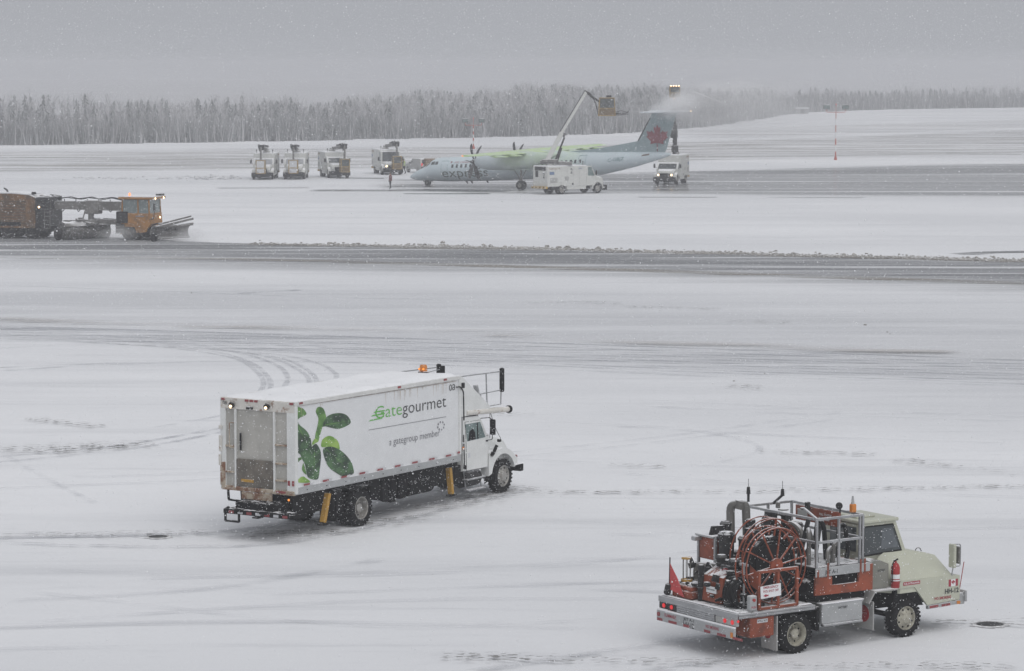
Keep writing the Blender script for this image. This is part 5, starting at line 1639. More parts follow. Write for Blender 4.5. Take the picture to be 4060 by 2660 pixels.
# ================================================================== turboprop airliner
def build_plane():
    t = thing('airliner', 'pale blue twin turboprop airliner with red maple leaf on its tail being de-iced', 'airplane', (3.158, 306.231, 0), 2.618)
    # body paint: pale ice blue, with green anti-icing fluid over the wing and mid fuselage
    def paint(name, base, x0, x1, x2, x3, gm=.38):
        m = bpy.data.materials.new(name)
        m.use_nodes = True
        nt = m.node_tree
        b = nt.nodes['Principled BSDF']
        tc = _n(nt, 'ShaderNodeTexCoord').outputs['Object']
        sx = _n(nt, 'ShaderNodeSeparateXYZ')
        nt.links.new(tc, sx.inputs[0])
        g1 = _math(nt, 'MULTIPLY', _range(nt, sx.outputs[0], x0, x1), _range(nt, sx.outputs[0], x3, x2))
        nz = _range(nt, _noise(nt, tc, .8, 5, .6), .30, .62)
        zz = _range(nt, sx.outputs[2], 1.3, 3.0)
        f = _math(nt, 'MULTIPLY', _math(nt, 'MULTIPLY', g1, _math(nt, 'ADD', _math(nt, 'MULTIPLY', nz, gm * .6), gm * .4)), zz)
        v = _mixc(nt, _range(nt, _noise(nt, tc, .5, 4, .6), .3, .7), tuple(c * .93 for c in base), base)
        nt.links.new(_mixc(nt, f, v, (.52, .70, .30)), b.inputs['Base Color'])
        b.inputs['Roughness'].default_value = .35
        return m
    m_body = paint('ice_blue_aircraft_paint', (.57, .655, .695), -6.0, -3.0, 2.0, 5.5)
    m_wing = paint('fluid_covered_wing', (.55, .62, .62), -30, -29, 29, 30, 1.0)
    m_tail = mat('ice_blue_tail_paint', (.25, .325, .345), .4, var=.06)
    m_boot = mat('black_deicing_boot', (.03, .03, .032), .6, var=.2)
    prof = [(16.16, .86, .03, .03), (16.0, .90, .18, .20), (15.6, .98, .36, .42), (15.1, 1.08, .53, .62), (14.5, 1.18, .68, .80), (14.0, 1.30, .80, .93), (13.6, 1.44, .95, 1.03), (13.2, 1.60, 1.10, 1.14), (12.7, 1.71, 1.22, 1.25),
            (12.0, 1.745, 1.275, 1.32), (11.0, 1.77, 1.29, 1.345), (9, 1.84, 1.29, 1.345), (6, 1.97, 1.29, 1.345), (3, 2.12, 1.29, 1.345), (0, 2.27, 1.29, 1.345), (-3, 2.42, 1.29, 1.345), (-5.2, 2.56, 1.27, 1.33), (-7, 2.68, 1.16, 1.22), (-9, 2.93, .98, 1.03), (-11, 3.20, .76, .80), (-13, 3.50, .48, .50), (-14.3, 3.68, .26, .28), (-14.85, 3.74, .10, .12)]
    N = 36
    secs = []
    for x, zc, rz, ry in prof:
        secs.append([(x, ry * math.cos(2 * math.pi * j / N), zc + rz * math.sin(2 * math.pi * j / N)) for j in range(N)])
    fu = MB().loft(secs).build('fuselage', m_body, t, smooth=50)
    px = [p[0] for p in prof][::-1]
    def at(x):
        return [float(np.interp(x, px, [p[k] for p in prof][::-1])) for k in (1, 2, 3)]
    def surf(x, z):
        zc, rz, ry = at(x)
        q = max(-.985, min(.985, (z - zc) / rz))
        return ry * math.sqrt(1 - q * q)
    def wrap(o, off, side=1):
        """Bend a flat marking onto the fuselage; mesh given in aircraft axes."""
        me = o.data
        mw = Matrix.LocRotScale(o.location, o.rotation_euler, None)
        bm = bmesh.new()
        bm.from_mesh(me)
        bmesh.ops.transform(bm, matrix=mw, verts=bm.verts)
        for it in range(3):
            lg = [e for e in bm.edges if e.calc_length() > .14]
            if lg:
                bmesh.ops.subdivide_edges(bm, edges=lg, cuts=1)
            bmesh.ops.triangulate(bm, faces=bm.faces)
        for v in bm.verts:
            v.co.z += at(v.co.x)[0]
            v.co.y = side * (surf(v.co.x, v.co.z) + off)
        bm.to_mesh(me)
        bm.free()
        o.location = (0, 0, 0)
        o.rotation_euler = (0, 0, 0)
    def patch(name, x0, x1, h0, h1, m, off=.012, nx=3, nz=3, par=None, side=1):
        vs, fs = [], []
        for i in range(nx + 1):
            for j in range(nz + 1):
                x = x0 + (x1 - x0) * i / nx
                z = at(x)[0] + h0 + (h1 - h0) * j / nz
                vs.append((x, side * (surf(x, z) + off), z))
        for i in range(nx):
            for j in range(nz):
                a = i * (nz + 1) + j
                fs.append((a, a + 1, a + nz + 2, a + nz + 1))
        return MB().add(vs, fs).build(name, m, par or t, recalc=False)
    m_line = mat('door_seam_teal', (.13, .24, .25), .5, var=.05)
    for side in (1, -1):
        x = 10.25
        k = 0
        while x > -5.2:
            patch('cabin_window', x, x - .24, .18, .54, M_glass, .012, 1, 2, side=side)
            x -= .545
        for (xa, xb, ha, hb) in ((11.55, 10.72, -1.0, .92), (-4.9, -5.75, -.35, .98)):
            w_ = .045
            fr = patch('cabin_door', xa, xb, ha, hb, m_body, .010, 2, 6, side=side)
            for q in ((xa, xa - w_, ha, hb), (xb + w_, xb, ha, hb), (xa, xb, hb - w_, hb), (xa, xb, ha, ha + w_)):
                patch('seam', *q, m_line, .016, 2, 5, par=fr, side=side)
        patch('cockpit_window', 12.35, 12.0, .55, .86, M_glass, .012, 2, 2, side=side)
        patch('cockpit_window', 12.95, 12.42, .56, .88, M_glass, .012, 2, 2, side=side)
    patch('exhaust_stain', -11.9, -12.7, .18, .34, mat('brown_stain', (.16, .12, .10), .7, var=.3), .012, 2, 2)
    b = MB()                                              # flight-deck windscreen
    vs, fs = [], []
    for i in range(5):
        for j in range(9):
            x = 13.75 - .62 * i / 4
            zc, rz, ry = at(x)
            a = R(90) + R(52) * (j - 4) / 4
            vs.append((x, (ry + .012) * math.cos(a), zc + (rz + .012) * math.sin(a)))
    for i in range(4):
        for j in range(8):
            if j in (1, 6):
                continue
            a = i * 9 + j
            fs.append((a, a + 1, a + 10, a + 9))
    b.add(vs, fs).build('windscreen', M_glass, t)
    for nm, s, x, h, hh, ww, m, bd in (('lettering', 'express', 11.40, -.80, .96, 5.6, mat('dark_green_lettering', (.085, .115, .105), .5), .0), ('lettering', 'AIR CANADA', 9.95, .66, .20, 2.1, mat('faded_airline_red', (.42, .20, .23), .5), .0), ('lettering', 'C-GBJZ', -8.25, .05, .34, 1.75, mat('teal_lettering', (.10, .22, .23), .5), .0)):
        o = text(s, m, t, (x, 1.4, h), SIDE_L, hh, ww, bold=bd)
        wrap(o, .03)
    o = MB().prism([(10.35 - a * .16, .76 + c * .13) for a, c in MAPLE], 'y', 1.4, 1.401).build('small_emblem', M_inkred, t)
    wrap(o, .03)
    # belly antennae
    b = MB()
    for x in (9.3, 8.7, 6.8):
        zc, rz, ry = at(x)
        b.prism([(x, zc - rz + .02), (x - .25, zc - rz + .02), (x - .35, zc - rz - .22), (x - .2, zc - rz - .22)], 'y', -.015, .015)
    b.pieces('belly_antenna', m_boot, t)
    # wing fairing and wing
    secs = []
    for x, w_, zt in ((4.4, .1, 3.42), (3.6, .75, 3.66), (2.4, 1.15, 3.92), (0, 1.25, 4.0), (-2.4, 1.15, 3.92), (-4.2, .7, 3.80), (-5.4, .1, 3.72)):
        zb = at(x)[0] + .75
        secs.append([(x, w_ * math.cos(a) * (1 if math.sin(a) < .3 else 1), zb + (zt - zb) * max(0, math.sin(a))) for a in [math.pi * k / 12 for k in range(13)]])
    MB().loft(secs).build('wing_fairing', m_body, t, smooth=50)
    AF = [(0, 0), (.02, .035), (.10, .075), (.30, .095), (.60, .065), (1.0, .004), (.60, -.03), (.30, -.045), (.10, -.04), (.02, -.022)]
    def wingsec(y, le, ch, z, th=1.0):
        return [(le - a * ch, y, z + c * ch * th) for a, c in AF]
    secs = [wingsec(-14.2, 1.25, 1.35, 4.14), wingsec(-13.8, 1.35, 1.5, 4.13), wingsec(-5.0, 2.05, 2.95, 3.92), wingsec(0, 2.2, 3.25, 3.80), wingsec(5.0, 2.05, 2.95, 3.72), wingsec(13.8, 1.35, 1.5, 3.68), wingsec(14.2, 1.25, 1.35, 3.69)]
    wg = MB().loft(secs).build('wing', m_wing, t, smooth=40)
    b = MB()
    for s in (-1, 1):
        for y in (2.6, 7.6, 10.4):
            b.loft([[(-.2 + a * .2, s * y + math.cos(q) * .10 * w_, 3.72 - s * y * .0155 + math.sin(q) * .13 * w_) for q in [k * math.pi / 4 for k in range(8)]] for a, w_ in ((2, .2), (-1, 1), (-5, .9), (-9, .15))])
    b.pieces('flap_track_fairing', m_wing, wg)
    MB().lathe([(0, .1), (.05, .06), (.07, 0), (.05, -.1), (0, -.12)], (1.15, 14.24, 3.70), (1, 0, 0), 10).build('wing_tip_light', M_amberlit, wg)
    b = MB()
    for s in (-1, 1):
        le = [wingsec(s * 5.4, 2.05 + .012, 2.95, 3.82 - s * .10), wingsec(s * 13.7, 1.36 + .012, 1.5, 3.905 - s * .225)]
        b.loft([[q[2], q[1], q[0], q[9], q[8]] for q in le], cap=False, closed=False)
    b.pieces('leading_edge_boot', m_wing, wg)
    # engines
    m_nac = paint('nacelle_paint', (.53, .60, .63), -9, -8, 1.0, 3.4)
    for s in (1, -1):
        y = s * 4.4
        secs = []
        for x, zc, ry, rz in ((5.42, 2.78, .30, .30), (5.3, 2.77, .42, .44), (4.8, 2.74, .56, .62), (4.0, 2.74, .66, .76), (2.8, 2.82, .72, .86), (1.0, 2.95, .74, .95), (-.8, 3.06, .70, .88), (-2.4, 3.30, .56, .58), (-3.8, 3.60, .30, .24), (-4.3, 3.70, .08, .06)):
            secs.append([(x, y + ry * math.copysign(abs(math.cos(a)) ** .8, math.cos(a)), zc + rz * math.copysign(abs(math.sin(a)) ** .8, math.sin(a))) for a in [2 * math.pi * j / 20 for j in range(20)]])
        nc = MB().loft(secs).build('engine_nacelle', m_nac, t, smooth=50)
        MB().lathe([(.22, 0), (.24, .02), (.30, .02), (.30, -.1)], (5.15, y, 2.30), (1, 0, 0), 14).build('intake', m_boot, nc)
        MB().prism([(1.2, 1.98), (-1.0, 2.16), (-1.0, 2.10), (1.2, 1.92)], 'y', y - .35, y + .35).build('gear_door', m_nac, nc)
        pr = MB().lathe([(0.001, .72), (.10, .66), (.22, .45), (.29, .2), (.30, 0), (.28, -.05), (0.001, -.06)], (5.40, y, 2.77), (1, 0, 0), 20).build('propeller_spinner', m_boot, t, smooth=50)
        for k in range(6):
            a = R(6 + 60 * k)
            d = Vector((0, math.cos(a), math.sin(a)))
            sd = Vector((0, -math.sin(a), math.cos(a)))
            secs = []
            for r, ch, sw, th in ((.22, .18, 0, .12), (.55, .30, .02, .10), (1.0, .44, .02, .07), (1.5, .46, -.03, .055), (1.85, .34, -.10, .04), (2.04, .15, -.18, .02), (2.09, .03, -.22, .012)):
                c = Vector((5.62, y, 2.77)) + d * r + Vector((sw, 0, 0))
                cd = (Vector((1, 0, 0)) * .93 + sd * .37).normalized()
                nd = cd.cross(d)
                secs.append([tuple(c + cd * ch / 2), tuple(c + nd * th / 2), tuple(c - cd * ch / 2), tuple(c - nd * th / 2)])
            MB().loft(secs).build('propeller_blade', m_boot, pr, smooth=60)
        # main gear
        b = MB()
        b.cyl((0.05, y, 2.3), (0, y, .50), .10, n=12)
        b.cyl((0, y - .34, .47), (0, y + .34, .47), .06, n=10)
        b.bar((1.0, y - .18, 2.1), (.05, y - .05, .95), .06, .06)
        b.bar((-.7, y + .18, 2.1), (0, y + .05, 1.1), .06, .06)
        b.bar((.25, y, 1.15), (.16, y, .62), .05, .08)
        b.pieces('main_gear_leg', M_steel, t)
        for q in (-.24, .24):
            wh = MB().lathe([(.22, -.13), (.36, -.15), (.44, -.12), (.475, -.05), (.475, .05), (.44, .12), (.36, .15), (.22, .13)], (0, y + q, .475), (0, 1, 0), 24).build('wheel', M_tyre, t, smooth=50)
            MB().lathe([(.23, -.12), (.20, -.06), (.0, -.07)], (0, y + q, .475), (0, 1 if q < 0 else -1, 0), 18).build('rim', M_rim, wh)
    b = MB()
    b.cyl((13.8, 0, 1.0), (13.94, 0, .30), .08, n=10)
    b.cyl((13.94, -.24, .29), (13.94, .24, .29), .05, n=8)
    b.bar((13.4, 0, .65), (13.9, 0, .40), .05, .05)
    b.box(13.55, 14.3, -.36, -.33, .42, .72)
    b.box(13.55, 14.3, .33, .36, .42, .72)
    b.pieces('nose_gear_leg', M_darksteel, t)
    for q in (-.18, .18):
        wh = MB().lathe([(.13, -.08), (.22, -.10), (.28, -.06), (.29, 0), (.28, .06), (.22, .10), (.13, .08)], (13.94, q, .29), (0, 1, 0), 20).build('nose_wheel', M_tyre, t, smooth=50)
        MB().lathe([(.14, -.07), (.11, -.03), (0, -.04)], (13.94, q, .29), (0, 1 if q < 0 else -1, 0), 14).build('rim', M_rim, wh)
    # tail
    def finsec(z, le, te, th):
        c = le - te
        return [(le, 0, z), (le - .06 * c, th * .5, z), (le - .3 * c, th, z), (te, .02, z), (te, -.02, z), (le - .3 * c, -th, z), (le - .06 * c, -th * .5, z)]
    fn = MB().loft([finsec(3.6, -9.2, -14.1, .20), finsec(4.4, -10.3, -14.45, .19), finsec(5.05, -11.12, -14.65, .18), finsec(7.4, -12.45, -15.35, .15), finsec(7.9, -12.75, -15.55, .15)]).build('tail_fin', m_tail, t, smooth=40)
    MB().loft([[(-2.6, 0, 3.80), (-2.6, .04, 3.76), (-2.6, -.04, 3.76)], [(-7.0, 0, 4.28), (-7, .16, 3.7), (-7, -.16, 3.7)], [(-11.3, 0, 5.06), (-11.3, .18, 3.9), (-11.3, -.18, 3.9)]]).build('dorsal_fin', m_tail, t, smooth=40)
    MB().loft([[(-11.10, 0, 5.08), (-11.32, .10, 5.06), (-11.32, -.10, 5.06)], [(-12.43, 0, 7.38), (-12.63, .09, 7.36), (-12.63, -.09, 7.36)]]).build('fin_boot', m_boot, fn)
    b = MB()
    for z0, z1 in ((4.6, 7.7),):
        b.bar((-13.55, .185, 4.5), (-14.45, .165, 7.7), .03, .012)
    b.build('rudder_hinge_line', m_line, fn)
    MB().prism([(-13.42 - a * 1.55, 5.21 + c * 1.53) for a, c in MAPLE if c > -.6] , 'y', .186, .192).build('maple_leaf_emblem', mat('dark_red_emblem', (.20, .028, .045), .5, var=.15, vscale=1.0), fn)
    MB().prism([(-13.37, 4.95), (-13.47, 4.95), (-13.52, 4.02), (-13.44, 4.02)], 'y', .190, .196).build('maple_leaf_stem', mat('dark_red_emblem', (.20, .028, .045), .5), fn)
    m_stab = mat('wet_tailplane_paint', (.56, .60, .64), .3, var=.05, snow=.2)
    def stabsec(y, le, ch):
        return [(le - a * ch, y, 8.0 + c * ch * .8) for a, c in AF]
    st = MB().loft([stabsec(-4.65, -13.75, 1.25), stabsec(-4.4, -13.6, 1.45), stabsec(0, -12.75, 2.75), stabsec(4.4, -13.6, 1.45), stabsec(4.65, -13.75, 1.25)]).build('tailplane', m_stab, t, smooth=40)
    secs = []
    for x, r in ((-12.3, .03), (-12.7, .16), (-13.6, .24), (-15.0, .20), (-15.9, .04)):
        secs.append([(x, r * math.cos(q), 8.02 + r * .9 * math.sin(q)) for q in [k * math.pi / 5 for k in range(10)]])
    MB().loft(secs).build('tail_bullet', m_stab, t, smooth=50)
    MB().lathe([(0, .1), (.05, .07), (.06, 0), (0, -.02)], (-15.0, -4.2, 8.04), (-1, 0, 0), 10).build('tail_light', M_lamp, st)
    return t
build_plane()

# ================================================================== de-icing trucks
M_dice = mat('deicer_white_paint', (.56, .565, .54), .5, var=.05, dirt=((.36, .35, .32), 1.5, .55, .85, .35), snow=.9)
M_haz = mat('hazard_yellow', (.50, .32, .07), .5, var=.15)
def bucket(par, c, w=.95, d=.95, h=1.45, rz=0.0, lit=False, snowy=False):
    """Enclosed operator's cabin: yellow frame, glass, roof lamps. c: centre of the floor."""
    M = Matrix.Translation(c) @ Matrix.Rotation(rz, 4, 'Z')
    def tf(b):
        b.v = [tuple(M @ Vector(p)) for p in b.v]
        return b
    b = MB()
    s = .09
    for x in (-d / 2, d / 2):
        for y in (-w / 2, w / 2):
            b.bar((x, y, 0), (x * .86, y, h), s, s)
    for z in (.02, h * .42, h):
        k = 1 - .14 * z / h
        for y in (-w / 2, w / 2):
            b.bar((-d / 2 * k, y, z), (d / 2 * k, y, z), s, s)
        for x in (-d / 2 * k, d / 2 * k):
            b.bar((x, -w / 2, z), (x, w / 2, z), s, s)
    b.box(-d / 2 + .03, d / 2 - .03, -w / 2 + .03, w / 2 - .03, -.02, .05)
    b.box(-d / 2 * .9, d / 2 * .9, -w / 2, w / 2, h - .03, h + .05, .02)
    fr = tf(b).build('bucket_cabin', M_bucket, par)
    g = MB()
    k = .92
    m_g = mat('snow_covered_pane', (.55, .56, .58), .7, var=.08, vscale=4) if snowy else mat('dim_cabin_glass', (.07, .08, .08), .15, var=.4, vscale=3, spec=.6)
    g.box(-d / 2 * k + .01, d / 2 * k - .01, -w / 2 + .01, w / 2 - .01, h * .44, h - .04)
    tf(g).build('cabin_glass', m_g, fr)
    g = MB().box(-d / 2 + .02, d / 2 - .02, -w / 2 + .02, w / 2 - .02, .05, h * .40)
    tf(g).build('cabin_panel', m_g if snowy else mat('brown_cabin_panel', (.15, .105, .055), .6, var=.2, vscale=3, snow=.3), fr)
    if lit:
        for q in range(4):
            l = MB().lathe([(0, .06), (.05, .05), (.07, 0), (0, -.02)], (d / 2, -w / 2 + .1 + q * (w - .2) / 3, h + .09), (1, 0, 0), 10)
            tf(l).build('roof_lamp', M_lamp, fr)
        l = MB().lathe([(0, .06), (.05, .05), (.07, 0), (0, -.02)], (d / 2 + .05, -.1, -.18), (1, 0, 0), 10)
        tf(l).build('spray_lamp', M_lamp, fr)
    return fr

def deicer(lb, loc, rz, body_h=2.85, cab_h=2.35, hood_h=1.65, wb=4.3, by=0.0, boom='stowed', number=None, lit=False, snowy=False, wide_glass=False, group=None):
    t = thing('deicing_truck', lb, 'truck', loc, rz, group)
    xc = wb - 1.35
    bd = MB().box(-1.75, xc - .04, -1.22, 1.22, .78, body_h, .03).build('tank_body', M_dice, t)
    MB().box(-1.72, xc - .08, -1.19, 1.19, body_h + .002, body_h + .06, .03).build('roof_snow', M_snow, bd)
    b = MB()
    for s in (-1, 1):
        for k in range(6):
            x = -1.6 + k * (xc + 1.4) / 6
            b.box(x, x + .015, s * 1.222 - .004, s * 1.222 + .004, .82, body_h - .05)
    b.pieces('panel_seam', M_greytank, bd)
    b = MB()
    for y in (-.42, .42):
        b.box(-1.7, wb + 1.0, y - .05, y + .05, .55, .77)
    b.box(-.9, wb - 1.3, -.8, .8, .45, .76, .04)
    b.cyl((0, -.9, .5), (0, .9, .5), .12, n=10)
    b.cyl((wb, -.9, .5), (wb, .9, .5), .08, n=8)
    b.pieces('chassis_frame', M_black, t)
    for s in (-1, 1):
        wheel(t, 0, s * 1.22, .50, .55, s, dual=True, n=18)
        wheel(t, wb, s * 1.20, .50, .30, s, n=18)
        MB().box(.62, xc - .1, min(s * .6, s * 1.2), max(s * .6, s * 1.2), .46, .775, .03).build('side_skirt', M_dice, t)
    # cab
    zc0 = .80
    prof = [(xc, zc0), (xc + 1.12, zc0), (xc + 1.16, hood_h + .02), (xc + (.62 if not wide_glass else .95), cab_h - .09), (xc + .48, cab_h), (xc, cab_h)]
    cab = MB().loft([[(p[0], -1.16, p[1]) for p in prof], [(p[0], 1.16, p[1]) for p in prof]]).build('cab', M_dice, t)
    zz0, zz1 = hood_h + .06, cab_h - .12
    xa, xb = xc + 1.155, xc + (.64 if not wide_glass else .965)
    m_ws = mat('snow_dusted_glass', (.34, .35, .37), .5, var=.2, vscale=3) if snowy else M_glass
    MB().add([(xa + .02, -1.0, zz0), (xa + .02, 1.0, zz0), (xb + .02, .95, zz1), (xb + .02, -.95, zz1)], [(0, 1, 2, 3)]).build('windscreen', m_ws, cab, smooth=0)
    for s in (-1, 1):
        y = s * 1.166
        MB().sheet([(xc + .14, zz0 - .02), (xc + .95, zz0 - .06), (xc + .60, zz1 + .02), (xc + .16, zz1 + .02)], 'y', y).build('side_window', M_glassgreen, cab, smooth=0)
        b = MB()
        b.tube(bend([(xc + .9, s * 1.16, zz0 + .1), (xc + 1.0, s * 1.42, zz0 + .12), (xc + 1.0, s * 1.42, zz0 + .55)], .05), .018, 6)
        b.box(xc + .96, xc + 1.03, s * 1.42 - .10, s * 1.42 + .10, zz0 + .05, zz0 + .5, .02)
        b.pieces('mirror', M_darksteel, t)
    # hood
    x0, x1 = xc + 1.10, wb + .95
    secs = []
    for x, zt, hw in ((x0, hood_h + .03, 1.0), ((x0 + x1) / 2, hood_h - .03, .93), (x1 - .12, hood_h - .16, .88), (x1, hood_h - .34, .84)):
        secs.append([(x, -hw, .82), (x, -hw, zt - .14), (x, -hw + .14, zt), (x, hw - .14, zt), (x, hw, zt - .14), (x, hw, .82)])
    hd = MB().loft(secs).build('hood', M_dice, t, smooth=40)
    gr = MB().box(x1 - .01, x1 + .03, -.55, .55, .80, hood_h - .40, .01).build('grille', M_black, t)
    for s in (-1, 1):
        poly = []
        for i in range(9):
            a = R(185) - R(185) * i / 8
            poly.append((wb + .72 * math.cos(a), .52 + .72 * math.sin(a)))
        inn = [(wb + .60 * math.cos(R(185) - R(190) * i / 8), .50 + .60 * math.sin(R(185) - R(190) * i / 8)) for i in range(9)]
        MB().prism(poly + [(x1, .62)] + inn[::-1], 'y', min(s * .84, s * 1.22), max(s * .84, s * 1.22)).build('front_fender', M_dice, t)
        MB().lathe([(0, .05), (.07, .04), (.10, 0), (.10, -.03)], (x1 + .01, s * .72, 1.02), (1, 0, 0), 12).build('head_lamp', M_lamp if lit else M_alupanel, t)
    b = MB()
    b.box(x1 + .05, x1 + .22, -1.22, 1.22, .30, .80, .03)
    b.build('front_bumper', M_black, t)
    b = MB()
    b.box(-1.95, -1.74, -1.22, 1.22, .58, .80, .02)
    rb = b.build('rear_step', M_haz, t)
    for k in range(8):
        MB().obox((-1.956, -1.1 + k * .3, .69), (.006, .10, .20), (R(35), 0, 0)).build('hazard_stripe', M_black if k % 2 else M_reflwhite, rb)
    MB().box(-1.77, -1.745, .35, .80, 1.7, 2.35, .01).build('rear_grille', M_darksteel, t)
    MB().box(-1.765, -1.745, -.9, .9, body_h - .42, body_h - .05, .01).build('reel_opening', M_darksteel, t)
    for s in (-1, 1):
        for (xa_, xb_, za, zb, m_) in ((-1.45, -.55, 1.15, 1.65, M_greytank), (.35, .85, 1.35, 1.75, M_greytank), (1.25, 1.45, .90, 1.10, M_darksteel), (-1.5, -.95, 1.95, 2.25, mat('blue_sticker', (.12, .18, .30), .5, var=.2, vscale=9))):
            MB().box(xa_, xb_, s * 1.224 - .006, s * 1.224 + .006, za, zb).build('hatch', m_, t)
        for k in range(8):
            x = -1.5 + k * .17
            MB().prism([(x, body_h - .32), (x + .07, body_h - .32), (x + .02, body_h - .14), (x - .05, body_h - .14)], 'y', s * 1.226 - .004, s * 1.226 + .004).build('hazard_stripe', M_veryrusty, t)
    if number:
        text(number, M_ink, t, (1.05, -1.232, 2.05), SIDE_R, .50, .28, bold=.01)
        text(number, M_ink, t, (-1.775, -.45, 1.62), REAR, .55, .30, bold=.01)
        text('GLOBAL', mat('blue_lettering', (.10, .15, .32), .5), t, (2.05, -1.232, 2.48), SIDE_R, .10, .46, bold=.02)
    b = MB()
    b.lathe([(.42, 0), (.40, .18), (.28, .20), (.26, .42), (0.001, .44)], (-.55 if boom != 'stowed' else .6, 0, body_h + .03), (0, 0, 1), 18)
    b.build('boom_turret', M_greytank, t)
    b = MB()
    for y in (-.9, .9):
        b.cyl((xc - .3, y, body_h), (xc - .3, y, body_h + .3), .03, n=6)
        b.cyl((xc - .3, y, body_h + .3), (xc - .3, y, body_h + .45), .05, n=8)
    b.pieces('roof_light', M_darksteel, t)
    if boom == 'stowed':
        zt = body_h + .55
        xf = x1 + .75
        b = MB()
        b.bar((.5, by * .3, zt - .15), (xf - .3, by, zt + .12), .30, .34, c=.03)
        b.build('lower_boom', M_snowgrey, t)
        b = MB()
        b.bar((1.2, by * .5 + .26, zt + .20), (xf - .5, by + .18, zt + .42), .20, .22, c=.02)
        b.obox((xf - .35, by + .05, zt + .26), (.55, .55, .62), (0, .3, .2), .06)
        b.obox((xf - .9, by - .15, zt + .30), (.5, .4, .5), (.2, .1, .4), .06)
        b.tube(bend([(xf - .9, by - .2, zt + .5), (xf - .2, by - .3, zt + .42), (xf, by - .12, zt - .2)], .2), .04, 6)
        b.pieces('upper_boom', M_darksteel, t)
        b = MB()
        b.bar((xf, by, zt + .2), (xf, by, 2.18), .20, .22, c=.02)
        b.build('bucket_post', M_steel, t)
        fr = bucket(t, Vector((xf, by, .72)), snowy=snowy)
        b = MB()
        b.tube(bend([(xf + .5, by - .2, .9), (xf + .9, by - .25, .85), (xf + 1.1, by - .25, .95)], .1), .03, 6)
        b.pieces('spray_nozzle', M_darksteel, fr)
    return t

GP = 'de-icing trucks parked in a row'
deicer('leftmost parked de-icing truck facing the camera, snow over its panes', (-27.7, 334.2, 0), R(-91), by=-.10, snowy=True, group=GP)
deicer('second parked de-icing truck from the left, snow over its panes, boom upright', (-24.35, 335.1, 0), R(-90), by=.0, snowy=True, group=GP)
deicer('third parked de-icing truck from the left, turned to show its side, dark bucket', (-20.75, 338.6, 0), R(-76), by=.45, group=GP)
deicer('parked de-icing truck with headlights on, beside the walking person', (-15.05, 348.5, 0), R(-77), by=.35, cab_h=2.75, hood_h=1.5, lit=True, wide_glass=True, group=GP)

# truck 2 spraying from its raised boom
d2 = deicer('white de-icing truck numbered 2 in front of the aircraft, boom raised', (4.21, 292.8, 0), R(36), body_h=2.78, cab_h=2.74, hood_h=1.75, wb=4.5, boom='raised', number='2')
u = Vector((math.cos(R(36)), -math.sin(R(36)), 0))      # world +x seen from the truck
def P2(dx, z):
    return Vector((-.55, 0, 0)) + u * dx + Vector((0, 0, z))
b = MB()
b.bar(P2(-1.0, 3.16), P2(2.2, 3.02), .55, .34, c=.04)
b.obox(tuple(P2(.0, 3.3)), (1.6, .9, .30), (0, 0, R(-36)), .05)
b.pieces('boom_cradle', M_snowgrey, d2)
MB().bar(P2(-.35, 3.2), P2(1.15, 6.05), .42, .46, c=.03).build('lower_boom', M_dice, d2)
MB().bar(P2(1.0, 5.8), P2(3.55, 10.05), .26, .28, c=.02).pieces('upper_boom', M_dice, d2)
b = MB()
b.cyl(P2(.55, 3.4), P2(1.42, 5.6), .09, n=8)
b.cyl(P2(.7, 3.3), P2(1.1, 4.6), .13, n=8)
b.obox(tuple(P2(1.36, 5.85)), (.3, .3, .4), (0, .4, R(-36)), .03)
b.tube([P2(1.0, 6.2), P2(3.45, 10.25)], .035, 6)
b.tube(bend([P2(3.45, 10.22), P2(4.05, 9.9), P2(4.5, 9.0), P2(4.75, 7.9)], .3), .06, 6)
b.tube(bend([P2(3.6, 10.1), P2(4.1, 9.6), P2(4.75, 9.2)], .2), .09, 8)
b.bar(P2(3.5, 10.05), P2(4.85, 9.15), .16, .18)
b.pieces('boom_jib', M_darksteel, d2)
fr = bucket(d2, P2(5.6, 7.75), w=1.25, d=1.65, h=1.75, rz=R(-36))
b = MB()
b.box(-.2, .3, -.3, .3, 0, .2)
b.v = [tuple(Matrix.Translation(P2(5.75, 9.56)) @ Matrix.Rotation(R(-36), 4, 'Z') @ Vector(p)) for p in b.v]
b.build('cabin_heater', M_darksteel, fr)
b = MB()
b.tube(bend([P2(6.3, 7.85), P2(7.0, 8.0), P2(7.6, 8.0), P2(7.75, 8.2)], .1), .055, 6)
b.tube(bend([P2(6.3, 8.05), P2(7.0, 8.25), P2(7.75, 8.05)], .1), .04, 6)
b.tube([P2(6.5, 7.8), P2(7.75, 7.9)], .04, 6)
b.bar(P2(6.2, 7.9), P2(6.8, 8.0), .25, .16)
b.pieces('spray_nozzle', M_darksteel, fr)

# truck behind the tail, bucket high above the spray
d3 = deicer('white de-icing truck behind the aircraft tail, headlights on, boom straight up', (17.7, 320.9, 0), R(-105), body_h=3.05, cab_h=2.30, hood_h=1.6, boom='raised', lit=True)
b = MB()
b.bar((.1, .0, 3.1), (.1, 0, 6.3), .42, .46, c=.03)
b.obox((.1, 0, 3.7), (.7, .7, .7), (0, 0, .3), .05)
b.obox((.1, -.1, 5.3), (.65, .7, .9), (0, 0, 0), .05)
b.build('lower_boom', M_darksteel, d3)
MB().bar((.1, 0, 6.2), (.25, 0, 9.2), .24, .26, c=.02).pieces('upper_boom', M_darksteel, d3)
bucket(d3, Vector((.35, 0, 9.25)), w=1.05, d=1.0, h=1.15, rz=R(15), lit=True)

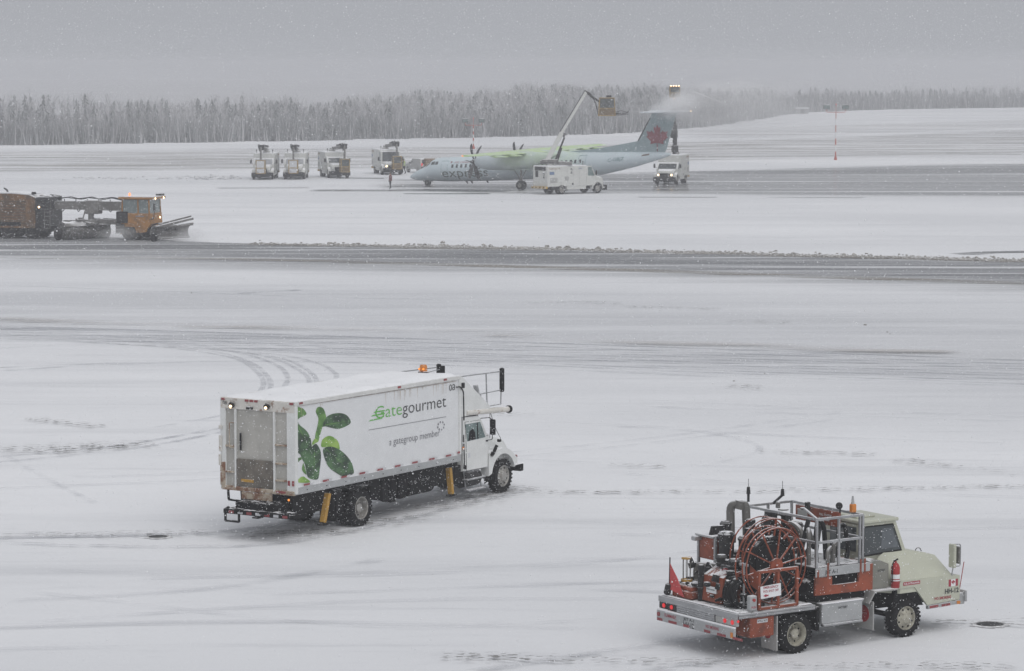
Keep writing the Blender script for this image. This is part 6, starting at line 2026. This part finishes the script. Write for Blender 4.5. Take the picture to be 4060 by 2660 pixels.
# ================================================================== airfield sweeper plough
def build_sweeper():
    t = thing('snow_sweeper', 'long dirty orange airfield snow sweeper with front blade and mid broom', 'snow plough', (-27.7, 216.4, 0), R(-14))
    # front cab unit
    b = MB()
    b.prism([(-.55, 1.00), (1.55, .95), (1.72, 1.25), (1.66, 1.98), (-.55, 2.00)], 'y', -1.2, 1.2)
    b.build('cab_body', M_dirtyorange, t)
    b = MB()
    for x, y in ((-.50, -1.15), (-.5, 1.15), (1.60, -1.15), (1.60, 1.15), (.75, -1.17), (.75, 1.17)):
        b.bar((x, y, 1.98), (x * .97, y * .97, 3.0), .09, .09)
    b.pieces('cab_pillar', M_dirtyorange, t)
    b = MB().box(-.46, 1.58, -1.14, 1.14, 2.0, 2.98)
    b.build('cab_glass', mat('pale_cab_glass', (.16, .20, .20), .15, var=.2, vscale=1.5, spec=.6), t)
    MB().obox((.35, -.3, 2.25), (.5, .5, .6), (0, 0, 0), .1).build('driver_seat', M_black, t)
    rf = MB().box(-.75, 1.95, -1.32, 1.32, 3.0, 3.17, .03).build('cab_roof', M_dirtyorange, t)
    MB().box(-.72, 1.92, -1.30, 1.30, 3.172, 3.22, .03).build('roof_snow', M_snow, rf)
    for y in (-.85, .85):
        MB().lathe([(0, .05), (.06, .04), (.09, 0), (0, -.02)], (1.96, y, 3.06), (1, 0, 0), 12).build('roof_lamp', M_lamp, rf)
    MB().lathe([(.07, 0), (.08, .05), (.07, .18), (0, .22)], (-.2, -.4, 3.22), (0, 0, 1), 12).build('beacon', mat('lit_red_beacon', (.8, .15, .05), .3, emit=((1, .16, .05), 3.0)), rf)
    MB().box(1.55, 1.95, .3, 1.1, 3.22, 3.36, .03).build('light_bar', M_darksteel, rf)
    for y in (-.75, .75):
        MB().lathe([(0, .05), (.06, .04), (.09, 0), (0, -.02)], (1.70, y, 1.62), (1, 0, 0), 12).build('head_lamp', M_lamp if y > 0 else M_alupanel, t)
    MB().box(.55, 1.2, -1.215, -1.20, 1.72, 1.82).build('name_strip', M_inkgrey, t)
    b = MB()
    b.box(-.95, -.05, -1.25, -.5, 1.25, 2.10, .04)
    b.box(-1.0, -.3, -1.25, -.7, .55, 1.2, .03)
    b.pieces('battery_locker', M_black, t)
    b = MB()
    for k in range(3):
        b.box(-.98, -.62, -1.38, -1.2, .50 + k * .25, .54 + k * .25)
    b.pieces('step', M_snowgrey, t)
    MB().prism([(.62, 1.0), (1.5, 1.0), (1.35, .62), (.85, .55), (.66, .8)], 'y', -1.18, 1.18).build('lower_fairing', M_dirtyorange, t)
    b = MB()
    b.box(-.7, 1.7, -.9, .9, .55, 1.0, .04)
    b.pieces('chassis_frame', M_black, t)
    for s in (-1, 1):
        wheel(t, .0, s * 1.15, .56, .42, s, rim=M_black, n=20)
        wheel(t, 1.35, s * 1.05, .48, .36, s, rim=M_black, n=20)
        poly = [( .70 * math.cos(a), .56 + .70 * math.sin(a)) for a in [R(190) - R(190) * i / 10 for i in range(11)]]
        inn = [( .62 * math.cos(a), .56 + .62 * math.sin(a)) for a in [R(190) - R(190) * i / 10 for i in range(11)]]
        MB().prism(poly + inn[::-1], 'y', min(s * .75, s * 1.22), max(s * .75, s * 1.22)).build('wheel_fender', M_dirtyorange, t)
    b = MB()
    b.tube(bend([(1.65, -1.2, 1.55), (2.05, -1.45, 1.6), (2.12, -1.5, 2.1), (2.15, -1.5, 2.6)], .1), .03, 6)
    b.box(2.08, 2.2, -1.6, -1.42, 2.2, 2.75, .03)
    b.pieces('mirror', M_darksteel, t)
    # front blade with tubes and caster wheel
    b = MB()
    secs = []
    for q in (0, 1):
        x, y = (2.45, -2.1) if q == 0 else (4.2, .9)
        secs.append([(x + .45 * math.cos(a) - .1, y - .22 * math.cos(a), .60 + .55 * math.sin(a)) for a in [R(240) - R(170) * i / 8 for i in range(9)]] + [(x + .40 * math.cos(a) - .05, y - .2 * math.cos(a), .60 + .48 * math.sin(a)) for a in [R(70) + R(170) * i / 8 for i in range(9)]])
    b.loft(secs)
    b.build('front_blade', M_snowgrey, t)
    b = MB()
    b.bar((2.55, -1.9, 1.05), (4.25, .8, 1.55), .16, .16)
    b.bar((2.45, -1.5, 1.22), (4.05, .9, 1.72), .12, .12)
    b.bar((2.35, -1.6, .92), (4.2, .9, 1.20), .22, .10)
    b.pieces('blade_tube', M_snowgrey, t)
    b = MB()
    b.bar((1.6, -.4, .85), (2.9, -.8, .80), .16, .14)
    b.bar((1.6, .4, .85), (3.3, .0, .80), .16, .14)
    b.tube(bend([(1.7, -.9, 1.1), (2.3, -1.0, 1.3), (2.7, -1.1, 1.0)], .2), .06, 6)
    b.pieces('blade_hitch', M_darksteel, t)
    for x, y in ((2.35, -2.25),):
        wh = MB().lathe([(.12, -.10), (.26, -.11), (.32, -.06), (.32, .06), (.26, .11), (.12, .10)], (x, y, .32), (.3, 1, 0), 18).build('caster_wheel', M_tyre, t)
        MB().lathe([(.13, -.08), (0, -.06)], (x, y, .32), (.3, 1, 0), 12).build('rim', M_black, wh)
    # gooseneck beam
    b = MB()
    b.prism([(-6.3, 2.18), (-.85, 2.10), (-.55, 2.35), (-.55, 2.78), (-6.3, 2.76)], 'y', -.32, .32)
    b.build('frame_beam', M_snowgrey, t)
    b = MB()
    pts = [(-6.4, -.2, 3.2)] + [(-6.0 + k * .55, -.15 + .08 * (k % 2), 2.95 + .07 * ((k * 7) % 3)) for k in range(9)] + [(-.6, -.1, 2.85)]
    b.tube(bend(pts, .1, 3), .035, 6)
    pts = [(-6.4, .1, 3.05)] + [(-6.0 + k * .6, .12, 2.90 + .06 * ((k * 5) % 3)) for k in range(8)] + [(-.8, .1, 2.82)]
    b.tube(bend(pts, .1, 3), .035, 6)
    for k in range(5):
        b.cyl((-5.4 + k * .9, -.2, 2.74), (-5.4 + k * .9, -.2, 2.92), .03, n=6)
    for k in range(4):
        x = -5.6 + k * 1.25
        b.tube(bend([(x, -.33, 2.2), (x + .1, -.36, 1.98), (x + .25, -.33, 2.18)], .1), .03, 6)
    b.pieces('hydraulic_line', M_hose, t)
    # mid broom
    b = MB()
    b.cyl((-4.9, -2.0, .58), (-2.6, 1.1, .58), .56, n=20)
    b.build('broom_roll', mat('broom_bristle', (.10, .098, .095), .95, var=.5, vscale=5, dirt=((.5, .5, .52), 4.0, .55, .7, .6)), t)
    b = MB()
    d = Vector((2.3, 3.1, 0)).normalized()
    nrm = Vector((-d.y, d.x, 0))
    secs = []
    for s in range(9):
        c = Vector((-4.9, -2.0, .62)) + d * (3.86 * s / 8)
        row = []
        for i in range(9):
            a = R(-5) + R(150) * i / 8
            r = .68 + random.uniform(-.06, .09)
            row.append(tuple(c + nrm * (r * math.cos(a)) + Vector((0, 0, r * math.sin(a)))))
        for i in range(9):
            a = R(145) - R(150) * i / 8
            r = .58
            row.append(tuple(c + nrm * (r * math.cos(a)) + Vector((0, 0, r * math.sin(a)))))
        secs.append(row)
    b.loft(secs)
    b.build('broom_hood', M_snowgrey, t)
    b = MB()
    for k in range(22):
        x, y, z = random.uniform(-4.7, -2.4), random.uniform(-1.1, .6), random.uniform(1.0, 1.45)
        b.obox((x, y, z), (random.uniform(.2, .6), random.uniform(.2, .5), random.uniform(.12, .35)), (random.uniform(-.3, .3), random.uniform(-.3, .3), random.uniform(0, 3)), .05)
    b.bar((-5.2, -.9, 1.30), (-2.5, -.6, 1.35), .18, .2)
    b.bar((-2.6, -.5, 1.35), (-.7, -.5, 1.25), .3, .34)
    b.bar((-2.6, .5, 1.35), (-.7, .5, 1.25), .3, .34)
    b.pieces('broom_linkage', M_snowgrey, t)
    b = MB()
    b.cyl((-3.4, 0, 1.2), (-3.4, 0, 2.7), .22, n=14)
    b.box(-3.75, -2.65, -.42, .42, 1.85, 2.85, .05)
    b.cyl((-3.9, -.4, 1.4), (-3.7, -.4, 2.1), .05, n=8)
    b.pieces('broom_turntable', M_snowgrey, t)
    for x, y in ((-5.1, -2.2),):
        MB().lathe([(.12, -.14), (.36, -.16), (.44, -.08), (.44, .08), (.36, .16), (.12, .14)], (x, y, .44), (.6, .8, 0), 18).build('caster_wheel', M_tyre, t)
    # rear engine unit
    b = MB()
    b.prism([(-13.5, .8), (-7.3, .8), (-7.3, 3.05), (-7.7, 3.22), (-9.2, 3.32), (-13.5, 3.30)], 'y', -1.28, 1.28)
    rb = b.build('engine_housing', mat('grimy_brown_orange_paint', (.17, .085, .03), .65, var=.3, dirt=((.07, .055, .04), 1.3, .40, .66, .85), snow=.6), t)
    MB().prism([(-13.4, 3.31), (-9.1, 3.34), (-7.8, 3.25), (-7.8, 3.30), (-9.1, 3.42), (-13.4, 3.38)], 'y', -1.2, 1.2).build('roof_snow', M_snow, rb)
    for k in range(9):
        MB().box(-10.6, -8.0, -1.30, -1.28, 1.1 + k * .2, 1.2 + k * .2, .008).build('louvre', mat('dark_brown_louvre', (.09, .06, .035), .7, var=.3), rb)
    b = MB()
    b.box(-7.3, -6.15, -1.2, 1.2, .95, 3.10, .05)
    b.box(-6.9, -6.2, -1.25, -1.2, .6, 2.2, .01)
    b.pieces('radiator_section', M_darksteel, t)
    for k in range(8):
        MB().box(-7.2, -6.3, -1.225, -1.20, 1.1 + k * .24, 1.18 + k * .24, .006).build('grille_slat', M_black, t)
    b = MB()
    for x in (-6.12, -6.55):
        b.tube([(x, -1.25, .75), (x, -1.25, 2.15)], .03, 6)
    for k in range(5):
        b.tube([(-6.12, -1.25, .78 + k * .3), (-6.55, -1.25, .78 + k * .3)], .025, 6)
    b.tube(bend([(-6.15, -1.1, 2.2), (-6.1, -1.1, 3.1), (-7.0, -1.0, 3.2)], .2), .03, 6)
    b.tube(bend([(-6.15, .9, 2.2), (-6.1, .9, 3.1), (-7.0, .9, 3.2)], .2), .03, 6)
    b.pieces('access_ladder', M_snowgrey, t)
    b = MB()
    b.lathe([(.16, 0), (.18, .05), (.16, .2), (0, .24)], (-7.6, -.7, 3.25), (0, 0, 1), 12)
    for x in (-9.7, -10.6):
        b.tube(bend([(x, -.6, 3.3), (x - .05, -.6, 3.55), (x - .3, -.6, 3.7)], .1), .07, 8)
    b.pieces('exhaust_stack', M_darksteel, t)
    MB().lathe([(0, .05), (.06, .04), (.08, 0), (0, -.02)], (-6.98, -1.26, 2.35), (0, -1, 0), 12).build('work_lamp', M_lamp, t)
    b = MB()
    b.box(-13.4, -6.3, -.9, .9, .5, .95, .04)
    b.build('rear_frame', M_black, t)
    for x in (-7.6, -9.6, -11.0):
        for s in (-1, 1):
            wheel(t, x, s * 1.26, .62, .48, s, rim=M_black, n=20)
    MB().prism([(-12, .95), (-8.4, .95), (-8.4, 1.25), (-12, 1.25)], 'y', -1.30, -1.285).build('mud_guard', M_black, t)
    return t
build_sweeper()

# ================================================================== service car beyond the nose
def build_suv():
    t = thing('service_car', 'silver estate car parked beyond the aircraft nose, red tail light on', 'car', (-11.0, 351.2, 0), R(118))
    side = [(-2.2, .42), (-2.25, .95), (-2.12, 1.02), (-1.90, 1.62), (-1.6, 1.70), (.35, 1.68), (1.05, 1.12), (2.05, .98), (2.25, .72), (2.22, .40)]
    m_s = mat('silver_car_paint', (.40, .40, .395), .35, metal=.3, var=.05, snow=.8)
    secs = []
    for y, k in ((-.90, .97), (-.84, 1.0), (.84, 1.0), (.90, .97)):
        secs.append([(p[0] * (1 if k == 1 else .99), y * (1 if p[1] < 1.1 else .86), (p[1] - .9) * k + .9) for p in side])
    body = MB().loft(secs).build('car_body', m_s, t, smooth=35)
    MB().add([(-2.125, -.70, 1.06), (-2.125, .70, 1.06), (-1.925, .62, 1.56), (-1.925, -.62, 1.56)], [(0, 1, 2, 3)]).build('rear_window', M_glass, body, smooth=0)
    MB().add([(.42, -.62, 1.64), (.42, .62, 1.64), (1.06, .72, 1.16), (1.06, -.72, 1.16)], [(0, 1, 2, 3)]).build('windscreen', M_glass, body, smooth=0)
    for s in (-1, 1):
        for xa, xb in ((-1.85, -1.0), (-.92, -.1), (-.02, .62)):
            MB().add([(xa, s * .79, 1.12), (xb, s * .79, 1.12), (min(xb, .35) - .03, s * .752, 1.60), (xa + .08, s * .752, 1.60)], [(0, 1, 2, 3)]).build('side_window', M_glass, body, smooth=0)
        MB().box(-2.27, -2.16, min(s * .66, s * .86), max(s * .66, s * .86), .82, 1.16, .02).build('tail_light', M_redlit if s > 0 else M_red, t)
        MB().box(.62, .74, min(s * .86, s * 1.04), max(s * .86, s * 1.04), 1.08, 1.24, .03).pieces('mirror', M_black, t)
        wheel(t, -1.35, s * .90, .35, .24, s, n=18)
        wheel(t, 1.40, s * .90, .35, .24, s, n=18)
    MB().box(-2.34, -2.18, -.86, .86, .42, .70, .04).build('rear_bumper', M_black, t)
    MB().box(2.16, 2.30, -.86, .86, .40, .66, .04).build('front_bumper', M_black, t)
    MB().box(-2.275, -2.25, -.26, .26, .80, .92).build('number_plate', M_inkwhite, t)
    # open crate beside the car
build_suv()
cr = thing('equipment_crate', 'brown crate standing on the car side of the aircraft nose', 'crate', (-9.75, 349.0, 0), R(20))
MB().box(-.55, .55, -.45, .45, .12, 1.75, .03).build('crate_wall', mat('brown_tarp', (.19, .13, .08), .8, var=.3, vscale=3, snow=.5), cr)
for z in (.5, 1.1, 1.6):
    MB().box(-.57, .57, -.47, .47, z, z + .08).build('crate_batten', M_veryrusty, cr)
for x in (-.4, .4):
    MB().box(x - .06, x + .06, -.45, .45, 0, .12).build('crate_foot', M_black, cr)

# ================================================================== people
def person(lb, loc, rz, H, step, coat, legs, vest=None, hood=None, arms=0.2, bag=False):
    t = thing('person', lb, 'person', loc, rz)
    k = H / 1.78
    V, E, Rd = [], [], []
    def vtx(p, r):
        V.append((p[0] * k, p[1] * k, p[2] * k))
        Rd.append(r * k)
        return len(V) - 1
    def link(*ids):
        for a, b_ in zip(ids, ids[1:]):
            E.append((a, b_))
    pel = vtx((0, 0, .96), .165)
    ab = vtx((0, 0, 1.12), .165)
    ch = vtx((.0, 0, 1.32), .19)
    nk0 = vtx((0, 0, 1.47), .11)
    nk = vtx((.01, 0, 1.54), .062)
    hd = vtx((.02, 0, 1.62), .088)
    hd2 = vtx((.02, 0, 1.70), .092)
    hd3 = vtx((.015, 0, 1.76), .05)
    link(pel, ab, ch, nk0, nk, hd, hd2, hd3)
    for s in (-1, 1):
        f = step * s
        hp = vtx((0, s * .10, .90), .115)
        kn = vtx((f * .5 + .03, s * .11, .50), .082)
        an = vtx((f - .02, s * .115, .10), .055)
        he = vtx((f - .05, s * .115, .05), .048)
        to = vtx((f + .17, s * .125, .04), .042)
        link(pel, hp, kn, an, he)
        link(an, to)
        sh = vtx((0, s * .20, 1.42), .095)
        el = vtx((-f * .5 * arms - .03, s * .285, 1.14), .068)
        wr = vtx((-f * arms * 1.1 + .06, s * .29, .90), .048)
        pm = vtx((-f * arms * 1.1 + .075, s * .288, .83), .042)
        link(nk0, sh, el, wr, pm)
    me = bpy.data.meshes.new('body')
    me.from_pydata(V, E, [])
    o = bpy.data.objects.new('body', me)
    C.objects.link(o)
    md = o.modifiers.new('skin', 'SKIN')
    md.use_smooth_shade = True
    md.branch_smoothing = .4
    for i, sv in enumerate(me.skin_vertices[0].data):
        sv.radius = (Rd[i], Rd[i] * (.78 if i in (0, 1, 2) else 1.0))
        sv.use_root = (i == 0)
    o.modifiers.new('sub', 'SUBSURF').levels = 2
    o.modifiers['sub'].render_levels = 2
    dg = bpy.context.evaluated_depsgraph_get()
    dg.update()
    m2 = bpy.data.meshes.new_from_object(o.evaluated_get(dg))
    bpy.data.objects.remove(o)
    # five fingers on each hand
    bm = bmesh.new()
    bm.from_mesh(m2)
    fg = MB()
    for s in (-1, 1):
        f = step * s
        bx, by_, bz = (-f * arms * 1.1 + .075) * k, s * .288 * k, .80 * k
        for q, ln in enumerate((.060, .072, .068, .052)):
            dx = (q - 1.5) * .019 * k
            fg.tube([(bx + dx, by_, bz + .02), (bx + dx + .004, by_ - s * .006, bz - ln * k * .55), (bx + dx + .006, by_ - s * .022, bz - ln * k)], [.0095 * k, .009 * k, .007 * k], 6)
        fg.tube([(bx + .03 * k, by_ - s * .012, bz + .035), (bx + .052 * k, by_ - s * .02, bz + .005), (bx + .058 * k, by_ - s * .026, bz - .025)], [.011 * k, .010 * k, .008 * k], 6)
    idx = [bm.verts.new(p) for p in fg.v]
    for f in fg.f:
        bm.faces.new([idx[i] for i in f])
    bm.to_mesh(m2)
    bm.free()
    mats = [mat('skin', (.42, .27, .20), .6), legs, coat, M_black]
    m2.materials.clear()
    for mm in mats:
        m2.materials.append(mm)
    for p in m2.polygons:
        z = p.center.z / k
        ay = abs(p.center.y) / k
        p.use_smooth = True
        if z > 1.52:
            p.material_index = 0
        elif z < .11:
            p.material_index = 3
        elif z < .92 and ay < .23:
            p.material_index = 1
        elif z < .87:
            p.material_index = 3
        else:
            p.material_index = 2
    bo = bpy.data.objects.new('body', m2)
    C.objects.link(bo)
    bo.parent = t
    # face details, hair/hat
    b = MB()
    for s in (-1, 1):
        b.lathe([(0, .012), (.012, .006), (.013, 0)], (.105 * k, s * .034 * k, 1.665 * k), (1, 0, 0), 8)
    b.pieces('eye', M_black, t)
    MB().loft([[(.105 * k, -.012 * k, 1.655 * k), (.105 * k, .012 * k, 1.655 * k), (.105 * k, 0, 1.66 * k)], [(.128 * k, -.016 * k, 1.625 * k), (.128 * k, .016 * k, 1.625 * k), (.124 * k, 0, 1.635 * k)]]).build('nose', mats[0], t)
    MB().box(.098 * k, .108 * k, -.028 * k, .028 * k, 1.585 * k, 1.594 * k).build('mouth', mat('lip', (.30, .13, .11), .6), t)
    MB().lathe([(.104 * k, 0), (.110 * k, .04 * k), (.106 * k, .08 * k), (.075 * k, .115 * k), (.0, .13 * k)], (.01 * k, 0, 1.672 * k), (0, 0, 1), 16).build('hat', hood or M_black, t, smooth=60)
    b = MB()
    b.lathe([(.215 * k, 0), (.205 * k, .05 * k), (.200 * k, .25 * k), (.215 * k, .42 * k), (.20 * k, .52 * k)], (0, 0, .86 * k), (0, 0, 1), 18)
    b.v = [(p[0] * .82, p[1], p[2]) for p in b.v]
    b.build('jacket_hem', coat, t, smooth=60)
    if vest:
        b = MB()
        b.lathe([(.212 * k, 0), (.210 * k, .2 * k), (.225 * k, .36 * k), (.215 * k, .46 * k), (.10 * k, .56 * k)], (0, 0, .96 * k), (0, 0, 1), 18)
        b.v = [(p[0] * .85, p[1], p[2]) for p in b.v]
        vv = b.build('safety_vest', vest, t, smooth=60)
        b = MB()
        for z in (1.08, 1.24):
            b.lathe([(.224 * k, -.025 * k), (.228 * k, .025 * k)], (0, 0, z * k), (0, 0, 1), 18)
        b.v = [(p[0] * .85, p[1], p[2]) for p in b.v]
        b.pieces('reflective_band', M_reflwhite, vv)
    return t
person('person in dark trousers and dull red jacket standing on the wet pad', (-12.55, 304.9, 0), R(200), 1.70, .05, mat('dull_red_jacket', (.16, .055, .05), .8, var=.15), mat('dark_trousers', (.03, .03, .035), .8, var=.2), hood=mat('dark_hood', (.03, .028, .03), .8))
person('person in yellow-green safety vest walking beside the parked car', (-12.7, 346.9, 0), R(150), 1.76, .16, mat('dark_work_jacket', (.035, .04, .04), .8, var=.2), mat('dark_trousers', (.03, .03, .035), .8), vest=mat('hi_vis_vest', (.36, .46, .13), .7, var=.12), hood=mat('green_cap', (.09, .12, .05), .8))
# ================================================================== spray, falling snow, haze
def volume_obj(name, label, loc, scale, rot, dens, noise_scale, cat, col=(.985, .985, .99), lo=.42, hi=.75, taper=0.0, fade_to=.6, streak=(1, 1, 1)):
    bm = bmesh.new()
    bmesh.ops.create_cube(bm, size=2.0)
    me = bpy.data.meshes.new(name)
    bm.to_mesh(me)
    bm.free()
    m = bpy.data.materials.new(name)
    m.use_nodes = True
    nt = m.node_tree
    nt.nodes.remove(nt.nodes['Principled BSDF'])
    pv = _n(nt, 'ShaderNodeVolumePrincipled')
    pv.inputs['Color'].default_value = (*col, 1)
    pv.inputs['Anisotropy'].default_value = 0.1
    tc = _n(nt, 'ShaderNodeTexCoord').outputs['Object']
    sx = _n(nt, 'ShaderNodeSeparateXYZ')
    nt.links.new(tc, sx.inputs[0])
    X_, Y_, Z_ = sx.outputs
    wd = _math(nt, 'ADD', _math(nt, 'MULTIPLY', X_, taper), 1 - taper)          # narrow at -x, wide at +x
    rr = _math(nt, 'SQRT', _math(nt, 'ADD', _math(nt, 'MULTIPLY', Y_, Y_), _math(nt, 'MULTIPLY', Z_, Z_)))
    rr = _math(nt, 'DIVIDE', rr, wd)
    ax_ = _math(nt, 'ABSOLUTE', X_)
    d_ = _math(nt, 'SQRT', _math(nt, 'ADD', _math(nt, 'MULTIPLY', rr, rr), _math(nt, 'MULTIPLY', ax_, ax_)))
    nz = _noise(nt, tc, noise_scale, 5, .62, streak)
    val = _math(nt, 'SUBTRACT', _math(nt, 'ADD', _math(nt, 'MULTIPLY', nz, 1.5), -.25), d_)   # ragged edge eaten by noise
    fade = _range(nt, X_, 1.0, fade_to)
    f = _math(nt, 'MULTIPLY', _math(nt, 'MULTIPLY', _range(nt, val, -.30, .45), fade), dens)
    edge = _math(nt, 'MULTIPLY', _range(nt, _math(nt, 'ABSOLUTE', Y_), 1.0, .8), _range(nt, _math(nt, 'ABSOLUTE', Z_), 1.0, .8))
    f = _math(nt, 'MULTIPLY', f, edge)
    nt.links.new(f, pv.inputs['Density'])
    nt.links.new(pv.outputs[0], nt.nodes['Material Output'].inputs['Volume'])
    me.materials.append(m)
    o = bpy.data.objects.new(name, me)
    C.objects.link(o)
    o.location = loc
    o.scale = scale
    o.rotation_euler = rot
    return tag(o, label, cat, kind='stuff')

volume_obj('spray_cloud', 'white cloud of de-icing spray drifting from the aircraft tail', (21.0, 300.0, 9.0), (11.0, 5.0, 5.0), (0, R(-2), 0), 1.5, 2.6, 'spray', taper=.30, fade_to=-.35)
volume_obj('spray_cloud', 'thin veil of de-icing spray hanging low right of the tail', (26.0, 303, 7.0), (18.0, 8.0, 6.2), (0, R(2), 0), .10, 2.2, 'spray', taper=.25, fade_to=-.3)
volume_obj('spray_cloud', 'dense spray striking the top of the tail fin', (16.3, 297.5, 8.7), (4.2, 3.4, 2.8), (0, R(-10), 0), .9, 2.0, 'spray', taper=.3, fade_to=.2)
volume_obj('spray_jet', 'thin jet of fluid from the raised bucket to the tailplane', (12.2, 293.6, 8.15), (2.3, .34, .30), (0, R(4), 0), .9, 1.5, 'spray', taper=.35, fade_to=.2)
volume_obj('snow_dust', 'grey snow dust thrown up around the sweeper broom', (-28.6, 213.6, .6), (2.4, 2.0, 1.0), (0, 0, 0), .38, 1.7, 'snow dust')
volume_obj('snow_dust', 'snow dust thrown up at the sweeper front blade', (-23.2, 213.0, .5), (2.0, 2.2, 1.0), (0, 0, 0), .4, 1.7, 'snow dust')

# falling flakes: small tetrahedra all through the air over the apron
def flakes():
    def region(n, y0, y1, half0, half1, z1, smin, smax):
        u = rng.random(n)
        y = np.sqrt(y0 ** 2 + u * (y1 ** 2 - y0 ** 2))
        hw = half0 + (half1 - half0) * (y - y0) / (y1 - y0)
        x = rng.uniform(-1, 1, n) * hw
        z = rng.uniform(.02, z1, n)
        s = smin + (smax - smin) * rng.random(n) ** 3.0
        return np.stack([x, y, z], 1), s
    A, sA = region(210000, 26, 100, 9, 24, 15.5, .0036, .0095)
    B, sB = region(60000, 100, 230, 24, 50, 15.5, .006, .011)
    Cc, sC = region(20000, 230, 400, 50, 85, 15.5, .009, .016)
    P = np.concatenate([A, B, Cc])
    S = np.concatenate([sA, sB, sC])
    n = len(P)
    base = np.array([[1, 1, 1], [1, -1, -1], [-1, 1, -1], [-1, -1, 1]], float) * .75
    a, b_, c_ = rng.uniform(0, 6.283, (3, n))
    ca, sa, cb, sb = np.cos(a), np.sin(a), np.cos(b_), np.sin(b_)
    Rm = np.zeros((n, 3, 3))
    Rm[:, 0, 0] = ca; Rm[:, 0, 1] = -sa * cb; Rm[:, 0, 2] = sa * sb
    Rm[:, 1, 0] = sa; Rm[:, 1, 1] = ca * cb; Rm[:, 1, 2] = -ca * sb
    Rm[:, 2, 1] = sb; Rm[:, 2, 2] = cb
    V = np.einsum('nij,kj->nki', Rm, base) * S[:, None, None] + P[:, None, :]
    F = np.array([[0, 1, 2], [0, 3, 1], [0, 2, 3], [1, 3, 2]])[None] + (np.arange(n) * 4)[:, None, None]
    me = bpy.data.meshes.new('falling_snow')
    me.vertices.add(n * 4)
    me.vertices.foreach_set('co', V.reshape(-1).astype(np.float32))
    nf = n * 4
    me.loops.add(nf * 3)
    me.loops.foreach_set('vertex_index', F.reshape(-1).astype(np.int32))
    me.polygons.add(nf)
    me.polygons.foreach_set('loop_start', np.arange(0, nf * 3, 3, dtype=np.int32))
    me.update()
    m = bpy.data.materials.new('snow_flake')
    m.use_nodes = True
    bs = m.node_tree.nodes['Principled BSDF']
    bs.inputs['Base Color'].default_value = (.92, .93, .95, 1)
    bs.inputs['Roughness'].default_value = 1
    bs.inputs['Subsurface Weight'].default_value = 0
    me.materials.append(m)
    o = bpy.data.objects.new('falling_snow', me)
    C.objects.link(o)
    tag(o, 'snow flakes falling all over the apron', 'snowfall', kind='stuff')
flakes()

# pale air
hz = MB().box(-1700, 1700, -200, 2700, -1.0, 15.8).build('haze', None, smooth=0) if False else None
me = bpy.data.meshes.new('haze')
t_ = MB().box(-1700, 1700, -200, 2700, -1.0, 16.2)
me.from_pydata(t_.v, [], t_.f)
bm = bmesh.new()
bm.from_mesh(me)
bmesh.ops.recalc_face_normals(bm, faces=bm.faces)
bm.to_mesh(me)
bm.free()
mh = bpy.data.materials.new('snowy_air')
mh.use_nodes = True
nt = mh.node_tree
nt.nodes.remove(nt.nodes['Principled BSDF'])
pv = _n(nt, 'ShaderNodeVolumePrincipled')
pv.inputs['Color'].default_value = (.80, .805, .83, 1)
pv.inputs['Density'].default_value = .00082
pv.inputs['Anisotropy'].default_value = 0.0
nt.links.new(pv.outputs[0], nt.nodes['Material Output'].inputs['Volume'])
me.materials.append(mh)
hz = bpy.data.objects.new('haze', me)
C.objects.link(hz)
tag(hz, 'pale snowy air over the whole airfield', 'haze', kind='stuff')
